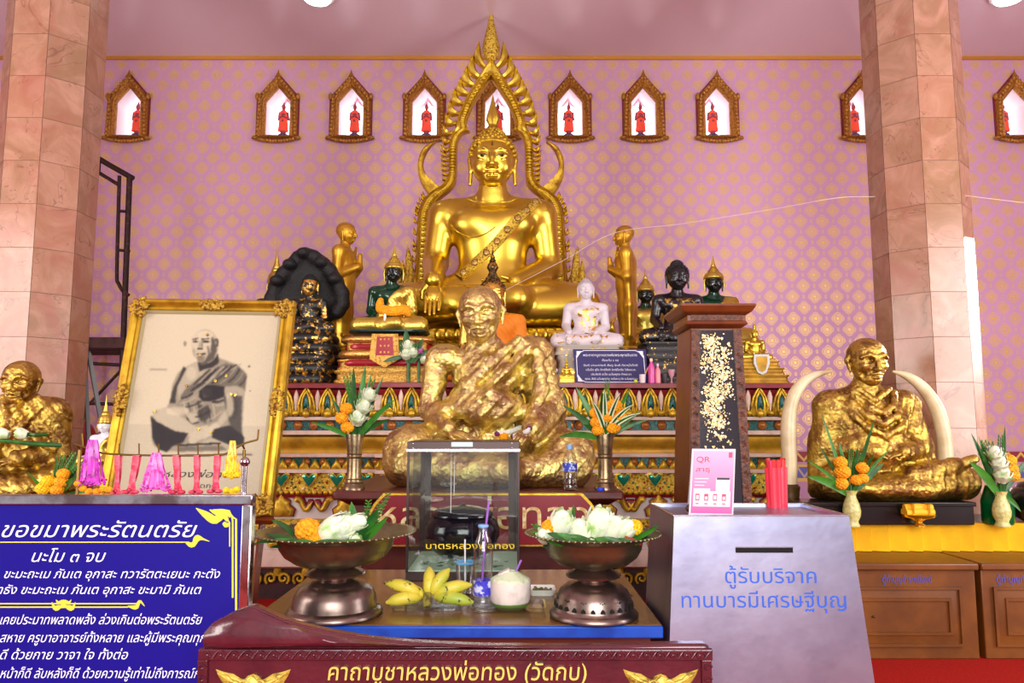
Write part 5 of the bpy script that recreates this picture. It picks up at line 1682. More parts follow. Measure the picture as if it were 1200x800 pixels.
def bouquet(label, b, k, flowers, blades, name='flower_bouquet', top=0, sprigs=()):
    """flowers = [(kind, dx, dz, radius)], blades = [(dx, dz, width, droop)] in pixels from the mouth of the vase"""
    r = thing(name, label, 'flowers', b + Z * (top * k))
    o = b + Z * (top * k)
    for i, (kind, dx, dz, rad) in enumerate(flowers):
        c = o + Vector((dx * k, -.03 - .004 * i, dz * k))
        mb = MB(); mb.tube([o + Vector((dx * .1 * k, 0, -14 * k)), o + Vector((dx * .5 * k, -.01, dz * .4 * k)), c], .005, 6); mb.build('stem', GREEN, r)
        if kind == 'lotus': lotus(r, c, rad * k, (dx * .04, -.5, 1), open_=.55)
        else: marigold(r, c, rad * k, MARI if kind == 'mari' else YELLOW, seed=i)
    for i, (dx, dz, w, droop) in enumerate(blades):
        mb = MB(); d = Vector((dx, -6 + 9 * ((i * 7) % 3 - 1), dz)); L = math.hypot(dx, dz) * k * 1.06
        mb.blade(o + Vector((dx * .06 * k, .01 * (i % 3), -6 * k)), d, L + 6 * k, w * k, droop, side=Vector((d.z, 0, -d.x)) if abs(d.x) + abs(d.z) > 0 else None, seg=9)
        mb.build('leaf', GREEN if i % 2 else GREEN2, r, smooth=60, recalc=False)
    for i, (dx, dz) in enumerate(sprigs):
        mb = MB(); P = spline([o + Vector((0, 0, -6 * k)), o + Vector((dx * .45 * k, 0, dz * .55 * k)), o + Vector((dx * k, -.01, dz * k))], 14)
        mb.tube(P, .003, 5)
        for j, p in enumerate(P[4:]):
            for s in (-1, 1): mb.ell(Vector(p) + Vector((s * 2.2 * k, 0, 1 * k)), (1.1 * k, 1.1 * k, 2.2 * k), 6, 4)
        mb.build('sprig', GREEN2, r, smooth=60)
    return r
r, b, k = brass_vase('brass vase standing left of the old monk on the maroon ledge', 414.5)
bouquet('bouquet of white lotus and orange marigold in the brass vase left of the old monk', b, k,
        [('mari', -8, 8, 8), ('mari', -14, 19, 8.5), ('mari', -9, 30, 8), ('lotus', 4, 20, 10.5), ('lotus', 11, 33, 10.5), ('lotus', 17, 46, 9.5)],
        [(-36, 26, 6, .25), (-20, 42, 6, .1), (-10, 62, 6, .0), (0, 76, 7, .0), (10, 78, 8, .0), (24, 66, 6, .1), (36, 48, 7, .25), (28, 30, 6, .4), (14, 70, 5, 0)], top=64, sprigs=[(-12, 66), (-5, 70), (20, 62)])
r, b, k = brass_vase('brass vase standing right of the old monk beside the water bottle', 709.5)
bouquet('bouquet of orange marigolds and striped leaves in the brass vase right of the old monk', b, k,
        [('mari', -8, 5, 8), ('mari', -10, 14, 8), ('mari', -12, 25, 7), ('mari', 9, 8, 9), ('mari', 2, 20, 8.5), ('mari', 17, 20, 8.5), ('mari', 11, 33, 10)],
        [(-44, 18, 8, .35), (-34, 42, 8, .3), (-24, 55, 8, .15), (-4, 52, 7, .1), (28, 34, 7, .3), (36, 30, 6, .35), (20, 54, 6, .2), (-14, 20, 9, .5)], top=64, sprigs=[(4, 62)])
# striped leaves of the right bouquet
rb = [o for o in COL.objects if o.get('label', '').startswith('bouquet of orange marigolds and striped')][0]
STR = mat('striped_leaf', (226, 232, 190), .45)
for dx, dz in ((-12, 46), (-2, 56), (10, 54), (22, 46), (30, 40)):
    o = b + Z * (64 * k); d = Vector((dx, -14, dz)); sd = Vector((d.z, 0, -d.x)).normalized()
    mb = MB(); mb.blade(o + Vector((0, -.04, 0)), d, math.hypot(dx, dz) * k, 6 * k, .5, side=sd); lf = mb.build('striped_leaf', STR, rb, smooth=60, recalc=False)
    mb = MB(); mb.blade(o + Vector((0, -.046, 0)), d, math.hypot(dx, dz) * k * .97, 2.4 * k, .5, side=sd); mb.build('leaf_midrib', GREEN, lf, smooth=60, recalc=False)

def water_bottle(label, b, H, R, straw=False, name='water_bottle', full=.6):
    r = thing(name, label, 'bottle', b)
    prof = [(.0, .0), (.8, .0), (.95, .03), (1, .06), (1, .1), (.93, .13), (1, .16), (1, .36), (.94, .385), (1, .41), (1, .6), (.9, .68), (.72, .77), (.5, .85), (.4, .88), (.38, .93), (.38, .94)]
    mb = MB(); mb.lathe([(max(q, .005) * R, z * H) for q, z in prof], c=b, seg=24); mb.build('bottle_body', CLEAR, r, smooth=50)
    mb = MB(); mb.lathe([(.43 * R, .9 * H), (.43 * R, .985 * H), (.36 * R, 1.0 * H), (.01, 1.0 * H)], c=b, seg=20); mb.build('cap', mat('pale_blue_cap', (120, 170, 220), .4), r, smooth=40)
    mb = MB(); mb.lathe([(1.015 * R, .17 * H), (1.015 * R, .34 * H)], c=b, seg=24, cap=False) if straw else mb.lathe([(1.015 * R, .42 * H), (1.015 * R, .6 * H)], c=b, seg=24, cap=False)
    mb.build('label_band', mat('blue_bottle_label', (40, 60, 180), .4, var=(30, (190, 205, 240), .5, .56)), r, smooth=60)
    return r
bt = at(668, 575, 5.04); bt.z = zt_; k = (at(718, 540, 5.04).x - at(618, 540, 5.04).x) / 100
r = water_bottle('clear plastic water bottle with blue label on the ledge beside the right brass vase', bt, 53 * k, 8.6 * k)
bc = at(704, 573, 5.02); bc.z = zt_
r = thing('bottle_cap', 'small blue plastic cap lying in front of the right brass vase', 'cap', bc)
mb = MB(); mb.lathe([(.024, 0), (.025, .002), (.024, .016), (.021, .019), (.001, .019)], c=bc, seg=24, lobes=12, amp=.02); mb.build('cap_shell', mat('bright_blue_plastic', (30, 70, 210), .4), r, smooth=40)
# garland and a marigold on the old monk's lap
def garland(label, P, m, name='garland', rad=.02, tails=True):
    r = thing(name, label, 'garland', P[0])
    mb = MB(); pts = spline(P, 40)
    for i, p in enumerate(pts):
        for a in range(5):
            t = 2 * math.pi * (a / 5 + i * .1)
            mb.ell(Vector(p) + Vector((0, math.cos(t) * rad * .6, math.sin(t) * rad * .6)), (rad * .62, rad * .5, rad * .5), 6, 4)
    mb.build('flower_strand', m, r, smooth=60)
    return r
JAS = mat('jasmine_white', (230, 230, 220), .6)
def on_monk(px, py):
    d = (at(px, py, 5.0) - Vector((0, 0, CAMZ))).normalized(); t = 4.2
    for _ in range(80):
        p = Vector((0, 0, CAMZ)) + d * t; q = float(SM(np.array([p]))[0]); t += q * .7
    return Vector((0, 0, CAMZ)) + d * (t - .025)
g = garland('white jasmine garland with purple tips lying on the old monk\'s forearm', [on_monk(*p) for p in ((584, 507), (596, 506), (610, 501), (620, 503), (612, 508), (601, 511))], JAS, rad=.017)
mb = MB()
for p in ((583, 508), (620, 502), (602, 511)):
    mb.ell(on_monk(*p), (.022, .022, .02), 8, 6)
mb.build('purple_tip', mat('orchid_purple', (110, 30, 90), .5), g)
q = on_monk(590, 511)
r = thing('marigold', 'single orange marigold resting in the old monk\'s lap', 'flower', q); marigold(r, q, .036, name='flower_head')

# ---------------------------------------------------------------- leaning portrait in its gilt frame, on an easel
tl, tr, br, bl = at(147, 352, 4.3), at(340.5, 353, 4.3), at(325, 605, 4.06), at(125, 600, 4.06)
ex = ((tr - tl) + (br - bl)).normalized(); ey = ((tl - bl) + (tr - br)).normalized(); ez = ex.cross(ey).normalized(); ey = ez.cross(ex)
cen = (tl + tr + br + bl) / 4
Wd = ((tr - tl).length + (br - bl).length) / 2; Hd = ((tl - bl).length + (tr - br).length) / 2
port = thing('framed_portrait', 'large black and white portrait of a seated monk in a carved gilt frame', 'framed portrait', cen - ey * (Hd / 2))
PF = lambda a, b, c=0: cen + ex * (a * Wd) + ey * (b * Hd) + ez * c
FRG = mat('gilt_frame', (196, 158, 40), .36, .7, var=(7, (150, 112, 22), .4, .7))
FRC = mat('carved_gilt', (180, 142, 48), .42, .7, var=(60, (104, 66, 16), .45, .62), bump=(60, .9, .012))
def rect_ring(w, h, c): return [cen + ex * (s * w / 2) + ey * (t * h / 2) + ez * c for s, t in ((-1, -1), (1, -1), (1, 1), (-1, 1))]
mb = MB(); fw = .087
mb.loft([rect_ring(Wd, Hd, -.03), rect_ring(Wd, Hd, .018), rect_ring(Wd - .02, Hd - .02, .032), rect_ring(Wd - .05, Hd - .05, .035), rect_ring(Wd - .09, Hd - .09, .012), rect_ring(Wd - .1, Hd - .1, .02), rect_ring(Wd - .125, Hd - .125, .022), rect_ring(Wd - .14, Hd - .14, .006)], cap=False)
mb.build('frame', FRG, port, smooth=30)
mb = MB(); mb.loft([rect_ring(Wd - .135, Hd - .135, .014), rect_ring(Wd - .145, Hd - .145, .016), rect_ring(Wd - .165, Hd - .165, .008), rect_ring(Wd - .175, Hd - .175, .002)], cap=False); mb.build('inner_slip', mat('grey_slip', (150, 136, 96), .5), port, smooth=0)
def cluster(a, b, n, rx, ry, seed):
    rd = random.Random(seed)
    for _ in range(n):
        x, y = rd.uniform(-1, 1), rd.uniform(-1, 1)
        if x * x + y * y > 1: continue
        p = PF(a, b, .028) + ex * (x * rx) + ey * (y * ry)
        s = rd.uniform(.007, .014); ang = rd.uniform(0, 3)
        mb.ell(p, (s * 1.7, s * .8, s * .8), 7, 5, m=Matrix.Rotation(ang, 4, 'Y'))
for a, b in ((-.46, .47), (.46, .47), (-.46, -.47), (.46, -.47)): mb = MB(); cluster(a * .965, b * .972, 80, .05, .05, int(a * 100 + b * 10) + 50); mb.build('carved_corner', FRC, port, smooth=60)
for a, b, rx, ry in ((0, .472, .085, .032), (-.462, .0, .034, .1), (.462, 0, .034, .1), (0, -.472, .085, .032)): mb = MB(); cluster(a, b, 80, rx * .85, ry * .8, int(b * 100) + 7); mb.build('carved_boss', FRC, port, smooth=60)
# the photograph itself: tones of a printed portrait on a fine grid
NX, NY = 190, 250
iw, ih = Wd - .17, Hd - .17
gx, gy = np.meshgrid(np.linspace(0, 1, NX), np.linspace(0, 1, NY))      # 0..1 left-right, top-bottom
# photo pixels -> print coordinates through the four corners of the print
def to_uv(x, y):
    """crop pixel of the 674 x 800 study (170..330, 370..560) -> print u, v"""
    px, py = 170 + x / 4.2125, 370 + y / 4.2105
    d = at(px, py, 4.0) - Vector((0, 0, CAMZ)); o = Vector((0, 0, CAMZ))
    t = (cen - o).dot(ez) / d.dot(ez); p = o + d * t - cen
    return p.dot(ex) / iw + .5, .5 - p.dot(ey) / ih
AR = ih / iw
def inside(poly):
    P = [to_uv(*p) for p in poly]; c = np.zeros(gx.shape, bool)
    for (x0, y0), (x1, y1) in zip(P, P[1:] + P[:1]):
        k_ = ((y0 > gy) != (y1 > gy)) & (gx < (x1 - x0) * (gy - y0) / (y1 - y0 + 1e-12) + x0); c ^= k_
    return c
def blur(a, n):
    for _ in range(n):
        p = np.pad(a, 1, mode='edge'); a = (p[1:-1, 1:-1] * 2 + p[:-2, 1:-1] + p[2:, 1:-1] + p[1:-1, :-2] + p[1:-1, 2:]) / 6
    return a
tone = np.full(gx.shape, .80) + .05 * np.sin(gx * 3) - .05 * (gy > .62)
def paint(poly, val, soft=2, op=1.0):
    global tone
    m_ = blur(inside(poly).astype(float), soft) * op; tone = tone * (1 - m_) + val * m_
def oval(x, y, rx, ry, val, soft=1, op=1.0, rot=0):
    paint([(x + rx * math.cos(a) * math.cos(rot) - ry * math.sin(a) * math.sin(rot), y + rx * math.cos(a) * math.sin(rot) + ry * math.sin(a) * math.cos(rot)) for a in [2 * math.pi * k / 20 for k in range(20)]], val, soft, op)
def stroke(pts, w, val, soft=1, op=1.0):
    for (x0, y0), (x1, y1) in zip(pts, pts[1:]):
        L = math.hypot(x1 - x0, y1 - y0); nx, ny = -(y1 - y0) / L * w / 2, (x1 - x0) / L * w / 2
        paint([(x0 + nx, y0 + ny), (x1 + nx, y1 + ny), (x1 - nx, y1 - ny), (x0 - nx, y0 - ny)], val, soft, op)
# body: skin, robe, shadows
paint([(200, 255), (260, 225), (360, 205), (450, 240), (500, 300), (490, 400), (480, 560), (490, 640), (380, 660), (100, 670), (40, 600), (30, 500), (110, 450), (125, 420), (140, 330), (165, 280)], .6, 3)
paint([(205, 250), (265, 225), (300, 235), (290, 290), (230, 350), (170, 420), (160, 350), (180, 290)], .7, 3)
paint([(190, 250), (170, 300), (140, 360), (122, 432), (150, 430), (160, 350), (205, 262)], .22, 2)
paint([(262, 232), (300, 215), (345, 190), (362, 190), (366, 232), (335, 255), (300, 262), (270, 275)], .18, 2)
paint([(215, 345), (300, 280), (400, 235), (460, 245), (505, 290), (495, 370), (400, 350), (330, 350), (240, 385), (170, 430), (180, 390)], .42, 3)
for k_ in range(9): stroke([(215 + k_ * 26, 350 - k_ * 10), (300 + k_ * 22, 268 - k_ * 4)], 7, .16 if k_ % 2 else .68, 1, .8)
paint([(270, 370), (300, 345), (340, 345), (400, 350), (390, 400), (340, 420), (290, 425), (268, 400)], .12, 2)
paint([(280, 360), (330, 355), (335, 395), (290, 405)], .45, 2, .6)
paint([(395, 350), (450, 345), (490, 360), (488, 395), (410, 400), (390, 375)], .66, 3)
paint([(388, 395), (480, 395), (476, 520), (480, 600), (440, 600), (400, 470)], .3, 3)
paint([(398, 390), (425, 385), (440, 470), (380, 540), (320, 580), (300, 560), (370, 500), (410, 450)], .72, 3)
paint([(150, 440), (200, 400), (270, 420), (340, 430), (395, 440), (360, 520), (300, 540), (200, 500)], .55, 3)
for k_ in range(7): stroke([(190 + k_ * 24, 420 + (k_ % 3) * 10), (215 + k_ * 22, 505 + (k_ % 2) * 16)], 7, .15 if k_ % 2 else .75, 1, .75)
oval(235, 505, 30, 26, .72, 2); stroke([(205, 500), (230, 535), (268, 525)], 6, .15)
paint([(265, 440), (300, 440), (330, 470), (300, 530), (262, 500)], .2, 3, .8)
# knees and shins
paint([(40, 470), (110, 450), (200, 510), (270, 560), (235, 600), (130, 570), (50, 520)], .74, 3)
paint([(30, 495), (60, 525), (150, 570), (215, 580), (190, 620), (140, 640), (110, 672), (70, 660), (40, 600)], .12, 2)
paint([(250, 550), (310, 540), (335, 570), (300, 600), (260, 620), (225, 640), (215, 610)], .76, 2)
paint([(300, 560), (350, 530), (370, 545), (330, 590), (290, 610)], .78, 2)
paint([(340, 560), (420, 540), (490, 600), (490, 640), (430, 640), (330, 605)], .14, 2)
paint([(240, 640), (330, 600), (420, 640), (400, 665), (250, 665)], .7, 2)
stroke([(165, 640), (290, 632), (375, 630)], 8, .1); paint([(170, 645), (380, 640), (410, 665), (160, 672)], .35, 3, .7)
stroke([(150, 690), (330, 688), (420, 684)], 7, .18, 1, .9); stroke([(430, 684), (530, 685)], 6, .25, 1, .8)
# head
oval(298, 150, 68, 86, .74, 2); oval(285, 125, 58, 52, .8, 3)
paint([(330, 100), (352, 130), (356, 170), (340, 215), (290, 245), (262, 240), (300, 220), (325, 180)], .34, 3)
oval(199, 138, 8, 14, .5, 1, .8); oval(352, 133, 13, 22, .32, 1); oval(350, 132, 6, 12, .6, 1, .7)
stroke([(236, 118), (262, 112)], 6, .2); stroke([(280, 116), (318, 112)], 6, .18)
oval(250, 128, 13, 5, .22, 1); oval(302, 128, 16, 6, .18, 1)
paint([(266, 130), (280, 130), (286, 160), (262, 164)], .66, 2); stroke([(258, 163), (288, 164)], 6, .2); stroke([(282, 120), (284, 155)], 6, .35, 1, .7)
stroke([(256, 190), (300, 188)], 5, .14); paint([(255, 200), (300, 198), (290, 225), (262, 225)], .4, 3, .7)
stroke([(310, 150), (318, 190), (300, 225)], 8, .3, 2, .8); stroke([(240, 165), (246, 200)], 6, .5, 2, .6)
stroke([(25, 266), (110, 266)], 6, .52, 2, .8)
oval(515, 250, 5, 5, .3, 1); oval(520, 370, 4, 4, .4, 0)
# folds of the robe, light ridges beside dark furrows
for a_, b_2, w_2, v_ in (((226, 372), (330, 282), 9, .1), ((238, 384), (352, 290), 7, .72), ((262, 352), (352, 262), 6, .1), ((300, 330), (392, 250), 6, .7), ((330, 335), (430, 246), 7, .1), ((372, 335), (452, 256), 5, .66), ((410, 330), (470, 262), 7, .12), ((440, 335), (486, 280), 6, .62), ((466, 345), (500, 300), 6, .15), ((180, 408), (240, 380), 8, .12), ((176, 432), (250, 402), 6, .7), ((200, 452), (280, 420), 7, .14), ((214, 482), (300, 440), 6, .72), ((250, 500), (320, 470), 7, .12), ((300, 520), (380, 470), 6, .7), ((330, 425), (392, 415), 9, .08), ((345, 440), (392, 436), 7, .74)):
    stroke([a_, ((a_[0] + b_2[0]) / 2 + 4, (a_[1] + b_2[1]) / 2 + 5), b_2], w_2, v_, 1, .8)
for x_, y_, rx_, ry_, v_ in ((70, 590, 34, 60, .05), (150, 610, 45, 30, .07), (440, 600, 45, 26, .06), (430, 450, 30, 60, .2), (335, 372, 52, 30, .07), (165, 470, 60, 22, .86), (420, 440, 20, 60, .85), (230, 285, 26, 34, .82), (300, 95, 36, 16, .9)):
    oval(x_, y_, rx_, ry_, v_, 5, .6)
tone = blur(tone, 1)
tone += RNG.normal(0, .012, tone.shape)
tone = np.clip(tone, .04, .92)
mb = MB()
V = [cen + ex * ((u - .5) * iw) + ey * ((.5 - v) * ih) + ez * .004 for u, v in zip(gx.ravel(), gy.ravel())]
F_ = [(j * NX + i, (j + 1) * NX + i, (j + 1) * NX + i + 1, j * NX + i + 1) for j in range(NY - 1) for i in range(NX - 1)]
mb.add(V, F_)
m = mat('photo_print', (200, 190, 170), .35); t = NT(m)
c_ = t.node('ShaderNodeAttribute', attribute_name='tone'); t.l.new(c_.outputs['Color'], t.p.inputs['Base Color'])
prt = mb.build('photo_print', m, port, smooth=0, recalc=False)
ca = prt.data.attributes.new('tone', 'FLOAT_COLOR', 'POINT')
lo_, hi_ = np.array(lin((24, 16, 20))), np.array(lin((184, 172, 144)))
tt = tone.ravel()[:, None]
colr = np.concatenate([lo_ + (hi_ - lo_) * np.clip((tt - .05) / .78, 0, 1) ** 2.1, np.ones((len(tt), 1))], 1)
ca.data.foreach_set('color', colr.astype(np.float32).ravel())
mb = MB()
U = lambda x, y: cen + ex * ((to_uv(x, y)[0] - .5) * iw) + ey * ((.5 - to_uv(x, y)[1]) * ih)
lettering(mb, 'หลวงพ่อทอง', U(275, 797), ex, ey, width=.40, height=.036, shear=.25, weight=.025, lift=.006)
lettering(mb, 'วัดกบ', U(300, 850), ex, ey, width=.11, height=.026, shear=.0, weight=.005, lift=.006)
mb.build('caption', mat('print_black', (34, 28, 30), .5), port, smooth=0)
mb = MB()
for x, y in ((310, 95), (275, 195), (405, 298), (350, 322), (208, 346), (427, 390), (447, 392), (265, 560), (330, 575), (50, 472)):
    p = U(x, y); s = .007; mb.box(-s, s, -s, s, 0, .004, m=Matrix.Translation(p + ez * .006) @ Matrix(((*ex, ), (*ey, ), (*ez, ))).transposed().to_4x4() @ Matrix.Rotation(x, 4, 'Z'))
mb.build('gold_leaf_flake', MATS['gold_leaf'], port, smooth=0)
mb = MB(); mb.add(rect_ring(Wd - .02, Hd - .02, -.032), [(3, 2, 1, 0)]); mb.add(rect_ring(Wd - .1, Hd - .1, .0), [(0, 1, 2, 3)]); mb.build('backing_board', mat('hardboard', (110, 80, 50), .8), port, smooth=0)
# easel
es = thing('easel', 'brown wooden easel holding up the framed portrait', 'easel', (cen.x, cen.y + .1, 0))
for px in (150, 312):
    mb = MB(); a = U(290, 400) + ex * ((px - 232) * .0047) - ez * .06
    top = a + ey * .35; d = (top - a).normalized(); foot = a - ey * ((a.z) / ey.z)
    foot = Vector((foot.x + (-.02 if px < 200 else .0), foot.y, 0))
    mb.tube([foot, a, top], .019, 4); mb.build('front_leg', WOOD, es, smooth=0)
mb = MB(); mb.tube([cen + ey * .35 - ez * .09, Vector((cen.x, cen.y + .62, 0))], .019, 4); mb.build('rear_leg', WOOD, es, smooth=0)
mb = MB(); q = cen - ey * (Hd / 2 + .02)
mb.tube([q - ex * .46 - ez * .01, q + ex * .46 - ez * .01], .022, 4); mb.build('ledge_bar', WOOD, es, smooth=0)

# ---------------------------------------------------------------- scaffold behind the left column
RUST = mat('rusty_black_pipe', (46, 26, 24), .6, .4, var=(20, (90, 50, 40), .5, .7))
SY = 8.9
sf = thing('scaffold_frame', 'dark rusty scaffold frame with planked platform behind the left column', 'scaffold', (at(110, 500, SY).x, SY, 0))
pp = lambda x, y, d=0: at(x, y, SY) + Vector((0, d, 0))
def pipe(name, pts, r=.026): 
    mb = MB(); mb.tube(pts, r, 8); return mb.build(name, RUST, sf, smooth=60)
foot = pp(150, 300); 
pipe('upright', [pp(152, 205), Vector((pp(150, 380).x, SY, 0))], .034)
pipe('top_rail', [pp(108, 181), pp(126, 192), pp(156, 209)], .032)
pipe('mid_rail', [pp(60, 182), pp(112, 200), pp(140, 217)], .022)
pipe('inner_loop', [Vector(p) for p in spline([pp(140, 206), pp(139, 240), pp(137, 320), pp(139, 332), pp(145, 342), pp(151, 346)], 24)], .022)
for y in (247, 293): pipe('rung', [pp(139, y), pp(152, y + 1)], .018)
pipe('rung', [pp(117, 188), pp(116, 202)], .016)
pipe('upright', [pp(40, 190, .0), Vector((pp(40, 380).x, SY, 0))], .03)
for y0, y1 in ((422, 428), (470, 474), (505, 512)): pipe('brace', [pp(36, y0), pp(150, y1)], .02)
pipe('brace', [pp(98, 480), pp(150, 425)], .018)
mb = MB()
for i in range(3): mb.box(pp(20, 390).x, pp(151, 390).x, SY - .1 + .3 * i, SY + .17 + .3 * i, pp(100, 409).z, pp(100, 396).z)
mb.build('platform_planks', mat('scaffold_plank', (74, 44, 40), .8, var=(8, (44, 26, 26), .4, .7)), sf, bevel=.01)
pipe('back_leg', [pp(60, 400, .75), Vector((pp(60, 400).x, SY + .75, 0))], .03); pipe('back_leg', [pp(146, 400, .75), Vector((pp(146, 400).x, SY + .75, 0))], .03)
# black beam end at the left edge
hb = thing('black_speaker_box', 'black box mounted high on a thin pole at the left edge, beside the column', 'box', (at(-14, 178, 6.9).x, 6.9, 0))
mb = MB(); a, b_ = at(-40, 186, 6.9), at(9, 164, 6.9); mb.box(a.x, b_.x, 6.75, 7.0, a.z, b_.z); mb.build('box_body', mat('matt_black', (16, 14, 16), .6), hb, bevel=.01)
mb = MB(); q = at(5, 186, 6.9); mb.tube([q, Vector((q.x, 6.9, 0))], .012, 8); mb.build('pole', STEEL, hb)

# grey folding stand legs, red fan guard and a small white and gold image behind the portrait
gs = thing('folding_stand', 'grey metal folding stand leaning behind the framed portrait', 'stand', (at(110, 520, 6.9).x, 6.9, 0))
GREY = mat('grey_paint', (112, 120, 118), .5)
for top, bot in (((99, 414), (104, 520)), ((104, 414), (123, 520))):
    a, b_ = at(*top, 6.9), at(*bot, 6.9); d = (b_ - a); e = a + d * (a.z / -d.z)
    mb = MB(); mb.tube([a, Vector((e.x, e.y, 0))], .022, 4); mb.build('leg', GREY, gs, smooth=0)
mb = MB(); mb.tube([at(98, 414, 6.9), at(105, 414, 6.9)], .024, 4); mb.build('top_joint', GREY, gs, smooth=0)
rd = thing('red_round_stool', 'round red stool seat seen between the column and the portrait', 'stool', (at(92, 515, 7.4).x, 7.5, 0))
c = at(90, 514, 7.4); mb = MB(); mb.lathe([(.17, -.02), (.18, 0), (.17, .02)], c=(0, 0, 0), seg=28, m=Matrix.Translation(c) @ Matrix.Rotation(math.pi / 2.3, 4, 'X')); mb.build('seat', mat('stool_red', (170, 20, 24), .4), rd, smooth=40)
mb = MB()
for s in (-.1, .1): mb.tube([c + Vector((s, .08, -.1)), Vector((c.x + s * 1.4, c.y + .2, 0))], .014, 6)
mb.build('stool_frame', GREY, rd)
q = at(118, 545, 5.7)
tb = thing('side_table', 'low dark table behind the blue board carrying the left offerings', 'table', (at(60, 580, 4.9).x, 4.9, 0))
mb = MB(); x0_, x1_ = at(-90, 583, 4.2).x, at(122, 583, 4.2).x; mb.box(x0_, x1_, 4.1, 5.5, LM_TOP - .05, LM_TOP); mb.build('table_top', WOOD, tb, bevel=.008)
for x in (x0_ + .05, x1_ - .05):
    for y in (4.16, 5.44): mb = MB(); mb.box(x - .035, x + .035, y - .035, y + .035, 0, LM_TOP - .05); mb.build('leg', WOOD, tb)
r, F, S, HS = small_buddha('small white Buddha with gold crown behind the pink ribbon garland', 121, 545, 5.4, .23, 1.1, mat('white_glaze', (228, 226, 232), .3), 'lap', 'crown', (ROBEG, 'one'), None, tip=464, zf=LM_TOP, h=.012)
pedestal('gilt_seat', F, r, [(112, 60, 2)], LM_TOP, GOLDO)

# flowers laid on the left monk and in a pot before him
lf = thing('lotus_bundle', 'two long-stemmed white lotus buds laid across the left monk\'s arm', 'flowers', at(5, 515, 4.22))
for x, y, rad in ((3, 508, 8), (25, 508, 8)):
    c = at(x, y, 4.2); lotus(lf, c, rad * .0047, (-1, -.2, .25), open_=.25, name='lotus_bud')
for a, b_ in (((-20, 514), (70, 521)), ((10, 517), (72, 522)), ((28, 508), (54, 509))):
    mb = MB(); mb.tube([at(*a, 4.22), at((a[0] + b_[0]) / 2, (a[1] + b_[1]) / 2 + 1, 4.2), at(*b_, 4.25)], .011, 8); mb.build('stalk', GREEN, lf)
b = at(62, 579, 4.2); b.z = LM_TOP; k = .0047
ft = thing('flower_pot', 'small terracotta pot in front of the left monk', 'pot', b)
mb = MB(); mb.lathe([(9 * k, 0), (11 * k, 6 * k), (12 * k, 7 * k), (12 * k, 8 * k), (10 * k, 8 * k), (8 * k, 4 * k), (.01, 4 * k)], c=b, seg=24); mb.build('pot_body', mat('terracotta', (176, 110, 90), .6), ft)
bq = bouquet('orange and yellow marigolds with ferny leaves in the small terracotta pot', b, k, [('yel', -7, 10, 9), ('yel', -2, 18, 8), ('mari', 10, 8, 8), ('mari', 14, 17, 8), ('mari', 16, 26, 7.5)],
             [(-14, 34, 4, .2), (4, 46, 5, .1), (16, 46, 7, .1), (28, 34, 8, .25), (34, 22, 6, .4), (22, 44, 6, .15)], top=7, sprigs=[(10, 44), (22, 48), (30, 36)])

# ---------------------------------------------------------------- tapered wooden cabinet dusted with gold leaf
CYF = 4.5
def cq(px, py, d=0): q = at(px, py, CYF); return q
cab = thing('gold_leaf_cabinet', 'tall tapered red-brown wooden cabinet with a gold-flecked glass front', 'cabinet', (cq(842, 580).x, CYF + .25, 0))
tz = cq(842, 384).z
xl0, xr0 = cq(809, 384).x, cq(869, 384).x
sl = (cq(880, 587).x - cq(869, 384).x) / (cq(880, 587).z - tz)
slL = (cq(807, 587).x - cq(809, 384).x) / (cq(807, 587).z - tz)
xl1, xr1 = xl0 + slL * -tz, xr0 + sl * -tz
dp0, dp1 = .36, .46
mb = MB(); mb.frustum((xl1, xr1, CYF - .05, CYF + dp1), (xl0, xr0, CYF, CYF + dp0), 0, tz); mb.build('cabinet_body', WOOD, cab, bevel=.006)
mb = MB()
pz = [cq(842, y).z for y in (384, 380, 376, 370, 366, 360, 357.5)]
for (o1, za_), (o2, zb_) in zip(((-.0, pz[0]), (.03, pz[1]), (.02, pz[2]), (.02, pz[3]), (.05, pz[4]), (.07, pz[5])), ((.03, pz[1]), (.02, pz[2]), (.02, pz[3]), (.05, pz[4]), (.07, pz[5]), (.068, pz[6]))):
    mb.frustum((xl0 - o1, xr0 + o1, CYF - o1, CYF + dp0 + o1), (xl0 - o2, xr0 + o2, CYF - o2, CYF + dp0 + o2), za_, zb_)
mb.build('cornice', WOOD, cab)
mb = MB(); q0 = cq(842, 375).z; mb.box(xl0 - .0, xr0 + .0, CYF - .026, CYF - .015, q0 - .004, q0 + .028); mb.build('carved_frieze', WOODC, cab)
lerpx = lambda z, a, b: lerp(a, b, z / tz)
for side in (0, 1):
    mb = MB(); w = .05
    f = lambda z: (lerpx(z, xl1, xl0) + .004, lerpx(z, xl1, xl0) + .004 + w) if side == 0 else (lerpx(z, xr1, xr0) - .004 - w, lerpx(z, xr1, xr0) - .004)
    a, b_ = f(0), f(tz - .01); y_ = lambda z: lerpx(z, CYF - .05, CYF)
    mb.add([(a[0], y_(0) - .014, 0), (a[1], y_(0) - .014, 0), (b_[1], y_(tz) - .014, tz - .01), (b_[0], y_(tz) - .014, tz - .01), (a[0], y_(0) + .01, 0), (a[1], y_(0) + .01, 0), (b_[1], y_(tz) + .01, tz - .01), (b_[0], y_(tz) + .01, tz - .01)], [(0, 1, 2, 3), (0, 4, 5, 1), (1, 5, 6, 2), (2, 6, 7, 3), (3, 7, 4, 0)])
    for q in range(int((tz - .08) / .085)):
        z = q * .085 + .03; aa = f(z)
        mb.tube([((aa[0] + aa[1]) / 2 + .014 * math.cos(t_) * (1 - t_ / 9), y_(z) - .017, z + .014 * math.sin(t_) * (1 - t_ / 9) + t_ * .006) for t_ in [k_ * .7 for k_ in range(9)]], .005, 5)
    mb.build('carved_stile', WOODC, cab, smooth=50)
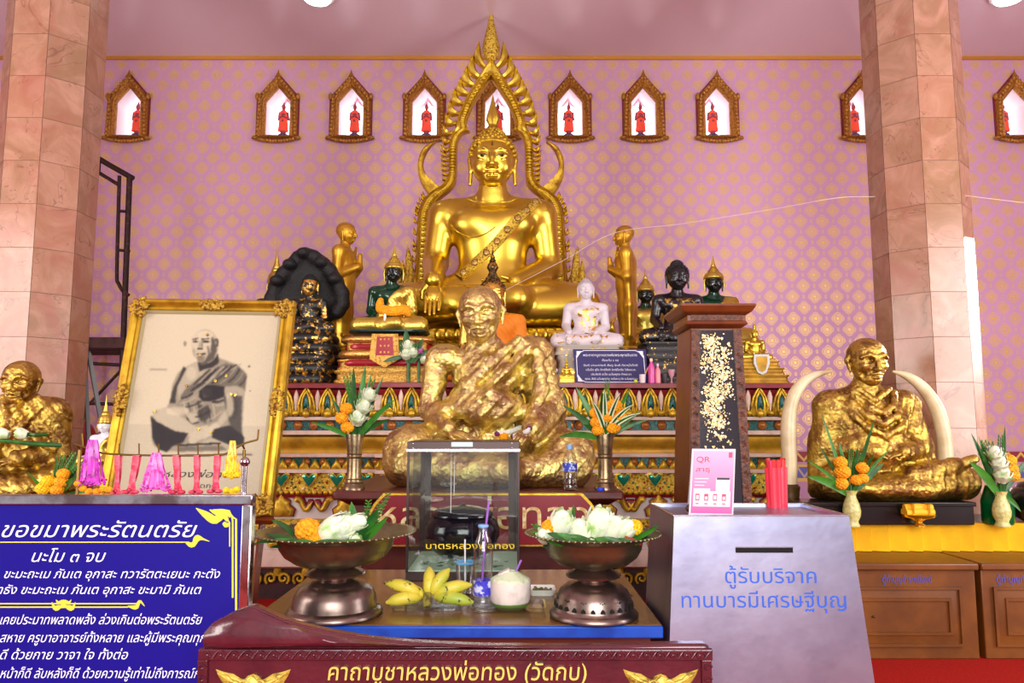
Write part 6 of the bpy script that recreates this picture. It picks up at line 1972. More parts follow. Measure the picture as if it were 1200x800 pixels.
mb = MB(); za_, zb_ = .1, cq(842, 387).z
gl = lambda z, s: lerpx(z, xl1, xl0) + .054 if s < 0 else lerpx(z, xr1, xr0) - .054
gz0, gz1 = .12, cq(842, 387).z
mb.add([(gl(gz0, -1), y_(gz0) - .006, gz0), (gl(gz0, 1), y_(gz0) - .006, gz0), (gl(gz1, 1), y_(gz1) - .006, gz1), (gl(gz1, -1), y_(gz1) - .006, gz1)], [(0, 1, 2, 3)])
mb.build('glass_panel', mat('dark_glass', (34, 22, 34), .08, coat=.4), cab, smooth=0)
mb = MB(); rd_ = random.Random(5)
def flake(px, py, s):
    q = cq(px, py); z = q.z; y = y_(z) - .009 - rd_.uniform(0, .006)
    a = rd_.uniform(0, 6.3); n = rd_.choice((3, 4, 5)); t1, t2 = rd_.uniform(-.9, .9), rd_.uniform(-.9, .9)
    v = []
    for k_ in range(n):
        b_ = a + 2 * math.pi * k_ / n; rr = s * rd_.uniform(.5, 1.2)
        v.append((q.x + rr * math.cos(b_), y - abs(rr * (t1 * math.cos(b_) + t2 * math.sin(b_))) * .6, z + rr * math.sin(b_)))
    mb.add(v, [tuple(range(n))])
blobs = [(830, 400, 10, 9, 150), (838, 420, 12, 12, 170), (824, 425, 6, 8, 50), (846, 440, 10, 9, 120), (838, 460, 14, 11, 260), (832, 480, 12, 8, 150), (840, 494, 10, 8, 90), (843, 512, 8, 12, 40), (836, 470, 17, 60, 160), (850, 410, 8, 12, 30), (835, 540, 10, 20, 10)]
for x, y, sx, sy, n in blobs:
    for _ in range(n):
        px, py = rd_.gauss(x, sx * .62), rd_.gauss(y, sy * .62)
        q = cq(px, py)
        if not (gl(q.z, -1) + .006 < q.x < gl(q.z, 1) - .006 and 390 < py < 580): continue
        flake(px, py, rd_.uniform(.003, .0095))
mb.build('gold_leaf_flakes', mat('loose_gold_leaf', (244, 222, 164), .35, .5, var=(40, (226, 180, 90), .5, .7)), cab, smooth=0, recalc=False)

# ---------------------------------------------------------------- notices and small things on the altar edge
def board_pts(c4): return [Vector(p) for p in c4]
NYB = 7.1
nv = thing('prayer_sign', 'navy blue sign with white writing standing on the altar edge', 'sign', (at(718, 450, NYB).x, NYB, ALTAR_TOP))
c4 = [at(675, 451, NYB - .02), at(759, 450, NYB - .02), at(757, 409, NYB + .06), at(671.5, 409, NYB + .06)]
c4[0].z = c4[1].z = ALTAR_TOP + .002
ex2 = (c4[1] - c4[0]).normalized(); ey2 = ((c4[3] - c4[0]) + (c4[2] - c4[1])).normalized(); ez2 = ex2.cross(ey2).normalized()
mb = MB(); mb.loft([[p - ez2 * .012 for p in c4], c4]); mb.build('panel', mat('navy_sign', (34, 34, 92), .3), nv, smooth=0)
cc = sum(c4, Vector()) / 4; Wn = (c4[1] - c4[0]).length; Hn = (c4[3] - c4[0]).length
NW = mat('sign_white', (226, 226, 236), .5)
NB_ = lambda a, b: cc + ex2 * (a * Wn) + ey2 * (b * Hn)
mb = MB()
for y, txt, w in ((.29, 'พระคาถาบูชาหลวงพ่อพระพุทธชินราช', .76), (.145, 'ตั้งนะโม ๓ จบ', .23), (.0, 'นิมหิ มานะหาระหิ สัมภู นิมหิ ทิฆายุโปโหติ', .76), (-.13, 'นโมโต สุโข อิทธิโชติ อิทธิโชตัง วิสัยยะสะ', .7), (-.26, 'ประสิทธิ สะโก นะโมพุทธ ทิพยะจา', .56), (-.39, 'พุทธะ สังมิ นะโมพุทธายะ ยะโมหะตุ มัย นะโมพุทธายะ', .74)):
    lettering(mb, txt, NB_(0, y), ex2, ey2, width=w * Wn, height=.026 if y > .2 else .02, weight=.02, lift=.002)
mb.build('lettering', NW, nv, smooth=0)
mb = MB()
for s, t_ in ((-1, -1), (1, -1), (1, 1), (-1, 1)):
    q = NB_(s * .47, t_ * .44)
    mb.add([q + ez2 * .002, q - ex2 * s * .07 + ez2 * .002, q - ex2 * s * .04 - ey2 * t_ * .012 + ez2 * .002, q - ex2 * s * .02 - ey2 * t_ * .04 + ez2 * .002, q - ey2 * t_ * .07 + ez2 * .002], [(0, 1, 2, 3, 4)])
for a, b_ in (((-.38, .46), (.38, .46)), ((-.38, -.46), (.38, -.46)), ((-.475, -.32), (-.475, .32)), ((.475, -.32), (.475, .32))):
    p, q = NB_(*a) + ez2 * .0015, NB_(*b_) + ez2 * .0015; d = (q - p).normalized(); n_ = ez2.cross(d) * .003
    mb.add([p - n_, q - n_, q + n_, p + n_], [(0, 1, 2, 3)])
mb.build('border', NW, nv, smooth=0, recalc=False)

def little(px, Y, H, R, col, name, label, cat, cap=None, prof=None):
    b = at(px, 448, Y); b.z = ALTAR_TOP; k_ = Y * 1.0 / 900
    r = thing(name, label, cat, b)
    prof = prof or [(.0, 0), (1, 0), (1, .6), (.9, .68), (.4, .8), (.38, .9), (.42, .92), (.01, .93)]
    mb = MB(); mb.lathe([(max(q, .002) * R * k_, z * H * k_) for q, z in prof], c=b, seg=20); mb.build('body', mat(name + '_col%d' % col[0], col, .3), r, smooth=40)
    if cap:
        mb = MB(); mb.lathe([(.45 * R * k_, .88 * H * k_), (.45 * R * k_, 1.0 * H * k_), (.01, 1.0 * H * k_)], c=b, seg=16); mb.build('cap', mat('cap_%d' % cap[0], cap, .4), r, smooth=40)
    return r, b, k_
little(763.5, 6.98, 29, 4, (214, 84, 160), 'drink_bottle', 'magenta soda bottle with pale cap beside the navy sign', 'bottle', (236, 210, 190))
little(771, 6.99, 23, 3.4, (226, 140, 150), 'drink_bottle', 'pale pink soda bottle with lilac cap, right of the magenta one', 'bottle', (210, 190, 230))
little(779, 7.0, 11, 4, (40, 36, 40), 'offering_cup', 'small black cup on the altar edge between the soda bottles and the wooden cabinet', 'cup', None, [(0, 0), (.7, 0), (1, .9), (1, 1), (.85, 1), (.6, .2), (.01, .2)])
little(787, 7.0, 16, 4, (206, 150, 160), 'offering_cup', 'pink stemmed cup at the foot of the wooden cabinet', 'cup', None, [(0, 0), (.7, 0), (.2, .1), (.2, .35), (.8, .6), (1, 1), (.9, 1), (.6, .65), (.01, .6)])
rr, b, k_ = little(753, 6.94, 10, 3.8, (226, 214, 216), 'offering_cup', 'white cup with a straw at the right foot of the navy sign', 'cup', None, [(0, 0), (.85, 0), (1, 1), (.9, 1), (.8, .1), (.01, .1)])
mb = MB(); mb.tube([b + Z * .02, b + Vector((.05, -.01, .14))], .006, 6); mb.build('straw', mat('amber_straw', (200, 130, 30), .4), rr)
rr = thing('yellow_ball', 'tiny yellow lime fruit at the foot of the navy sign', 'fruit', at(745, 448, 6.95)); rr.location.z = ALTAR_TOP
q = at(745, 448, 6.95); mb = MB(); mb.ell((q.x, q.y, ALTAR_TOP + .016), .016, 12, 8); mb.build('fruit', mat('lime_yellow', (220, 220, 40), .4), rr)

# little white pagoda image and gold stupa at the left foot of the navy sign
r, F, S, HS = small_buddha('tiny white Buddha on a white and gold tiered base left of the navy sign', 641, 436, 7.02, .1, 1.2, WHITEP if False else mat('white_glaze', (228, 226, 232), .3), 'lap', 'finial', None, None, zf=ALTAR_TOP, h=.008)
pedestal('tiered_base', F, r, [(125, 80, (436 - 446) / .1), (105, 70, (436 - 441) / .1), (115, 75, 2)], ALTAR_TOP, mat('white_gilt_base', (220, 206, 180), .5, var=(50, (206, 160, 60), .55, .62)))
r, F, S, HS = small_buddha('tiny gold Buddha on a gold base between the white image and the navy sign', 664, 442, 6.98, .075, 1.1, GOLDM, 'lap', 'finial', None, None, zf=ALTAR_TOP, h=.007)
pedestal('tiered_base', F, r, [(125, 80, 2)], ALTAR_TOP, GOLDM)

# kneeling gold deva figure between the white Buddha and the right disciple
F = Fig(709, 410, 7.9, .47)
dv = thing('deva_figure', 'small gold crowned deva kneeling between the white Buddha and the right disciple', 'statue', (F.o[0], F.o[1], TIER_TOP))
S = F.S(); S.ell((4, 0, 14), (26, 22, 14), 6); S.cap((0, 0, 16), (0, 0, 56), 13, 14, 6); S.ell((0, 0, 62), (19, 11, 10), 5); S.cap((0, 0, 64), (0, 0, 78), 6, 6, 3); S.ell((0, -1, 86), (9, 9, 11), 3); S.chain([(0, 0, 94), (0, 0, 102), (0, 0, 116)], [8, 6, 1.5], 3)
for s in (-1, 1): S.cap((s * 18, 0, 62), (s * 22, -4, 42), 6, 5, 3); S.cap((s * 22, -4, 42), (s * 4, -16, 54), 5, 4, 2); S.cap((s * 10, -2, 14), (s * 24, -24, 16), 12, 9, 5); S.cap((s * 20, 2, 70), (s * 28, 4, 80), 4, 1.5, 3)
to_mb(*S.mesh(.011)).build('body', GOLDM, dv, smooth=180, recalc=False)
mb = MB(); lathe_px(mb, F, (2, 0, 0), [(26, (TIER_TOP - F.o[2]) / (F.u * .47)), (26, 2), (22, 4)], 20); mb.build('base', GOLDM, dv)

# garlands and flowers on the black-faced green Buddha
F = FE
g = garland('string of orange marigolds draped round the lap of the black-faced green Buddha', [F.P(p) for p in ((-26, -50, 92), (-30, -58, 74), (-8, -66, 64), (20, -66, 62), (48, -62, 66), (62, -54, 62))], MARI, rad=.045)
mb = MB(); lathe_px(mb, F, (-8, -72, 26), [(2, 30), (5, 20), (4, 10), (7, 4), (6, 0)], 10); mb.build('jasmine_tassel', JAS, g)
b = at(478, 449, 7.02); b.z = ALTAR_TOP; k = .0085
fb = thing('vase_of_lotus', 'white lotus and orchid bouquet with long stalks leaning against the gilt seat', 'flowers', b)
for x, y, rad in ((478, 404, 7), (476, 414, 7), (484, 412, 6.5)):
    lotus(fb, at(x, y, 6.94), rad * k * .95, (0, -.6, 1), open_=.6)
for x, y, rad in ((493, 411, 4),): lotus(fb, at(x, y, 6.96), rad * k, (0.2, -.6, 1), open_=.5, m=mat('pink_orchid', (186, 90, 160), .5), name='orchid')
lotus(fb, at(497, 421, 6.96), 5 * k, (.3, -.6, .6), open_=.4, name='lotus_bud')
for (x0_, y0_), (x1_, y1_), w in (((478, 425), (476, 385), 9), ((484, 425), (494, 396), 8), ((486, 420), (502, 408), 6), ((472, 418), (448, 421), 5), ((480, 425), (488, 400), 8), ((476, 420), (469, 398), 7)):
    a, e = at(x0_, y0_, 6.97), at(x1_, y1_, 6.93); mb = MB(); mb.blade(a, e - a, (e - a).length, w * k, .15, side=Vector(((e - a).z, 0, -(e - a).x))); mb.build('leaf', GREEN, fb, smooth=60, recalc=False)
for x, w in ((479, 5), (491, 4)):
    mb = MB(); q = at(x, 415, 6.99); mb.tube([Vector((q.x, q.y, q.z)), Vector((q.x, 6.99, ALTAR_TOP + .01))], w * k * .42, 8); mb.build('stalk_bundle', GREEN, fb)

# ---------------------------------------------------------------- right-hand shelf: two cabinets, cloth, base, tusks, vases
KY = on(1100, 772, 0).y
CT = at(1100, 659, KY).z
CABW = mat('honey_brown_wood', (116, 66, 16), .4, var=(3, (92, 50, 12), .35, .7), bump=(30, .1, .005))
BLUEL = mat('blue_letters', (52, 74, 176), .5)
def merit_cabinet(label, x0, x1, txt, tw, clip):
    r = thing('merit_cabinet', label, 'cabinet', ((x0 + x1) / 2, KY + .4, 0))
    mb = MB(); mb.box(x0, x1, KY, KY + 1.0, 0, CT - .03); mb.build('cabinet_body', CABW, r, bevel=.006)
    mb = MB(); mb.box(x0 - .012, x1 + .012, KY - .035, KY + 1.02, CT - .045, CT); mb.build('cabinet_top', CABW, r, bevel=.01)
    # raised panel front
    zb_, zt2 = at(1100, 757, KY).z, at(1100, 687, KY).z
    xa, xb = x0 + .07 if clip else x0 + .07, x1 - .1
    fr = (Vector((0, KY, 0)), Vector((1, 0, 0)), Z, Vector((0, -1, 0)))
    rr = lambda a, b, c, d, y: [(a, KY - y, c), (b, KY - y, c), (b, KY - y, d), (a, KY - y, d)]
    mb = MB(); i1, i2, i3 = .018, .07, .09
    mb.loft([rr(xa, xb, zb_, zt2, .0), rr(xa, xb, zb_, zt2, .018), rr(xa + i1, xb - i1, zb_ + i1, zt2 - i1, .018), rr(xa + i1 * 1.2, xb - i1 * 1.2, zb_ + i1 * 1.2, zt2 - i1 * 1.2, .004), rr(xa + i2, xb - i2, zb_ + i2, zt2 - i2, .012), rr(xa + i2 * 1.05, xb - i2 * 1.05, zb_ + i2 * 1.05, zt2 - i2 * 1.05, .02), rr(xa + i3, xb - i3, zb_ + i3, zt2 - i3, .02), rr(xa + i3 * 1.05, xb - i3 * 1.05, zb_ + i3 * 1.05, zt2 - i3 * 1.05, .008)], cap=False)
    v = rr(xa + i3 * 1.05, xb - i3 * 1.05, zb_ + i3 * 1.05, zt2 - i3 * 1.05, .008); mb.add(v, [(0, 1, 2, 3)])
    mb.build('front_panel', CABW, r, smooth=20)
    mb = MB(); mb.ell(((xa + xb) / 2, KY - .012, (zb_ + zt2) / 2), (.012, .008, .008), 10, 6); mb.build('keyhole', mat('dark_brass', (70, 50, 24), .5, .6), r)
    mb = MB(); q = at(clip or 1065, 682, KY)
    lettering(mb, txt, (q.x, KY - .002, q.z), (1, 0, 0), Z, width=tw, height=.045, weight=.02)
    mb.build('lettering', BLUEL, r, smooth=0)
xa = at(905, 700, KY).x; xm = at(1144, 700, KY).x; xn = at(1151, 700, KY).x
merit_cabinet('brown donation cabinet with raised panel under the gilded monk', xa, xm, 'ตู้ทำบุญชำระหนี้สงฆ์', at(1092, 680, KY).x - at(1034, 680, KY).x, 1063)
merit_cabinet('brown donation cabinet with raised panel at the right edge', xn, xn + 1.2, 'ตู้ทำบุญภัตตาหาร', .34, 1198)
# shelf with pleated yellow cloth
SHY = on(1100, 645.5, CT).y
sx0, sx1 = at(900, 630, SHY).x, at(1290, 630, SHY).x
sh = thing('altar_shelf', 'low black shelf on top of the donation cabinets', 'shelf', ((sx0 + sx1) / 2, SHY + .45, CT))
mb = MB(); mb.box(sx0, sx1, SHY + .02, SHY + .64, CT + .001, SHELF_TOP); mb.build('shelf_body', mat('black_lacquer_shelf', (20, 16, 16), .35), sh)
cl = MB(); n = 110; cols = []
zt3, zb3 = SHELF_TOP + .001, CT + .004
for i in range(n + 1):
    f = i / n; x = lerp(sx0, sx1, f); ph = (f * 19.5) % 1
    y = SHY + .004 - .05 * ph
    cols.append([(x, SHY + .05, zt3), (x, y + .004, zt3), (x, y, lerp(zt3, zb3, .5)), (x + .006 * math.sin(i), y - .006, CT + .003)])
v = [p for c_ in cols for p in c_]; cl.add(v, [(i * 4 + j, i * 4 + j + 1, (i + 1) * 4 + j + 1, (i + 1) * 4 + j) for i in range(n) for j in range(3)])
clo = cl.build('skirt_cloth', mat('yellow_satin', (236, 180, 6), .6, 0, .2, var=(5, (226, 166, 4), .4, .7)), smooth=60, recalc=False)
tag(clo, 'pleated yellow satin cloth skirting the shelf front', 'cloth')
sb = thing('black_plinth', 'black rectangular base under the gilded monk with the tusks', 'base', (at(1040, 600, 5.7).x, 5.7, SHELF_TOP))
MB_ = MB(); x0_, x1_ = at(938, 600, 5.54).x, at(1143, 600, 5.54).x; SBT = at(1040, 588.5, 5.54).z
MB_.box(x0_, x1_, 5.555, 5.85, SHELF_TOP, SBT - .02); MB_.box(x0_ - .012, x1_ + .012, 5.54, 5.862, SBT - .03, SBT); MB_.build('base_block', mat('black_gloss', (14, 12, 12), .25), sb, bevel=.006)
IV = mat('ivory', (222, 206, 166), .35, var=(4, (196, 176, 130), .4, .7))
def tusk(label, pts, rad, Y, base_px):
    P = spline([at(x, y, Y) for x, y in pts], 30)
    r = thing('elephant_tusk', label, 'tusk', at(base_px[0], base_px[1], Y))
    r.location.z = SHELF_TOP
    mb = MB(); n = len(P); u = Y / 900
    mb.tube(P, [float(np.interp(i / (n - 1), np.linspace(0, 1, len(rad)), rad)) * u for i in range(n)], 18); mb.build('tusk', IV, r, smooth=60)
    bp = P[0]
    mb = MB(); mb.lathe([(.075, SHELF_TOP - bp[2]), (.075, SHELF_TOP - bp[2] + .03), (.06, SHELF_TOP - bp[2] + .06), (.075, -.03), (.08, .0), (.06, .02)], c=bp, seg=24); mb.build('stand', mat('dark_carved_stand', (84, 60, 24), .4, .4, bump=(40, .5, .01)), r, smooth=40)
    return r
tusk('white tusk curving over the gilded monk\'s left side, nearest the donation box', [(925, 570), (925, 540), (924, 500), (928, 470), (940, 449), (956, 439), (974, 435)], [8.5, 8.8, 8.8, 8, 6.6, 4.4, 1.4], 5.96, (925, 600))
tusk('white tusk curving over the gilded monk from the column side', [(1108, 560), (1108, 530), (1104, 500), (1096, 476), (1082, 455), (1064, 441), (1046, 435)], [8, 8.5, 8.5, 8, 7, 5, 1.4], 5.96, (1108, 600))
CEL = mat('pale_celadon', (206, 200, 130), .22, var=(40, (180, 172, 100), .45, .62), bump=(50, .5, .01))
def celadon(label, px, Y, pyb=617, H=41):
    b = at(px, pyb, Y); b.z = SHELF_TOP; k = Y / 900
    r = thing('celadon_vase', label, 'vase', b)
    mb = MB(); mb.lathe([(q * k, z * k * H / 41) for q, z in ((8, 0), (8.6, 1.5), (7, 4), (6.6, 6), (9.4, 12), (10, 18), (8.4, 26), (5.6, 33), (5.4, 36), (8, 41), (7.4, 40.6), (4.6, 35), (.5, 33))], c=b, seg=28, lobes=0); mb.build('vase_body', CEL, r, smooth=60)
    return r, b, k
VY = 5.48
r, b, k = celadon('pale green vase before the gilded monk, beside the red joss stick holder', 999, VY)
bouquet('orange marigolds with long green blades in the pale vase before the gilded monk', b, k,
        [('mari', -13, 8, 8.5), ('mari', -11, 21, 9.5), ('mari', -13, 32, 8), ('mari', 4, 12, 7), ('mari', 11, 14, 7), ('mari', 11, 26, 7.5)],
        [(-42, 34, 10, .35), (-30, 50, 4, .0), (-22, 84, 4, .05), (18, 80, 5, .12), (30, 52, 4, .3), (30, 36, 9, .25), (-42, 48, 4, .3), (6, 48, 6, .1), (-6, 52, 6, .05), (16, 44, 6, .1)], top=41, sprigs=[(2, 44), (10, 40)])
r, b, k = celadon('pale green vase with raised pattern at the right edge of the shelf', 1175, VY, H=40)
bouquet('white lotus and orange marigold bouquet in the vase at the right edge', b, k,
        [('mari', 13, 18, 7.5), ('mari', 11, 26, 7.5), ('mari', 9, 35, 8), ('lotus', 0, 20, 11), ('lotus', -3, 33, 10.5), ('lotus', -8, 44, 10)],
        [(-32, 44, 10, .3), (-26, 64, 6, .05), (-14, 60, 5, 0), (0, 72, 5, 0), (6, 62, 6, 0), (32, 44, 8, .2), (18, -2, 7, .9), (-20, 54, 5, .1)], top=40, sprigs=[(-16, 56), (-8, 54), (4, 62)])
# green glass jar and a black pot behind that vase
def jar(label, name, px, Y, prof, m, cat):
    b = at(px, 610, Y); b.z = SHELF_TOP; k = Y / 900
    r = thing(name, label, cat, b); mb = MB(); mb.lathe([(q * k, z * k) for q, z in prof], c=b, seg=32); mb.build('body', m, r, smooth=50); return r, b, k
jar('dark green glass jar behind the right-edge vase', 'glass_jar', 1170, 5.62, [(15, 0), (17, 3), (17, 26), (13, 38), (11, 44), (10, 44), (12, 37), (15.5, 26), (15.5, 4), (.3, 3)], mat('bottle_green_glass', (10, 120, 60), .05, trans=.6, ior=1.3), 'jar')
r, b, k = jar('glossy black alms bowl at the right edge behind the vase', 'alms_bowl', 1217, 5.72, [(14, 0), (24, 6), (31, 18), (31, 28), (24, 38), (20, 40), (18, 39), (.3, 38)], mat('black_gloss', (14, 12, 12), .25), 'bowl')
mb = MB(); mb.lathe([(21 * k, 39 * k), (18 * k, 44 * k), (6 * k, 48 * k), (.3 * k, 49 * k)], c=b, seg=28); mb.build('lid', MATS['black_gloss'], r, smooth=50)
# small gold offering tray with a folded yellow cloth
b = at(1077, 617, VY); b.z = SHELF_TOP; k = VY / 900
r = thing('offering_tray', 'small gold footed tray with rolled yellow cloth before the gilded monk', 'tray', b)
mb = MB(); mb.lathe([(7 * k, 0), (7 * k, 1.5 * k), (4 * k, 4 * k), (4 * k, 6 * k), (9 * k, 9 * k), (17 * k, 11 * k), (18.5 * k, 14 * k), (17 * k, 13 * k), (.3 * k, 12 * k)], c=b, seg=28); mb.build('tray', mat('bright_gilt', (236, 190, 60), .25, .9), r, smooth=50)
mb = MB()
for j, (z, y) in enumerate(((16, -3), (16, 4), (21, 0))): mb.tube([b + Vector((-16 * k, y * k, z * k)), b + Vector((0, y * k, (z + .6) * k)), b + Vector((16 * k, y * k, z * k))], 4.2 * k, 12)
mb.build('rolled_cloth', mat('saffron_cloth', (232, 176, 20), .6, bump=(60, .3, .006)), r, smooth=60)
mb = MB()
for s in (-9, 9): mb.box(b.x + (s - 1) * k, b.x + (s + 1) * k, b.y - 8 * k, b.y + 8.5 * k, b.z + 14 * k, b.z + 25.8 * k)
mb.build('ribbon', mat('bright_gilt', (236, 190, 60), .25, .9), r)

# sacred thread running from the great image to the right column
cx_ = at(1066, 219, CY); Rc = .39
th = thing('sacred_thread', 'thin white sacred thread strung from the golden Buddha to the right column', 'thread', at(606, 331, 7.55))
P = spline([at(590, 341, 7.5), at(660, 305, 7.3), at(720, 273, 7.0), at(800, 262, 6.7), at(900, 246, 6.3), at(980, 232, 6.0), Vector((cx_.x - .4, CY - .18, at(1030, 221, 6.2).z))], 60)
mb = MB(); mb.tube(P, .002, 5); mb.build('thread', mat('cotton_white', (226, 216, 214), .8), th)
zz_ = P[-1][2]; th = thing('sacred_thread', 'short white thread running from the right column to the right edge', 'thread', (cx_.x + .42, CY - .1, zz_))
mb = MB(); ring = [Vector((cx_.x + Rc * math.cos(a), CY + Rc * math.sin(a), zz_ + .012 * math.sin(a * 3))) for a in [2 * math.pi * k_ / 8 - math.pi / 2 for k_ in range(9)]]
mb = MB()
mb.tube([Vector((cx_.x + .3, CY - .28, zz_ - .02)), Vector((cx_.x + 1.2, CY - .4, zz_ - .18)), Vector((cx_.x + 2.4, CY - .9, zz_ - .35))], .002, 5); mb.build('thread', MATS['cotton_white'], th)
# ================================================================ offering table and what stands on it
TF = 2.95
TZ = at(530, 732, TF).z
tx0_, tx1_ = at(284, 732, TF).x, at(776, 732, TF).x
TB = on(550, 667, TZ).y
tab = thing('offering_table', 'worn brown offering table with a blue painted front edge', 'table', ((tx0_ + tx1_) / 2, (TF + TB) / 2, 0))
TOPM = mat('worn_table_top', (128, 92, 48), .22, var=(3, (96, 66, 32), .35, .7), bump=(14, .12, .006))
mb = MB(); mb.box(tx0_, tx1_, TF + .004, TB, TZ - .02, TZ); mb.build('table_top', TOPM, tab, bevel=.004)
mb = MB(); zb_ = at(530, 747, TF).z; mb.box(tx0_ - .002, tx1_ + .002, TF - .012, TF + .03, zb_, TZ - .003)
mb.build('blue_edge', mat('blue_gloss_paint', (18, 84, 196), .3, var=(9, (10, 66, 170), .4, .7)), tab, bevel=.005)
mb = MB(); mb.box(tx0_, tx0_ + .02, TF + .03, TB, zb_, TZ - .02); mb.box(tx1_ - .02, tx1_, TF + .03, TB, zb_, TZ - .02); mb.box(tx0_ + .03, tx1_ - .04, TF + .03, TB - .04, zb_ - .12, TZ - .02); mb.build('apron', mat('dark_red_wood', (96, 36, 18), .35), tab)
for x in (tx0_ + .06, tx1_ - .08):
    for y in (TF + .07, TB - .08): mb = MB(); mb.box(x - .03, x + .03, y - .03, y + .03, 0, zb_ - .1); mb.build('leg', MATS['dark_red_wood'], tab)

BRZ = mat('dark_bronze_tray', (142, 122, 112), .3, .95, var=(9, (104, 90, 84), .4, .7))
BRZ2 = mat('green_bronze', (132, 126, 92), .34, .9, var=(9, (96, 96, 74), .4, .7))
def footed_bowl(label, px, py, r0, rim, pierced):
    b = on(px, py, TZ); k = b.y / 900 / (1 + .0)
    k = (at(px + 50, py, b.y).x - at(px - 50, py, b.y).x) / 100
    b.z = TZ
    r = thing('footed_bowl', label, 'bowl', b)
    f = r0 / 55
    mb = MB(); mb.lathe([(q * k * f, z * k) for q, z in ((53, 0), (56, 2), (56, 5), (53, 8), (49.5, 10), (49, 13), (47.5, 22), (43, 31), (35, 37), (22, 40), (19, 41))], c=b, seg=56); foot = mb.build('foot', BRZ, r, smooth=50)
    mb = MB(); mb.lathe([(q * k * f, z * k) for q, z in ((19, 40.5), (20, 43), (34, 46), (35, 48), (33, 50), (23, 54), (22, 57))], c=b, seg=48); mb.build('waist_ring', BRZ, r, smooth=50)
    mb = MB(); g = rim / 92
    P = [(q * k * g, z * k) for q, z in ((24, 56), (28, 57), (48, 61), (60, 69), (66, 78), (68, 87), (70, 88.5), (92, 95), (92.5, 96), (91, 96.4), (70, 90.5), (66, 89), (62, 78), (50, 70), (30, 66), (.3, 65))]
    mb.lathe(P, c=b, seg=72)
    mb.build('bowl', BRZ2, r, smooth=50)
    # notched lip
    mb = MB()
    for i in range(72):
        a = 2 * math.pi * i / 72; R_ = 92.5 * k * g
        mb.lathe([(1.6 * k, -.001), (1.8 * k, .003), (1.2 * k, .006), (.1 * k, .007)], c=(b.x + R_ * math.cos(a), b.y + R_ * math.sin(a), b.z + 95.4 * k), seg=6)
    mb.build('notched_lip', BRZ2, r, smooth=60)
    if pierced:
        mb = MB()
        for i in range(26):
            a = 2 * math.pi * i / 26; d = Vector((math.cos(a), math.sin(a), 0)); t_ = Vector((-d.y, d.x, 0))
            o = b + d * (49.4 * k * f) + Z * (15 * k)
            mb.prism([(-2.6 * k, -2 * k), (2.6 * k, -2 * k), (2.4 * k, .5 * k), (0, 3 * k), (-2.4 * k, .5 * k)], -.001, .0025, fr=(o, t_, (Z * .98 - d * .1).normalized(), d))
            for s in (-1, 0, 1):
                o2 = b + d * (48.0 * k * f) + Z * ((23 + abs(s)) * k) + t_ * (s * 2.6 * k)
                if i % 2 == 0: mb.ell(o2, (.7 * k, .7 * k, .7 * k), 6, 4)
        mb.build('pierced_holes', mat('black_void', (10, 8, 8), .9), foot, smooth=0)
    return r, b, k
r, BL, kL = footed_bowl('dark bronze footed bowl with a flaring rim at the left of the table', 392, 720, 55, 92, False)
r, BR, kR = footed_bowl('bronze footed bowl with a pierced foot at the right of the table', 696, 722, 51, 79, True)

def bp(px, py, B, dy=0.0): return at(px, py, B.y + dy)
def posy(label, B, k, items, blades, sprigs=()):
    r = thing('lotus_posy', label, 'flowers', B + Z * (66 * k))
    for i, (kind, px, py, rad, up) in enumerate(items):
        c = bp(px, py, B, up[3] if len(up) > 3 else -.04)
        if kind == 'lotus': lotus(r, c, rad * k, up[:3], open_=.3)
        elif kind == 'bud': lotus(r, c, rad * k, up[:3], open_=.1, name='lotus_bud')
        else: marigold(r, c, rad * k, MARI if kind == 'mari' else YELLOW, seed=i)
    for i, (x0, y0, x1, y1, w, droop, dy) in enumerate(blades):
        a, e = bp(x0, y0, B, dy), bp(x1, y1, B, dy - .02 * (i % 3)); mb = MB(); d = e - a
        mb.blade(a, d + Z * (droop * d.length * .55), d.length * 1.05, w * k, droop, side=Vector((d.z * .5 - d.y, -d.x * .2 + .6 * abs(d.x), -d.x * .6)) if abs(d.x) > abs(d.z) else Vector((d.z, .1, -d.x)))
        mb.build('leaf', (GREEN, GREEN2)[i % 2], r, smooth=60, recalc=False)
    for i, (x0, y0, x1, y1, dy) in enumerate(sprigs):
        a, e = bp(x0, y0, B, dy), bp(x1, y1, B, dy); mb = MB(); P = [a + (e - a) * (t / 12) for t in range(13)]; mb.tube(P, .0022, 5)
        for j, p in enumerate(P[2:]):
            for q in range(4):
                d = Vector((math.cos(q * 1.7 + j), math.sin(q * 1.7 + j) * .6, .5)); mb.ell(p + d * 2.4 * k, (.9 * k, .9 * k, 2.6 * k), 5, 4, m=d.to_track_quat('Z', 'Y').to_matrix().to_4x4())
        mb.build('sprig', GREEN2, r, smooth=60)
    mb = MB()       # tied stalks lying in the bowl
    for j in range(9):
        a = bp(items[0][1] - 20 + j * 9, 640 + (j % 3), B, -.06 + .02 * (j % 4)); e = bp(items[0][1] + 8 + j * 8, 634 + (j * 5) % 6, B, .03)
        a.z = max(a.z, B.z + 70 * k); mb.tube([a, (a + e) / 2 + Z * .01, e], .0055, 6)
    mb.build('stalk', GREEN, r, smooth=60)
    return r
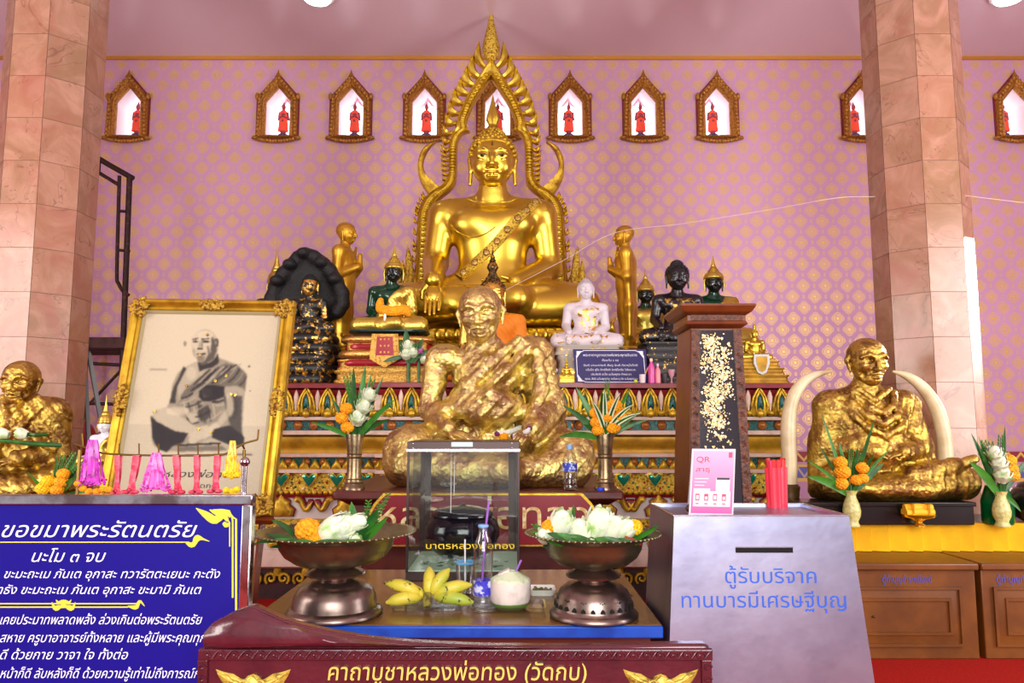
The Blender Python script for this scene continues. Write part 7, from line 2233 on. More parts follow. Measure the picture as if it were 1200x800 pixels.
posy('posy of one big white lotus, an orange marigold and fern sprigs in the left bowl', BL, kL,
     [('mari', 361, 621, 16, (0, 0, 1)), ('mari', 369, 632, 9, (0, 0, 1, -.06)), ('bud', 393, 620, 23, (.9, -.3, .45)), ('lotus', 402, 618, 20, (.7, -.35, .6)), ('bud', 418, 612, 14, (.9, -.2, .3)), ('bud', 416, 635, 11, (.3, -.5, .6, -.08)), ('bud', 383, 638, 7, (-.6, -.6, .2, -.1))],
     [(345, 632, 300, 626, 8, .2, -.05), (350, 634, 298, 634, 7, .15, -.08), (345, 628, 322, 606, 8, .4, .03), (415, 638, 412, 590, 14, .05, .02), (418, 640, 440, 598, 15, .1, -.02), (420, 640, 452, 606, 10, .1, .0), (372, 638, 328, 634, 10, .1, -.12), (388, 640, 346, 638, 10, .1, -.13), (404, 638, 368, 634, 11, .1, -.12), (428, 636, 394, 637, 11, .1, -.13), (350, 640, 318, 640, 8, .1, -.1), (404, 641, 432, 634, 9, .1, -.13), (380, 641, 408, 638, 8, .1, -.14)],
     [(425, 630, 432, 588, .05), (428, 632, 446, 592, .05), (430, 634, 455, 580, .04)])
posy('heap of white lotus buds, marigolds and green leaves piled in the right bowl', BR, kR,
     [('bud', 657, 613, 19, (.2, -.4, .9)), ('mari', 644, 617, 10, (0, 0, 1)), ('lotus', 680, 623, 19, (-.2, -.4, .9)), ('bud', 702, 613, 22, (.1, -.3, 1)), ('bud', 718, 619, 18, (.3, -.3, .8)), ('bud', 732, 621, 17, (.5, -.4, .6)), ('yel', 743, 618, 11, (0, 0, 1)), ('bud', 640, 628, 14, (-.5, -.6, .5)), ('bud', 692, 638, 11, (.1, -.8, .4, -.1)), ('yel', 724, 637, 5, (0, 0, 1, -.08))],
     [(668, 636, 672, 592, 8, .05, -.02), (735, 636, 768, 618, 8, .1, -.02), (740, 640, 770, 614, 7, .1, .02), (655, 636, 625, 622, 7, .1, .02), (668, 634, 642, 624, 10, .1, -.1), (684, 638, 654, 624, 11, .1, -.12), (700, 640, 666, 626, 11, .1, -.13), (722, 639, 698, 630, 12, .1, -.12), (744, 638, 714, 632, 12, .1, -.12), (700, 641, 734, 632, 10, .1, -.12), (690, 641, 658, 633, 10, .1, -.14), (664, 640, 640, 632, 9, .1, -.13), (708, 641, 684, 634, 10, .1, -.15), (726, 641, 752, 632, 10, .1, -.12), (734, 640, 708, 628, 9, .1, -.14)],
     [(650, 630, 618, 626, .02), (646, 632, 626, 616, .03)])
q = bp(752, 642, BR, -.06)
r = thing('joss_bundle', 'short dark red bundle of joss sticks lying in the right bowl', 'incense', q)
mb = MB(); mb.tube([bp(732, 630, BR, -.08), bp(752, 637, BR, -.1)], .009, 8); mb.build('sticks', mat('joss_red', (150, 44, 30), .7), r)

# ---------------------------------------------------------------- glass case with the alms bowl
GF = on(540, 681, TZ).y
gx0, gx1 = at(476, 600, GF).x, at(609, 600, GF).x
gz1 = at(540, 517, GF).z; GD = .6
GFM = mat('bronze_aluminium', (66, 54, 52), .35, .8)
case = thing('glass_case', 'glass display case in a bronze aluminium frame standing on the table', 'display case', ((gx0 + gx1) / 2, GF + GD / 2, TZ))
gw = .022
mb = MB(); zr = at(540, 527, GF).z; zr2 = at(540, 670, GF).z
mb.box(gx0, gx1, GF, GF + GD, zr, gz1); mb.build('top_frame', GFM, case, bevel=.003)
mb = MB(); mb.box(gx0 - .002, gx1 + .002, GF - .004, GF + .012, zr - .008, zr + .004); mb.build('steel_lip', STEEL, case)
mb = MB(); mb.box(gx0, gx1, GF, GF + GD, TZ, zr2); mb.build('base_frame', GFM, case, bevel=.003)
for x in (gx0, gx1 - gw):
    for y, w2 in ((GF, gw * .5), (GF + GD - gw, gw)):
        mb = MB(); mb.box(x if x == gx0 else x + gw - w2, x + w2 if x == gx0 else x + gw, y, y + gw, zr2, zr); mb.build('corner_post', GFM, case, bevel=.002)
for x0_, x1_ in ((gx0 + gw, gx0 + gw + .035), (gx1 - gw - .035, gx1 - gw)):
    mb = MB(); mb.box(x0_, x1_, GF + GD - .02, GF + GD - .005, zr2, zr); mb.build('rear_stile', GFM, case)
mb = MB(); mb.box(gx0 + gw * .5, gx1 - gw * .5, GF + .006, GF + .009, zr2, zr); mb.build('front_pane', GLASS, case, smooth=0)
for x in (gx0 + .004, gx1 - .007): mb = MB(); mb.box(x, x + .003, GF + gw, GF + GD - gw, zr2, zr); mb.build('side_pane', GLASS, case, smooth=0)
mb = MB(); mb.box(gx0 + gw, gx1 - gw, GF + GD - .012, GF + GD - .009, zr2, zr); mb.build('rear_pane', GLASS, case, smooth=0)
mb = MB(); mb.box(gx0 + .01, gx1 - .01, GF + .012, GF + GD - .02, zr2, zr2 + .006); mb.build('green_floor', mat('pale_green_board', (176, 206, 180), .5), case)
mb = MB(); a, b_ = at(529, 523.2, GF - .001), at(554, 517.8, GF - .001); mb.box(a.x, b_.x, GF - .003, GF - .0005, a.z, b_.z); mb.build('paper_label', mat('paper_blue_white', (190, 210, 214), .6), case)
mb = MB(); q0, q1 = at(499, 643, GF), at(603, 643, GF)
lettering(mb, 'บาตรหลวงพ่อทอง', Vector(((q0.x + q1.x) / 2, GF + .004, q0.z)), (1, 0, 0), Z, width=(q1.x - q0.x), height=.03, weight=.03, lift=.0005)
mb.build('lettering', mat('yellow_vinyl', (226, 196, 20), .5), case, smooth=0)
mb = MB()
for x in (484, 600):
    for y in (519.5, 524.5): mb.ell(at(x, y, GF - .001), (.003, .002, .003), 8, 5)
mb.build('rivet', STEEL, case)
ab = at(542, 656, GF + .33); ab.z = zr2 + .007; k = (at(592, 620, GF + .33).x - at(492, 620, GF + .33).x) / 100
r = thing('alms_bowl', 'large black monk\'s alms bowl inside the glass case', 'bowl', ab)
mb = MB(); mb.lathe([(q * k, z * k) for q, z in ((15, 0), (24, 2), (37, 12), (43, 26), (43, 36), (40, 44), (35, 49), (33, 50))], c=ab, seg=48); mb.build('bowl_body', mat('black_enamel', (16, 15, 24), .14), r, smooth=60)
mb = MB(); mb.lathe([(q * k, z * k) for q, z in ((36, 49.5), (36, 52), (32, 56), (18, 60), (4, 61.5), (3.5, 63), (.2, 64))], c=ab, seg=48); mb.build('lid', MATS['black_enamel'], r, smooth=50)
r = thing('offering_coins', 'low scatter of coins and notes on the floor of the glass case', 'money', (gx0 + .2, GF + .1, zr2 + .006))
mb = MB(); rd = random.Random(3)
for i in range(34):
    x, y = rd.uniform(gx0 + .05, gx1 - .05), rd.uniform(GF + .04, GF + .2)
    if i % 4 == 0: mb.box(-.025, .025, -.012, .012, 0, .002, m=Matrix.Translation((x, y, zr2 + .0065 + .0007 * i)) @ Matrix.Rotation(rd.uniform(0, 3), 4, 'Z'))
    else: mb.lathe([(.011, 0), (.011, .002), (.001, .002)], c=(x, y, zr2 + .0065 + .0004 * i), seg=12)
mb.build('coins_and_notes', mat('coin_mix', (150, 150, 120), .35, .5, var=(12, (70, 120, 90), .5, .55)), r); r['kind'] = 'stuff'
r = thing('hanging_thread', 'two white threads hanging inside the glass case above the alms bowl', 'thread', at(528, 590, GF + .2))
mb = MB()
for px, lo in ((529, 612), (533, 580)):
    a, b_ = at(px, 530, GF + .2), at(px - 1, lo, GF + .2); a.z = zr; mb.tube([a, b_], .0018, 5)
mb.build('thread', MATS['cotton_white'], r)

# ---------------------------------------------------------------- fruit and drinks
BAN = mat('banana_skin', (226, 206, 60), .45, var=(16, (176, 190, 60), .5, .72))
def ban_mat():
    t = NT(BAN); n = t.noise(22, 4, .7); base = t.mix(t.step(t.noise(6, 2, .5), .45, .65), lin((214, 198, 66)), lin((156, 178, 58)))
    t.l.new(t.mix(t.step(n, .585, .64), base, lin((70, 50, 20))), t.p.inputs['Base Color'])
ban_mat()
bs = on(501, 712, TZ); bs.z = TZ
k = (at(551, 700, bs.y).x - at(451, 700, bs.y).x) / 100
trayz = TZ + .022
def clear_tray(label, x0, x1, y0, y1):
    r = thing('plastic_tray', label, 'tray', ((x0 + x1) / 2, (y0 + y1) / 2, TZ)); mb = MB()
    c = ((x0 + x1) / 2, (y0 + y1) / 2); hx, hy = (x1 - x0) / 2, (y1 - y0) / 2
    R = lambda o, z: rings_rect(*c, hx + o, hy + o, z, .015, 4)
    mb.loft([R(-.008, TZ + .001), R(0, TZ + .02), R(.004, TZ + .021), R(-.002, TZ + .021), R(-.01, TZ + .003)]); return mb.build('tray_body', CLEAR, r, smooth=40)
clear_tray('shallow clear plastic tray under the bananas', at(458, 718, bs.y - .05).x, at(540, 718, bs.y - .05).x, bs.y - .07, bs.y + .06)
bun = thing('banana_bunch', 'bunch of small green-yellow bananas on the clear tray', 'fruit', Vector((bs.x, bs.y, TZ + .004)))
st = at(501, 704, bs.y - .02)
for tipx, tipy, dy, bend in ((452, 706, -.05, .10), (451, 683, .0, .16), (472, 686, .05, .1), (503, 664, .06, .05), (527, 666, .03, -.08), (553, 685, .0, -.14), (555, 706, -.05, -.1), (545, 697, .04, -.1)):
    tip = at(tipx, tipy, bs.y + dy); base = st + Vector(((tip.x - st.x) * .16, .012, .01 + (tip.z - st.z) * .1))
    mid = (tip + base) / 2 + Vector((0, -.012, .012 if abs(tipx - 501) > 30 else .0)) + Vector((bend * .1, 0, 0))
    P = spline([base, mid, tip], 14); L = (tip - base).length
    R_ = [.008, .014, .02, .0235, .025, .0258, .0262, .0262, .0258, .025, .023, .0185, .011, .005]
    mb = MB(); mb.tube(P, R_, 10); bo = mb.build('banana', BAN, bun, smooth=60)
    mb = MB(); mb.ell(Vector(P[-1]), (.0045, .0045, .0045), 6, 4); mb.build('tip', mat('banana_tip', (60, 44, 20), .7), bo)
mb = MB(); mb.tube([st + Vector((0, .0, .03)), st + Vector((0, -.02, .0)), st + Vector((.002, -.035, -.018))], [.016, .02, .015], 8); mb.build('stalk', mat('banana_stalk', (128, 120, 40), .7, var=(30, (80, 66, 26), .5, .6)), bun)

LIL = mat('lilac_straw', (150, 96, 190), .4)
wb_ = on(566, 712, TZ); wb_.z = TZ + .004; k2 = (at(616, 660, wb_.y).x - at(516, 660, wb_.y).x) / 100
r = thing('plastic_bottle', 'open clear plastic bottle with a lilac straw beside the coconut', 'bottle', wb_)
H, R = 94 * k2, 11.5 * k2
prof = [(.0, .0), (.8, .0), (.95, .02), (1, .05), (.93, .1), (1, .14), (1, .33), (.96, .36), (1, .4), (.94, .46), (1, .52), (1, .64), (.95, .72), (.74, .82), (.46, .9), (.44, .97), (.5, .975), (.5, .99), (.44, 1.0)]
mb = MB(); mb.lathe([(max(q, .005) * R, z * H) for q, z in prof], c=wb_, seg=24, cap=False); mb.build('bottle_body', CLEAR, r, smooth=50)
mb = MB(); mb.lathe([(1.02 * R, .15 * H), (1.02 * R, .33 * H)], c=wb_, seg=24, cap=False); mb.build('label_band', mat('blue_wrap', (52, 50, 190), .4, var=(26, (200, 206, 236), .5, .56)), r, smooth=60)
mb = MB(); mb.lathe([(.5 * R, .965 * H), (.54 * R, .975 * H), (.54 * R, .99 * H), (.5 * R, 1.0 * H)], c=wb_, seg=20, cap=False); mb.build('neck_ring', mat('pale_blue_cap', (120, 170, 220), .4), r, smooth=60)
mb = MB(); mb.tube([at(565, 680, wb_.y), at(570, 612, wb_.y), at(573, 586, wb_.y)], .0045, 8); mb.build('straw', LIL, r)
gb_ = on(545, 697, TZ); gb_.z = TZ; k3 = gb_.y / 900
r = thing('drinking_glass', 'drinking glass with a blue rim and a white straw in front of the glass case', 'glass', gb_)
mb = MB(); mb.lathe([(9 * k3, 0), (9.4 * k3, 1 * k3), (11 * k3, 37 * k3), (10.4 * k3, 37 * k3), (8.6 * k3, 4 * k3), (.2 * k3, 4 * k3)], c=gb_, seg=24); mb.build('glass_body', CLEAR, r, smooth=50)
mb = MB(); mb.lathe([(11.1 * k3, 35 * k3), (11.3 * k3, 36.2 * k3), (11.1 * k3, 37.6 * k3), (10.3 * k3, 37.6 * k3), (10.2 * k3, 35 * k3)], c=gb_, seg=24, cap=False); mb.build('blue_rim', mat('blue_rim_glass', (90, 150, 190), .2), r, smooth=60)
mb = MB(); mb.tube([gb_ + Vector((.0, 0, .02)), gb_ + Vector((-.002, 0, 62 * k3))], .0035, 8); mb.build('straw', mat('white_straw', (226, 226, 226), .4), r)
cb_ = on(598, 713, TZ); cb_.z = TZ + .004; k4 = (at(648, 690, cb_.y).x - at(548, 690, cb_.y).x) / 100
clear_tray('shallow clear plastic tray under the coconut and the bottle', at(553, 720, cb_.y).x, at(638, 720, cb_.y).x, cb_.y - .075, cb_.y + .075)
r = thing('young_coconut', 'trimmed young coconut with a lilac straw', 'fruit', cb_)
mb = MB(); mb.lathe([(15 * k4, 0), (21 * k4, 4 * k4), (23.5 * k4, 10 * k4), (24 * k4, 20 * k4), (24 * k4, 30 * k4), (23.4 * k4, 32 * k4)], c=cb_, seg=16); mb.build('husk', mat('coconut_flesh', (226, 216, 206), .6, var=(12, (200, 186, 178), .45, .7)), r, smooth=50)
mb = MB(); mb.lathe([(15.4 * k4, -.0), (21.4 * k4, 3.8 * k4), (23 * k4, 7.5 * k4)], c=cb_, seg=16, cap=False, lobes=3, amp=.02); mb.build('green_skin', mat('coconut_green', (96, 130, 52), .5), r, smooth=50)
mb = MB(); mb.lathe([(24 * k4, 31 * k4), (22 * k4, 34 * k4), (8 * k4, 42 * k4), (6 * k4, 41 * k4), (.2 * k4, 40 * k4)], c=cb_, seg=14); mb.build('cut_top', mat('coconut_cut', (214, 226, 190), .55, var=(20, (170, 200, 130), .5, .65)), r, smooth=20)
mb = MB(); mb.box(-7 * k4, 8 * k4, -7 * k4, 7 * k4, 0, 3.5 * k4, m=Matrix.Translation(cb_ + Vector((-7 * k4, 0, 38.5 * k4))) @ Matrix.Rotation(-.45, 4, 'Y')); mb.build('lid_flap', MATS['coconut_flesh'], r, bevel=.004)
mb = MB(); mb.tube([cb_ + Vector((4 * k4, -.004, 36 * k4)), at(611, 656, cb_.y)], .0042, 8); mb.build('straw', LIL, r)
d0 = on(635, 695, TZ); d0.z = TZ
r = thing('foam_dish', 'small white foam dish of chopped greens behind the coconut', 'dish', d0); k5 = d0.y / 900
mb = MB(); R = lambda f, z: rings_rect(d0.x, d0.y, 15 * f * k5, 16 * f * k5, TZ + z * k5, 4 * k5, 4)
mb.loft([R(.85, 0), R(1, 6), R(1.02, 6.5), R(.96, 6.4), R(.82, 2)]); mb.build('dish_body', mat('foam_white', (226, 232, 222), .6), r)
mb = MB(); rd = random.Random(9)
for _ in range(60): mb.ell((d0.x + rd.uniform(-11, 11) * k5, d0.y + rd.uniform(-12, 12) * k5, TZ + rd.uniform(2.5, 5) * k5), (2 * k5, 1.4 * k5, 1 * k5), 5, 4)
mb.build('chopped_greens', mat('chopped_green', (110, 120, 60), .6, var=(80, (70, 60, 30), .4, .6)), r)['kind'] = 'stuff'
d0 = on(668, 690, TZ)

# ---------------------------------------------------------------- steel donation box
DF = 2.92
dz = at(892, 604, DF).z
L0, R0 = at(790, 604, DF), at(995, 604, DF); L1, R1 = at(782, 800, DF), at(1023, 800, DF)
ext = lambda a, b: a.x + (b.x - a.x) * (a.z / (a.z - b.z))
lx, rx = ext(L0, L1), ext(R0, R1)
bkL, bkR = on(762, 590, dz), on(941, 590, dz); DBk = (bkL.y + bkR.y) / 2
box = thing('donation_box', 'tapered stainless steel donation box with blue lettering and a black coin slot', 'donation box', ((lx + rx) / 2, DF + .2, 0))
t_ = .012
mb = MB()
B0 = [(lx, DF - .03, 0), (rx, DF - .03, 0), (rx + .0, DBk + .06, 0), (lx, DBk + .06, 0)]
B1 = [(L0.x, DF, dz), (R0.x, DF, dz), (bkR.x, DBk, dz), (bkL.x, DBk, dz)]
cxm, cym = (L0.x + R0.x) / 2, (DF + DBk) / 2
ins = lambda f, z: [(cxm + (p[0] - cxm) * f, cym + (p[1] - cym) * f, z) for p in B1]
mb.loft([B0, B1, ins(.955, dz), ins(.95, dz - .012)])
mb.build('box_body', mat('brushed_steel_box', (168, 174, 200), .36, 1.0, var=(3, (146, 150, 178), .35, .7), bump=(5, .08, .02)), box, smooth=20)
P_ = lambda px, py: Vector(at(px, py, DF))
STEELB = mat('brushed_steel_box', (168, 174, 200), .36, 1.0, var=(3, (146, 150, 178), .35, .7), bump=(5, .08, .02))
def on_front(px, py):
    q = at(px, py, DF); f = q.z / dz; Y = DF - .03 * (1 - f); return at(px, py, Y)
fx = (Vector((R0.x, DF, dz)) - Vector((L0.x, DF, dz))).normalized(); fy = Vector((0, .03, dz)).normalized(); fn = fx.cross(fy)
mb = MB(); a = on_front(862, 647.5); b_ = on_front(929, 641); mb.add([a + fn * .001, Vector((b_.x, a.y, a.z)) + fn * .001, b_ + fn * .001, Vector((a.x, b_.y, b_.z)) + fn * .001], [(0, 1, 2, 3)]); mb.build('coin_slot', mat('slot_black', (6, 6, 8), .9), box, smooth=0)
mb = MB(); a, b_ = on_front(862, 641), on_front(929, 641); mb.tube([a + fn * .001, b_ + fn * .001], .002, 6); mb.build('slot_lip', STEEL, box)
BLU = mat('blue_vinyl_letters', (34, 88, 200), .45)
mb = MB()
for txt, xa_, xb_, yb_, hb in (('ตู้รับบริจาค', 850, 957, 683, 17), ('ทานบารมีเศรษฐีบุญ', 799, 992, 711.5, 17)):
    a, b_ = on_front(xa_, yb_), on_front(xb_, yb_)
    lettering(mb, txt, (a + b_) / 2, fx, fy, width=(b_ - a).length, height=hb * DF / 900, weight=.04, lift=.0012)
mb.build('lettering', BLU, box, smooth=0)
mb = MB(); mb.tube([Vector(p) for p in B1] + [Vector(B1[0])], .0035, 6); mb.build('top_rim', STEEL, box)

# folded pink QR notice (its code left out)
QY = 3.04
qb = on(835, 600, dz - .01)
qa, qc = at(807, 598, QY), at(859, 601, QY - .03); qt, qd = at(812, 525.5, QY + .02), at(861, 526.5, QY + .0)
qa.z = qc.z = dz - .011
qs = thing('table_card', 'folded pink and white notice card standing on the donation box', 'card', ((qa.x + qc.x) / 2, QY, dz - .011))
u_, w_ = (qc - qa), ((qt - qa) + (qd - qc)) / 2; un, wn = u_.normalized(), w_.normalized(); nn = un.cross(wn).normalized()
Q = lambda a, b, l=0: qa + u_ * a + w_ * b + nn * l
WHC = mat('card_white', (206, 200, 206), .5)
mb = MB(); back = Vector((.02, .12, 0))
mb.add([Q(0, 0), Q(1, 0), Q(1, 1), Q(0, 1), Q(0, 0) + back, Q(1, 0) + back], [(0, 1, 2, 3), (3, 2, 5, 4), (4, 5, 1, 0)])
mb.build('folded_card', WHC, qs, smooth=0, solid=.0015)
m = mat('card_pink', (232, 110, 190), .5); t = NT(m); gz = t.sep(t.coord('Generated'))[2]
t.l.new(t.mix(gz, lin((206, 60, 140)), lin((216, 160, 196))), t.p.inputs['Base Color'])
def rectq(mb, a0, a1, b0, b1, l): mb.add([Q(a0, b0, l), Q(a1, b0, l), Q(a1, b1, l), Q(a0, b1, l)], [(0, 1, 2, 3)])
mb = MB(); rectq(mb, .04, .97, .03, .97, .002); mb.build('pink_print', m, qs, smooth=0)
mb = MB(); rectq(mb, .08, .92, .13, .36, .003); rectq(mb, .08, .46, .36, .4, .003); rectq(mb, .58, .9, .36, .56, .003)
mb.build('white_panels', WHC, qs, smooth=0)
mb = MB(); lettering(mb, 'QR', Q(.27, .8, .0), un, wn, width=.34 * u_.length, height=.024, weight=.09, lift=.003); lettering(mb, 'สาธุ', Q(.27, .655, .0), un, wn, width=.36 * u_.length, height=.02, weight=.09, lift=.003)
mb.build('title_halo', WHC, qs, smooth=0)
mb = MB(); lettering(mb, 'QR', Q(.27, .8, .0), un, wn, width=.32 * u_.length, height=.023, weight=.045, lift=.004); lettering(mb, 'สาธุ', Q(.27, .655, .0), un, wn, width=.34 * u_.length, height=.019, weight=.04, lift=.004)
for q in range(4):
    a = .13 + q * .2; rectq(mb, a, a + .09, .22, .32, .0045); rectq(mb, a + .01, a + .08, .165, .18, .0045)
rectq(mb, .85, .93, .87, .95, .004)
mb.build('card_lettering', mat('card_magenta', (190, 30, 90), .5), qs, smooth=0)
mb = MB()
for q in range(4): a = .145 + q * .2; rectq(mb, a, a + .06, .235, .3 - .02 * (q % 2), .005)
for q in range(3): rectq(mb, .1, .42 - .05 * q, .54 - .05 * q, .555 - .05 * q, .0035)
mb.build('white_details', WHC, qs, smooth=0)
mb = MB(); rectq(mb, .6, .89, .535, .565, .0045); mb.build('dark_strip', mat('card_dark', (40, 36, 44), .6), qs, smooth=0)

# red cup of slips, brown clay lump
rc_ = on(911, 594, dz - .012); rc_.z = dz - .012
k6 = (at(961, 570, rc_.y).x - at(861, 570, rc_.y).x) / 100
REDC = mat('red_plastic', (214, 40, 62), .35)
cup = thing('joss_holder', 'tall red ribbed holder of red paper slips on the donation box', 'holder', rc_)
mb = MB(); mb.lathe([(q * k6, z * k6) for q, z in ((11.6, 0), (12.6, 46), (11.8, 46), (10.8, 3), (.2, 3))], c=rc_, seg=48, lobes=8, amp=.05); mb.build('holder_body', REDC, cup, smooth=60)
rd = random.Random(2)
for i in range(12):
    a = 2 * math.pi * i / 12; d = Vector((math.cos(a), math.sin(a), 0)); s_ = Vector((-d.y, d.x, 0))
    o = rc_ + d * (8.8 * k6) + Z * (8 * k6); mb = MB(); mb.box(-2.4 * k6, 2.4 * k6, -.0008, .0008, 0, (46 + rd.uniform(-2, 3)) * k6, m=Matrix.Translation(o) @ Matrix(((s_.x, d.x, .04 * d.x, 0), (s_.y, d.y, .04 * d.y, 0), (0, 0, 1, 0), (0, 0, 0, 1))))
    mb.build('paper_slip', mat('red_slip', (206, 36, 40), .6), cup, smooth=0)
mb = MB(); mb.tube([rc_ + Vector((-4 * k6, -5 * k6, 12 * k6)), rc_ + Vector((-9 * k6, -8 * k6, 54 * k6))], .0032, 8); mb.build('pen', mat('pink_pen', (226, 70, 130), .4), cup)
lp = on(813, 601, dz - .012); lp.z = dz - .012
r = thing('wood_fish', 'small rounded brown wooden lump beside the pink card', 'ornament', lp)
mb = MB(); kk = k6; mb.ell(lp + Z * (5 * kk), (9 * kk, 6 * kk, 5.6 * kk), 20, 12); mb.build('body', mat('dark_brown_wood', (74, 40, 36), .45, bump=(50, .3, .005)), r)
mb = MB(); mb.tube([lp + Vector((-6 * kk, -6.2 * kk, 3.4 * kk)), lp + Vector((0, -6.6 * kk, 2.6 * kk)), lp + Vector((8.4 * kk, -3 * kk, 4.4 * kk))], .9 * kk, 6); mb.build('mouth_slot', mat('slot_black', (6, 6, 8), .9), r)

# ---------------------------------------------------------------- blue board with the prayer of apology
BY_ = 2.6
board = thing('prayer_board', 'large blue prayer board in a steel frame at the lower left', 'sign', (at(60, 700, BY_).x, BY_, 0))
bx0, bx1 = at(-190, 700, BY_).x, at(293, 700, BY_).x
bz1, bz0 = at(100, 579, BY_).z, .34
fw = at(110, 591, BY_); fwid = bz1 - fw.z
mb = MB()
for a in ((bx0, bx1, bz1 - fwid, bz1), (bx0, bx1, bz0, bz0 + fwid), (bx0, bx0 + fwid, bz0 + fwid, bz1 - fwid), (bx1 - fwid, bx1, bz0 + fwid, bz1 - fwid)):
    mb.box(a[0], a[1], BY_ - .014, BY_ + .02, a[2], a[3])
mb.build('steel_frame', mat('polished_steel', (190, 184, 190), .14, 1.0, var=(7, (130, 110, 112), .4, .65)), board, bevel=.004)
mb = MB(); mb.box(bx0 + fwid, bx1 - fwid, BY_ - .004, BY_ + .012, bz0 + fwid, bz1 - fwid); mb.build('blue_panel', mat('royal_blue', (17, 8, 128), .4, 0, .25), board)
mb = MB()
for x in (bx0 + .03, bx1 - .02): mb.tube([(x, BY_ + .035, 0), (x, BY_ + .035, bz1)], .016, 12)
q = at(287, 541, BY_ + .035); mb.tube([(q.x, BY_ + .035, bz1 - .05), (q.x, BY_ + .035, q.z)], .0085, 12); mb.ell((q.x, BY_ + .035, q.z), .017, 14, 10)
mb.build('post', mat('polished_steel', (190, 184, 190), .14, 1.0), board, smooth=60)
mb = MB()
for x in (bx0 + .03, bx1 - .02): mb.box(x - .025, x + .025, BY_ - .2, BY_ + .3, 0, .03)
mb.build('foot_bar', STEEL, board)
YB = BY_ - .004
B_ = lambda px, py: at(px, py, YB)
WHL = mat('white_letters', (236, 238, 248), .5)
mb = MB()
for txt, xa_, xb_, y_, h_ in (('ขอขมาพระรัตนตรัย', 2, 231, 629, 17), ('นะโม ๓ จบ', 37, 124, 658, 13), ('ขะมะถะเม ภันเต อุกาสะ ทวารัตตะเยนะ กะตัง', 5, 258, 677, 9.5), ('ขะมะถะเม ภันเต อุกาสะ ขะมามิ ภันเต', 25, 236, 695.5, 9.5),
                             ('เคยประมาทพลาดพลั้ง ล่วงเกินต่อพระรัตนตรัย', 0, 237, 731, 10), ('สหาย ครูบาอาจารย์ทั้งหลาย และผู้มีพระคุณทุกท่าน', 0, 264, 752, 10), ('ดี ด้วยกาย วาจา ใจ ทั้งต่อ', 0, 150, 772, 10), ('หน้าก็ดี ลับหลังก็ดี ด้วยความรู้เท่าไม่ถึงการณ์ก็ดี', 0, 244, 794, 10),
                             ('คำกล่าว', -96, -4, 629, 17), ('ราธัง', -10, 20, 695.5, 9.5), ('กรรมอันใดที่ข้าพเจ้าได้', -130, -3, 731, 10)):
    a, b_ = B_(xa_, y_), B_(xb_, y_)
    lettering(mb, txt, (a + b_) / 2, (1, 0, 0), Z, width=b_.x - a.x, height=h_ * BY_ / 900 * 1.05, shear=.32, weight=.03, lift=.0012)
mb.build('lettering', WHL, board, smooth=0)
YEL = mat('yellow_ornament', (214, 208, 60), .5)
mb = MB()
LIFT = [.0012]
def strip(pts, w, lift=None):
    v = []; LIFT[0] += .00012; lift = LIFT[0]
    P = [B_(*p) for p in pts]
    for i, p in enumerate(P):
        d = (P[min(i + 1, len(P) - 1)] - P[max(i - 1, 0)]).normalized(); n_ = Vector((-d.z, 0, d.x)); ww = (w[i] if isinstance(w, (list, tuple)) else w) * BY_ / 900 / 2
        v += [p + n_ * ww + Vector((0, -lift, 0)), p - n_ * ww + Vector((0, -lift, 0))]
    mb.add(v, [(2 * i, 2 * i + 1, 2 * i + 3, 2 * i + 2) for i in range(len(P) - 1)])
strip([(0, 635), (222, 635)], 1.2); strip([(0, 707), (160, 707)], 1.5); strip([(0, 711), (150, 711)], 1.5)
strip(spline([(218, 636), (226, 638), (234, 631), (246, 634)], 12), [1, 3, 5, 6, 6, 5, 4, 4, 3, 2, 1.4, .4]); strip(spline([(226, 636), (231, 628), (240, 631)], 8), [1, 2.5, 3.5, 3.5, 3, 2, 1, .3])
strip(spline([(150, 710), (160, 711), (164, 704), (170, 710)], 12), [1.5, 2.5, 4, 5, 5, 4, 4, 3, 3, 2, 1.4, .4])
for s in (-1, 1): strip(spline([(75 + s * 3, 710), (75 + s * 10, 712), (75 + s * 14, 705)], 8), [3, 5, 6, 6, 5, 3, 2, .3]); strip(spline([(75 + s * 1, 703), (75 + s * 6, 706), (75 + s * 9, 702)], 6), [2, 3, 4, 3, 2, .3])
strip([(75, 702), (75, 712)], [1, 9])
strip([(277, 716), (277, 608)] + [(277 - 8 * math.sin(a), 608 - 9 * (1 - math.cos(a)) - 2 * math.sin(a)) for a in (.5, 1, 1.4)] + [(260, 597), (250, 597)], [2.4] * 5 + [2, 1])
strip([(273, 700), (273, 610)] + [(272, 605), (268, 601), (262, 600)], [2] * 4 + [1]); strip([(269.5, 640), (269.5, 612), (266, 606)], [1.4, 1.4, .6])
strip(spline([(230, 595), (242, 603), (252, 609), (262, 604), (268, 611)], 16), [.6, 3, 5, 7, 8, 9, 9, 9, 9, 8, 8, 7, 6, 5, 4, 1]); strip(spline([(246, 597), (256, 601), (266, 600), (270, 606)], 8), [1, 4, 6, 7, 7, 6, 4, 1]); strip(spline([(262, 612), (266, 615), (270, 612)], 6), [3, 5, 6, 5, 3, 1])
mb.build('yellow_ornament', YEL, board, smooth=0, recalc=False)

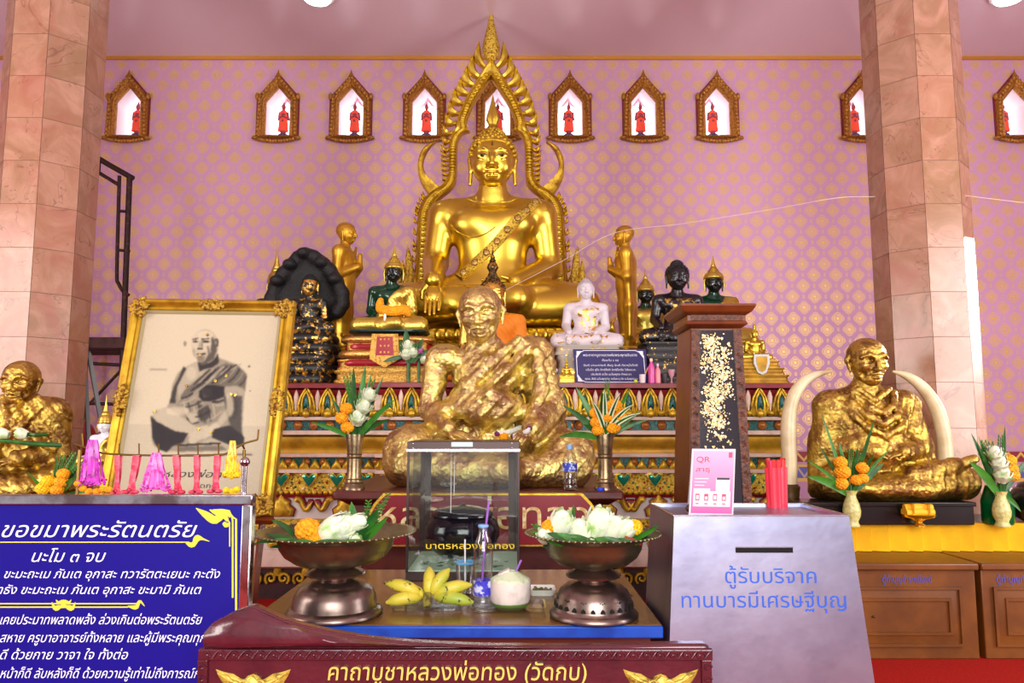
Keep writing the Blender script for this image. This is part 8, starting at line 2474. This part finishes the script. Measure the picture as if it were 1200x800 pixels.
# ---------------------------------------------------------------- ribbons and garlands hanging from a wire above the board
WYR = 2.72
rack = thing('garland_rack', 'thin brass wire rack with hooks above the blue board', 'rack', (at(200, 533, WYR).x, WYR, bz1 - .05))
RB = mat('brass_wire', (120, 92, 40), .4, .8)
W_ = lambda px, py, d=0: at(px, py, WYR) + Vector((0, d, 0))
mb = MB(); mb.tube([W_(*p) for p in spline([(88, 520), (100, 524), (122, 531), (180, 533.5), (250, 533), (268, 530), (285, 520), (302, 515)], 30)], .0034, 6)
mb.tube([W_(*p) for p in ((302, 515), (303, 503))], .0034, 6); mb.tube([W_(*p) for p in ((97, 523), (96, 508))], .003, 6); mb.build('wire', RB, rack)
for px in (140, 163, 186, 209, 232, 256, 276):
    mb = MB(); mb.tube([W_(px, 536), W_(px, 521), W_(px, 519.5)], [.0028, .0028, .004], 6); mb.build('hook', RB, rack)
mb = MB()
for px in (90, 284): mb.tube([W_(px, 527, .02), Vector((W_(px, 527).x, WYR + .02, bz0 + .1))], .006, 8); 
mb.tube([W_(90, 526, .02), W_(90, 521)], .0034, 6); mb.tube([W_(284, 526, .02), W_(284, 521)], .0034, 6)
for px in (90, 284): mb.tube([Vector((W_(px, 527).x, WYR + .02, bz0 + .12)), Vector((W_(px, 527).x, BY_ + .01, bz0 + .12))], .006, 8)
mb.build('upright', RB, rack)
RIB = mat('coral_ribbon', (206, 44, 74), .4, var=(50, (230, 92, 116), .45, .6))
PNK = mat('pink_ribbon', (230, 110, 196), .35, var=(70, (190, 50, 150), .45, .6))
YLR = mat('yellow_ribbon', (240, 204, 40), .35, var=(70, (206, 150, 10), .45, .6))
def ribbon(label, x0, y0, x1, y1, w):
    r = thing('ribbon_garland', label, 'ribbon', W_(x0, y0), 'coral ribbons on the wire')
    k = WYR / 900
    for s, ph in ((-1, 0), (1, 1.6)):
        mb = MB(); rows = []
        for i in range(13):
            f = i / 12; px, py = lerp(x0, x1, f) + s * w * .16 * f, lerp(y0, y1, f)
            ww = w * (.5 + .25 * f) * k * .5; c = W_(px, py, -.006 - .01 * s)
            a = .5 * math.sin(f * 5 + ph)
            rows.append([c + Vector((math.cos(a) * q * ww, math.sin(a) * q * ww, 0)) for q in (-1, 0, 1)])
        v = [p for r_ in rows for p in r_]; mb.add(v, [(i * 3 + j, i * 3 + j + 1, (i + 1) * 3 + j + 1, (i + 1) * 3 + j) for i in range(12) for j in range(2)])
        mb.build('ribbon', RIB, r, smooth=60, recalc=False)
    mb = MB()
    for s in (-1, 1):
        c = W_(x1 + s * w * .38, y1 + 1, -.012); mb.ell(c, (w * .42 * k, .012, 2.6 * k), 10, 6)
        mb.ell(W_(x1, y1 - 1, -.012), (w * .3 * k, .012, 3 * k), 8, 6)
    mb.build('curled_end', RIB, r, smooth=60)
ribbon('coral ribbon hanging nearest the purple tassel', 140, 533, 138, 576, 11)
ribbon('slanting coral ribbon between the nearest ribbon and the pink tassel', 162, 533, 154, 575, 14)
ribbon('coral ribbon hanging just right of the pink tassel', 208, 533, 209, 575, 13)
ribbon('thin coral ribbon hanging in the middle of the three right of the pink tassel', 232, 533, 231, 575, 11)
ribbon('coral ribbon hanging next to the yellow tassel', 256, 533, 253, 574, 12)
def tassel(label, px, y0, y1, wtop, wbot, m, ring, ringm):
    r = thing('ribbon_tassel', label, 'garland', W_(px, y0)); k = WYR / 900; rd = random.Random(px)
    for i in range(9):
        f = i / 8 - .5; mb = MB(); rows = []
        for j in range(11):
            t = j / 10; x = px + f * lerp(wtop, wbot, t ** .8) + .6 * math.sin(t * 7 + i); c = W_(x, lerp(y0, y1, t), -.012 - .012 * math.cos(f * 3) * t - .004 * (i % 2))
            w = lerp(wtop * .3, wbot * .17, t) * k; a = .7 * math.sin(i * 2.1 + t * 2)
            rows.append([c + Vector((math.cos(a) * q * w, math.sin(a) * q * w, 0)) for q in (-.5, .5)])
        v = [p for r_ in rows for p in r_]; mb.add(v, [(2 * j, 2 * j + 1, 2 * j + 3, 2 * j + 2) for j in range(10)]); mb.build('ribbon', m, r, smooth=60, recalc=False)
    mb = MB()
    for i in range(26):
        x = px + rd.uniform(-.58, .58) * wbot; y = y1 + rd.uniform(-5, 2); c = W_(x, y, rd.uniform(-.035, .0)); d = Vector((rd.uniform(-1, 1), rd.uniform(-1, 0), rd.uniform(-.6, .6)))
        mb.ell(c, (1.4 * k, 1.4 * k, 3.2 * k), 6, 4, m=d.to_track_quat('Z', 'Y').to_matrix().to_4x4())
    mb.build('frilled_ends', m, r, smooth=60)
    if ring:
        for i, (x, y) in enumerate(ring):
            marigold(r, W_(x, y, -.02), 4.4 * k, ringm, seed=i)
    return r
tassel('purple-pink ribbon tassel ringed with marigolds behind the board', 111, 515, 566, 9, 26, mat('orchid_ribbon', (210, 66, 192), .35, var=(70, (150, 30, 140), .45, .6)), [(95, 566), (101, 572), (108, 575), (117, 575), (124, 573), (131, 573)], MARI)
tassel('pale pink ribbon tassel in the middle of the wire', 185, 530, 573, 8, 30, PNK, None, None)
tassel('yellow ribbon tassel hanging beside the steel ball post', 274, 516, 556, 5, 16, YLR, [(267, 555), (274, 557), (280, 556), (268, 574), (275, 575), (280, 573)], YELLOW)

# ---------------------------------------------------------------- carved maroon signboard in the foreground
SYF = 2.2
CARV = mat('carved_maroon_lacquer', (84, 26, 38), .26, coat=.4, var=(6, (62, 18, 30), .4, .7), bump=(7, .25, .02))
sg = thing('carved_signboard', 'carved maroon wooden signboard with gilt lettering across the bottom', 'sign', (at(533, 780, SYF).x, SYF, 0))
G = lambda px, py, d=0: at(px, py, SYF) + Vector((0, d, 0))
o2 = lambda px, py: (G(px, py).x, G(px, py).z)
topline = [(236, 760), (238, 749), (240, 739), (248, 730), (270, 719), (294.5, 709.5), (301, 712), (307.5, 715.5), (333, 727), (358, 734), (385, 740.5), (437, 749), (488, 753.5), (560, 757), (640, 757.5), (730, 756.5), (800, 755), (826, 755), (833, 757)]
out = [o2(*p) for p in topline] + [o2(835, 860), o2(231, 860)]
frs = (Vector((0, SYF, 0)), Vector((1, 0, 0)), Z, Vector((0, -1, 0)))
mb = MB(); mb.prism(out, -.05, 0, fr=frs); mb.build('board', CARV, sg, smooth=0, bevel=.012, seg=3)
crest = [o2(*p) for p in topline[1:15]]
mb = MB()     # swelling crest along the top
low = [o2(px, 758 + (0 if px > 300 else 1)) for px in np.linspace(600, 240, 14)]
mb.dome([(x, z - .004) for x, z in crest] + low, .004, -.01, .035, fr=frs, inset=.9, steps=4); mb.build('crest', CARV, sg, smooth=80)
mb = MB()
def bar(p, q, w, d): 
    a, b_ = G(*p), G(*q); dd = (b_ - a).normalized(); n_ = Vector((-dd.z, 0, dd.x)) * (w * SYF / 900 / 2)
    mb.loft([[a - n_, a + n_, a + n_ * .8 + Vector((0, -d, 0)), a - n_ * .8 + Vector((0, -d, 0))], [b_ - n_, b_ + n_, b_ + n_ * .8 + Vector((0, -d, 0)), b_ - n_ * .8 + Vector((0, -d, 0))]])
bar((234, 766), (834, 766), 14, .012); bar((239, 772), (237, 860), 13, .012); bar((827, 772), (830, 860), 13, .012)
mb.build('border_band', CARV, sg, smooth=0, bevel=.002)
mb = MB(); k = SYF / 900
for i in range(38):
    px = 246 + i * 15.5
    mb.tube([G(px + 6 * math.cos(a) * (1 - a / 9), 766 - 5 * math.sin(a) * (1 - a / 9), -.013) for a in [j * .7 for j in range(9)]], [.0036] * 7 + [.003, .002], 6)
    mb.ell(G(px - 1, 766, -.013), (2.2 * k, .004, 2.2 * k), 8, 5); mb.tube([G(px + 5, 770, -.013), G(px + 9, 764, -.014), G(px + 12, 761, -.013)], [.003, .0035, .001], 6)
for s, x0_ in ((0, 238.5), (1, 828)):
    for i in range(6): mb.tube([G(x0_ + 5 * math.cos(a) * (1 - a / 9), 780 + i * 14 - 4 * math.sin(a) * (1 - a / 9), -.013) for a in [j * .7 for j in range(9)]], [.0034] * 8 + [.002], 6)
mb.build('carved_scrolls', CARV, sg, smooth=60)
mb = MB(); a, b_ = G(385, 795.5), G(687, 795.5)
lettering(mb, 'คาถาบูชาหลวงพ่อทอง (วัดกบ)', (a + b_) / 2 + Vector((0, -.002, 0)), (1, 0, 0), Z, width=b_.x - a.x, height=.046, shear=.1, weight=.035, depth=.006)
mb.build('lettering', mat('gilt_yellow_letters', (232, 200, 96), .4, .2), sg, smooth=0)
GFL = mat('gilt_flourish', (206, 180, 74), .38, .35, var=(40, (140, 112, 34), .5, .65), bump=(60, .5, .008))
LFL = [(297, 789), (303, 791), (307, 796), (312, 794), (320, 789), (330, 787), (341, 783.5), (338, 791), (333, 799), (330, 808), (324, 818), (297, 824)]
LFC = [(297, 790), (304, 796), (306, 806), (303, 818), (297, 824), (291, 818), (288, 806), (290, 796)]
for ox, sc_x in ((0, 1.0), (774 - 297, -1.0)):
    mb = MB()
    for s in (-1, 1):
        wing = [o2(297 + ox + s * (x - 297), y) for x, y in LFL]; n_ = len(wing)
        f3 = lambda q, d: Vector((q[0], SYF - d, q[1]))
        mid = [f3((lerp(q[0], o2(297 + ox + s * 16, 803)[0], .35), lerp(q[1], o2(297, 803)[1], .35)), .012) for q in wing]
        c3 = f3(o2(297 + ox + s * 16, 805), .016); rim_ = [f3(q, .002) for q in wing]
        mb.add(rim_ + mid + [c3], [(a, (a + 1) % n_, n_ + (a + 1) % n_, n_ + a) for a in range(n_)] + [(n_ + a, n_ + (a + 1) % n_, 2 * n_) for a in range(n_)])
    mb.dome([o2(x + ox, y) for x, y in LFC], .016, .0, .008, fr=frs, inset=.7)
    for s in (-1, 1):
        for pts, w in ((((4, 812), (14, 801), (26, 795), (40, 787)), 4.5), (((3, 806), (7, 796), (14, 798), (12, 806), (6, 806)), 3.4), (((12, 815), (22, 806), (32, 798)), 4), (((22, 800), (28, 792), (36, 789)), 3)):
            P = spline([G(297 + ox + s * x, y, -.012) for x, y in pts], 12)
            mb.tube(P, [w * k * .5 * (.5 + .6 * math.sin(math.pi * min(1, i_ / 9))) * (1 if i_ < 10 else .5) + .0006 for i_ in range(12)], 8)
    mb.ell(G(297 + ox, 803, -.012), (.012, .01, .02), 12, 8)
    mb.build('gilt_flourish', GFL, sg, smooth=50)
for px in (300, 770): q = G(px, 860); mb = MB(); mb.box(q.x - .035, q.x + .035, SYF + .014, SYF + .045, 0, q.z + .15); mb.build('leg', CARV, sg)

# things that repeat share a group
GROUPS = {'elephant_tusk': 'white tusks beside the gilded monk', 'celadon_vase': 'pale green vases on the shelf', 'brass_vase': 'brass vases on the maroon ledge', 'plastic_tray': 'clear trays on the offering table',
          'footed_bowl': 'bronze footed bowls on the offering table', 'lotus_posy': 'lotus posies in the footed bowls', 'merit_cabinet': 'brown donation cabinets', 'drink_bottle': 'soda bottles on the altar edge',
          'offering_cup': 'small cups on the altar edge', 'ribbon_tassel': 'ribbon tassels on the wire', 'standing_disciple': 'gold disciples beside the great Buddha', 'monk_statue': 'gilded monk statues',
          'flower_bouquet': 'bouquets in vases', 'ceiling_lamp': 'round ceiling lamps', 'sacred_thread': 'sacred threads'}
for o in list(COL.objects):
    if o.parent is None and o.get('category') and not o.get('group'):
        n = o.name.split('.')[0]
        if n in GROUPS: o['group'] = GROUPS[n]
        elif n == 'seated_buddha' and o is not gb: o['group'] = 'small seated Buddhas round the great image'
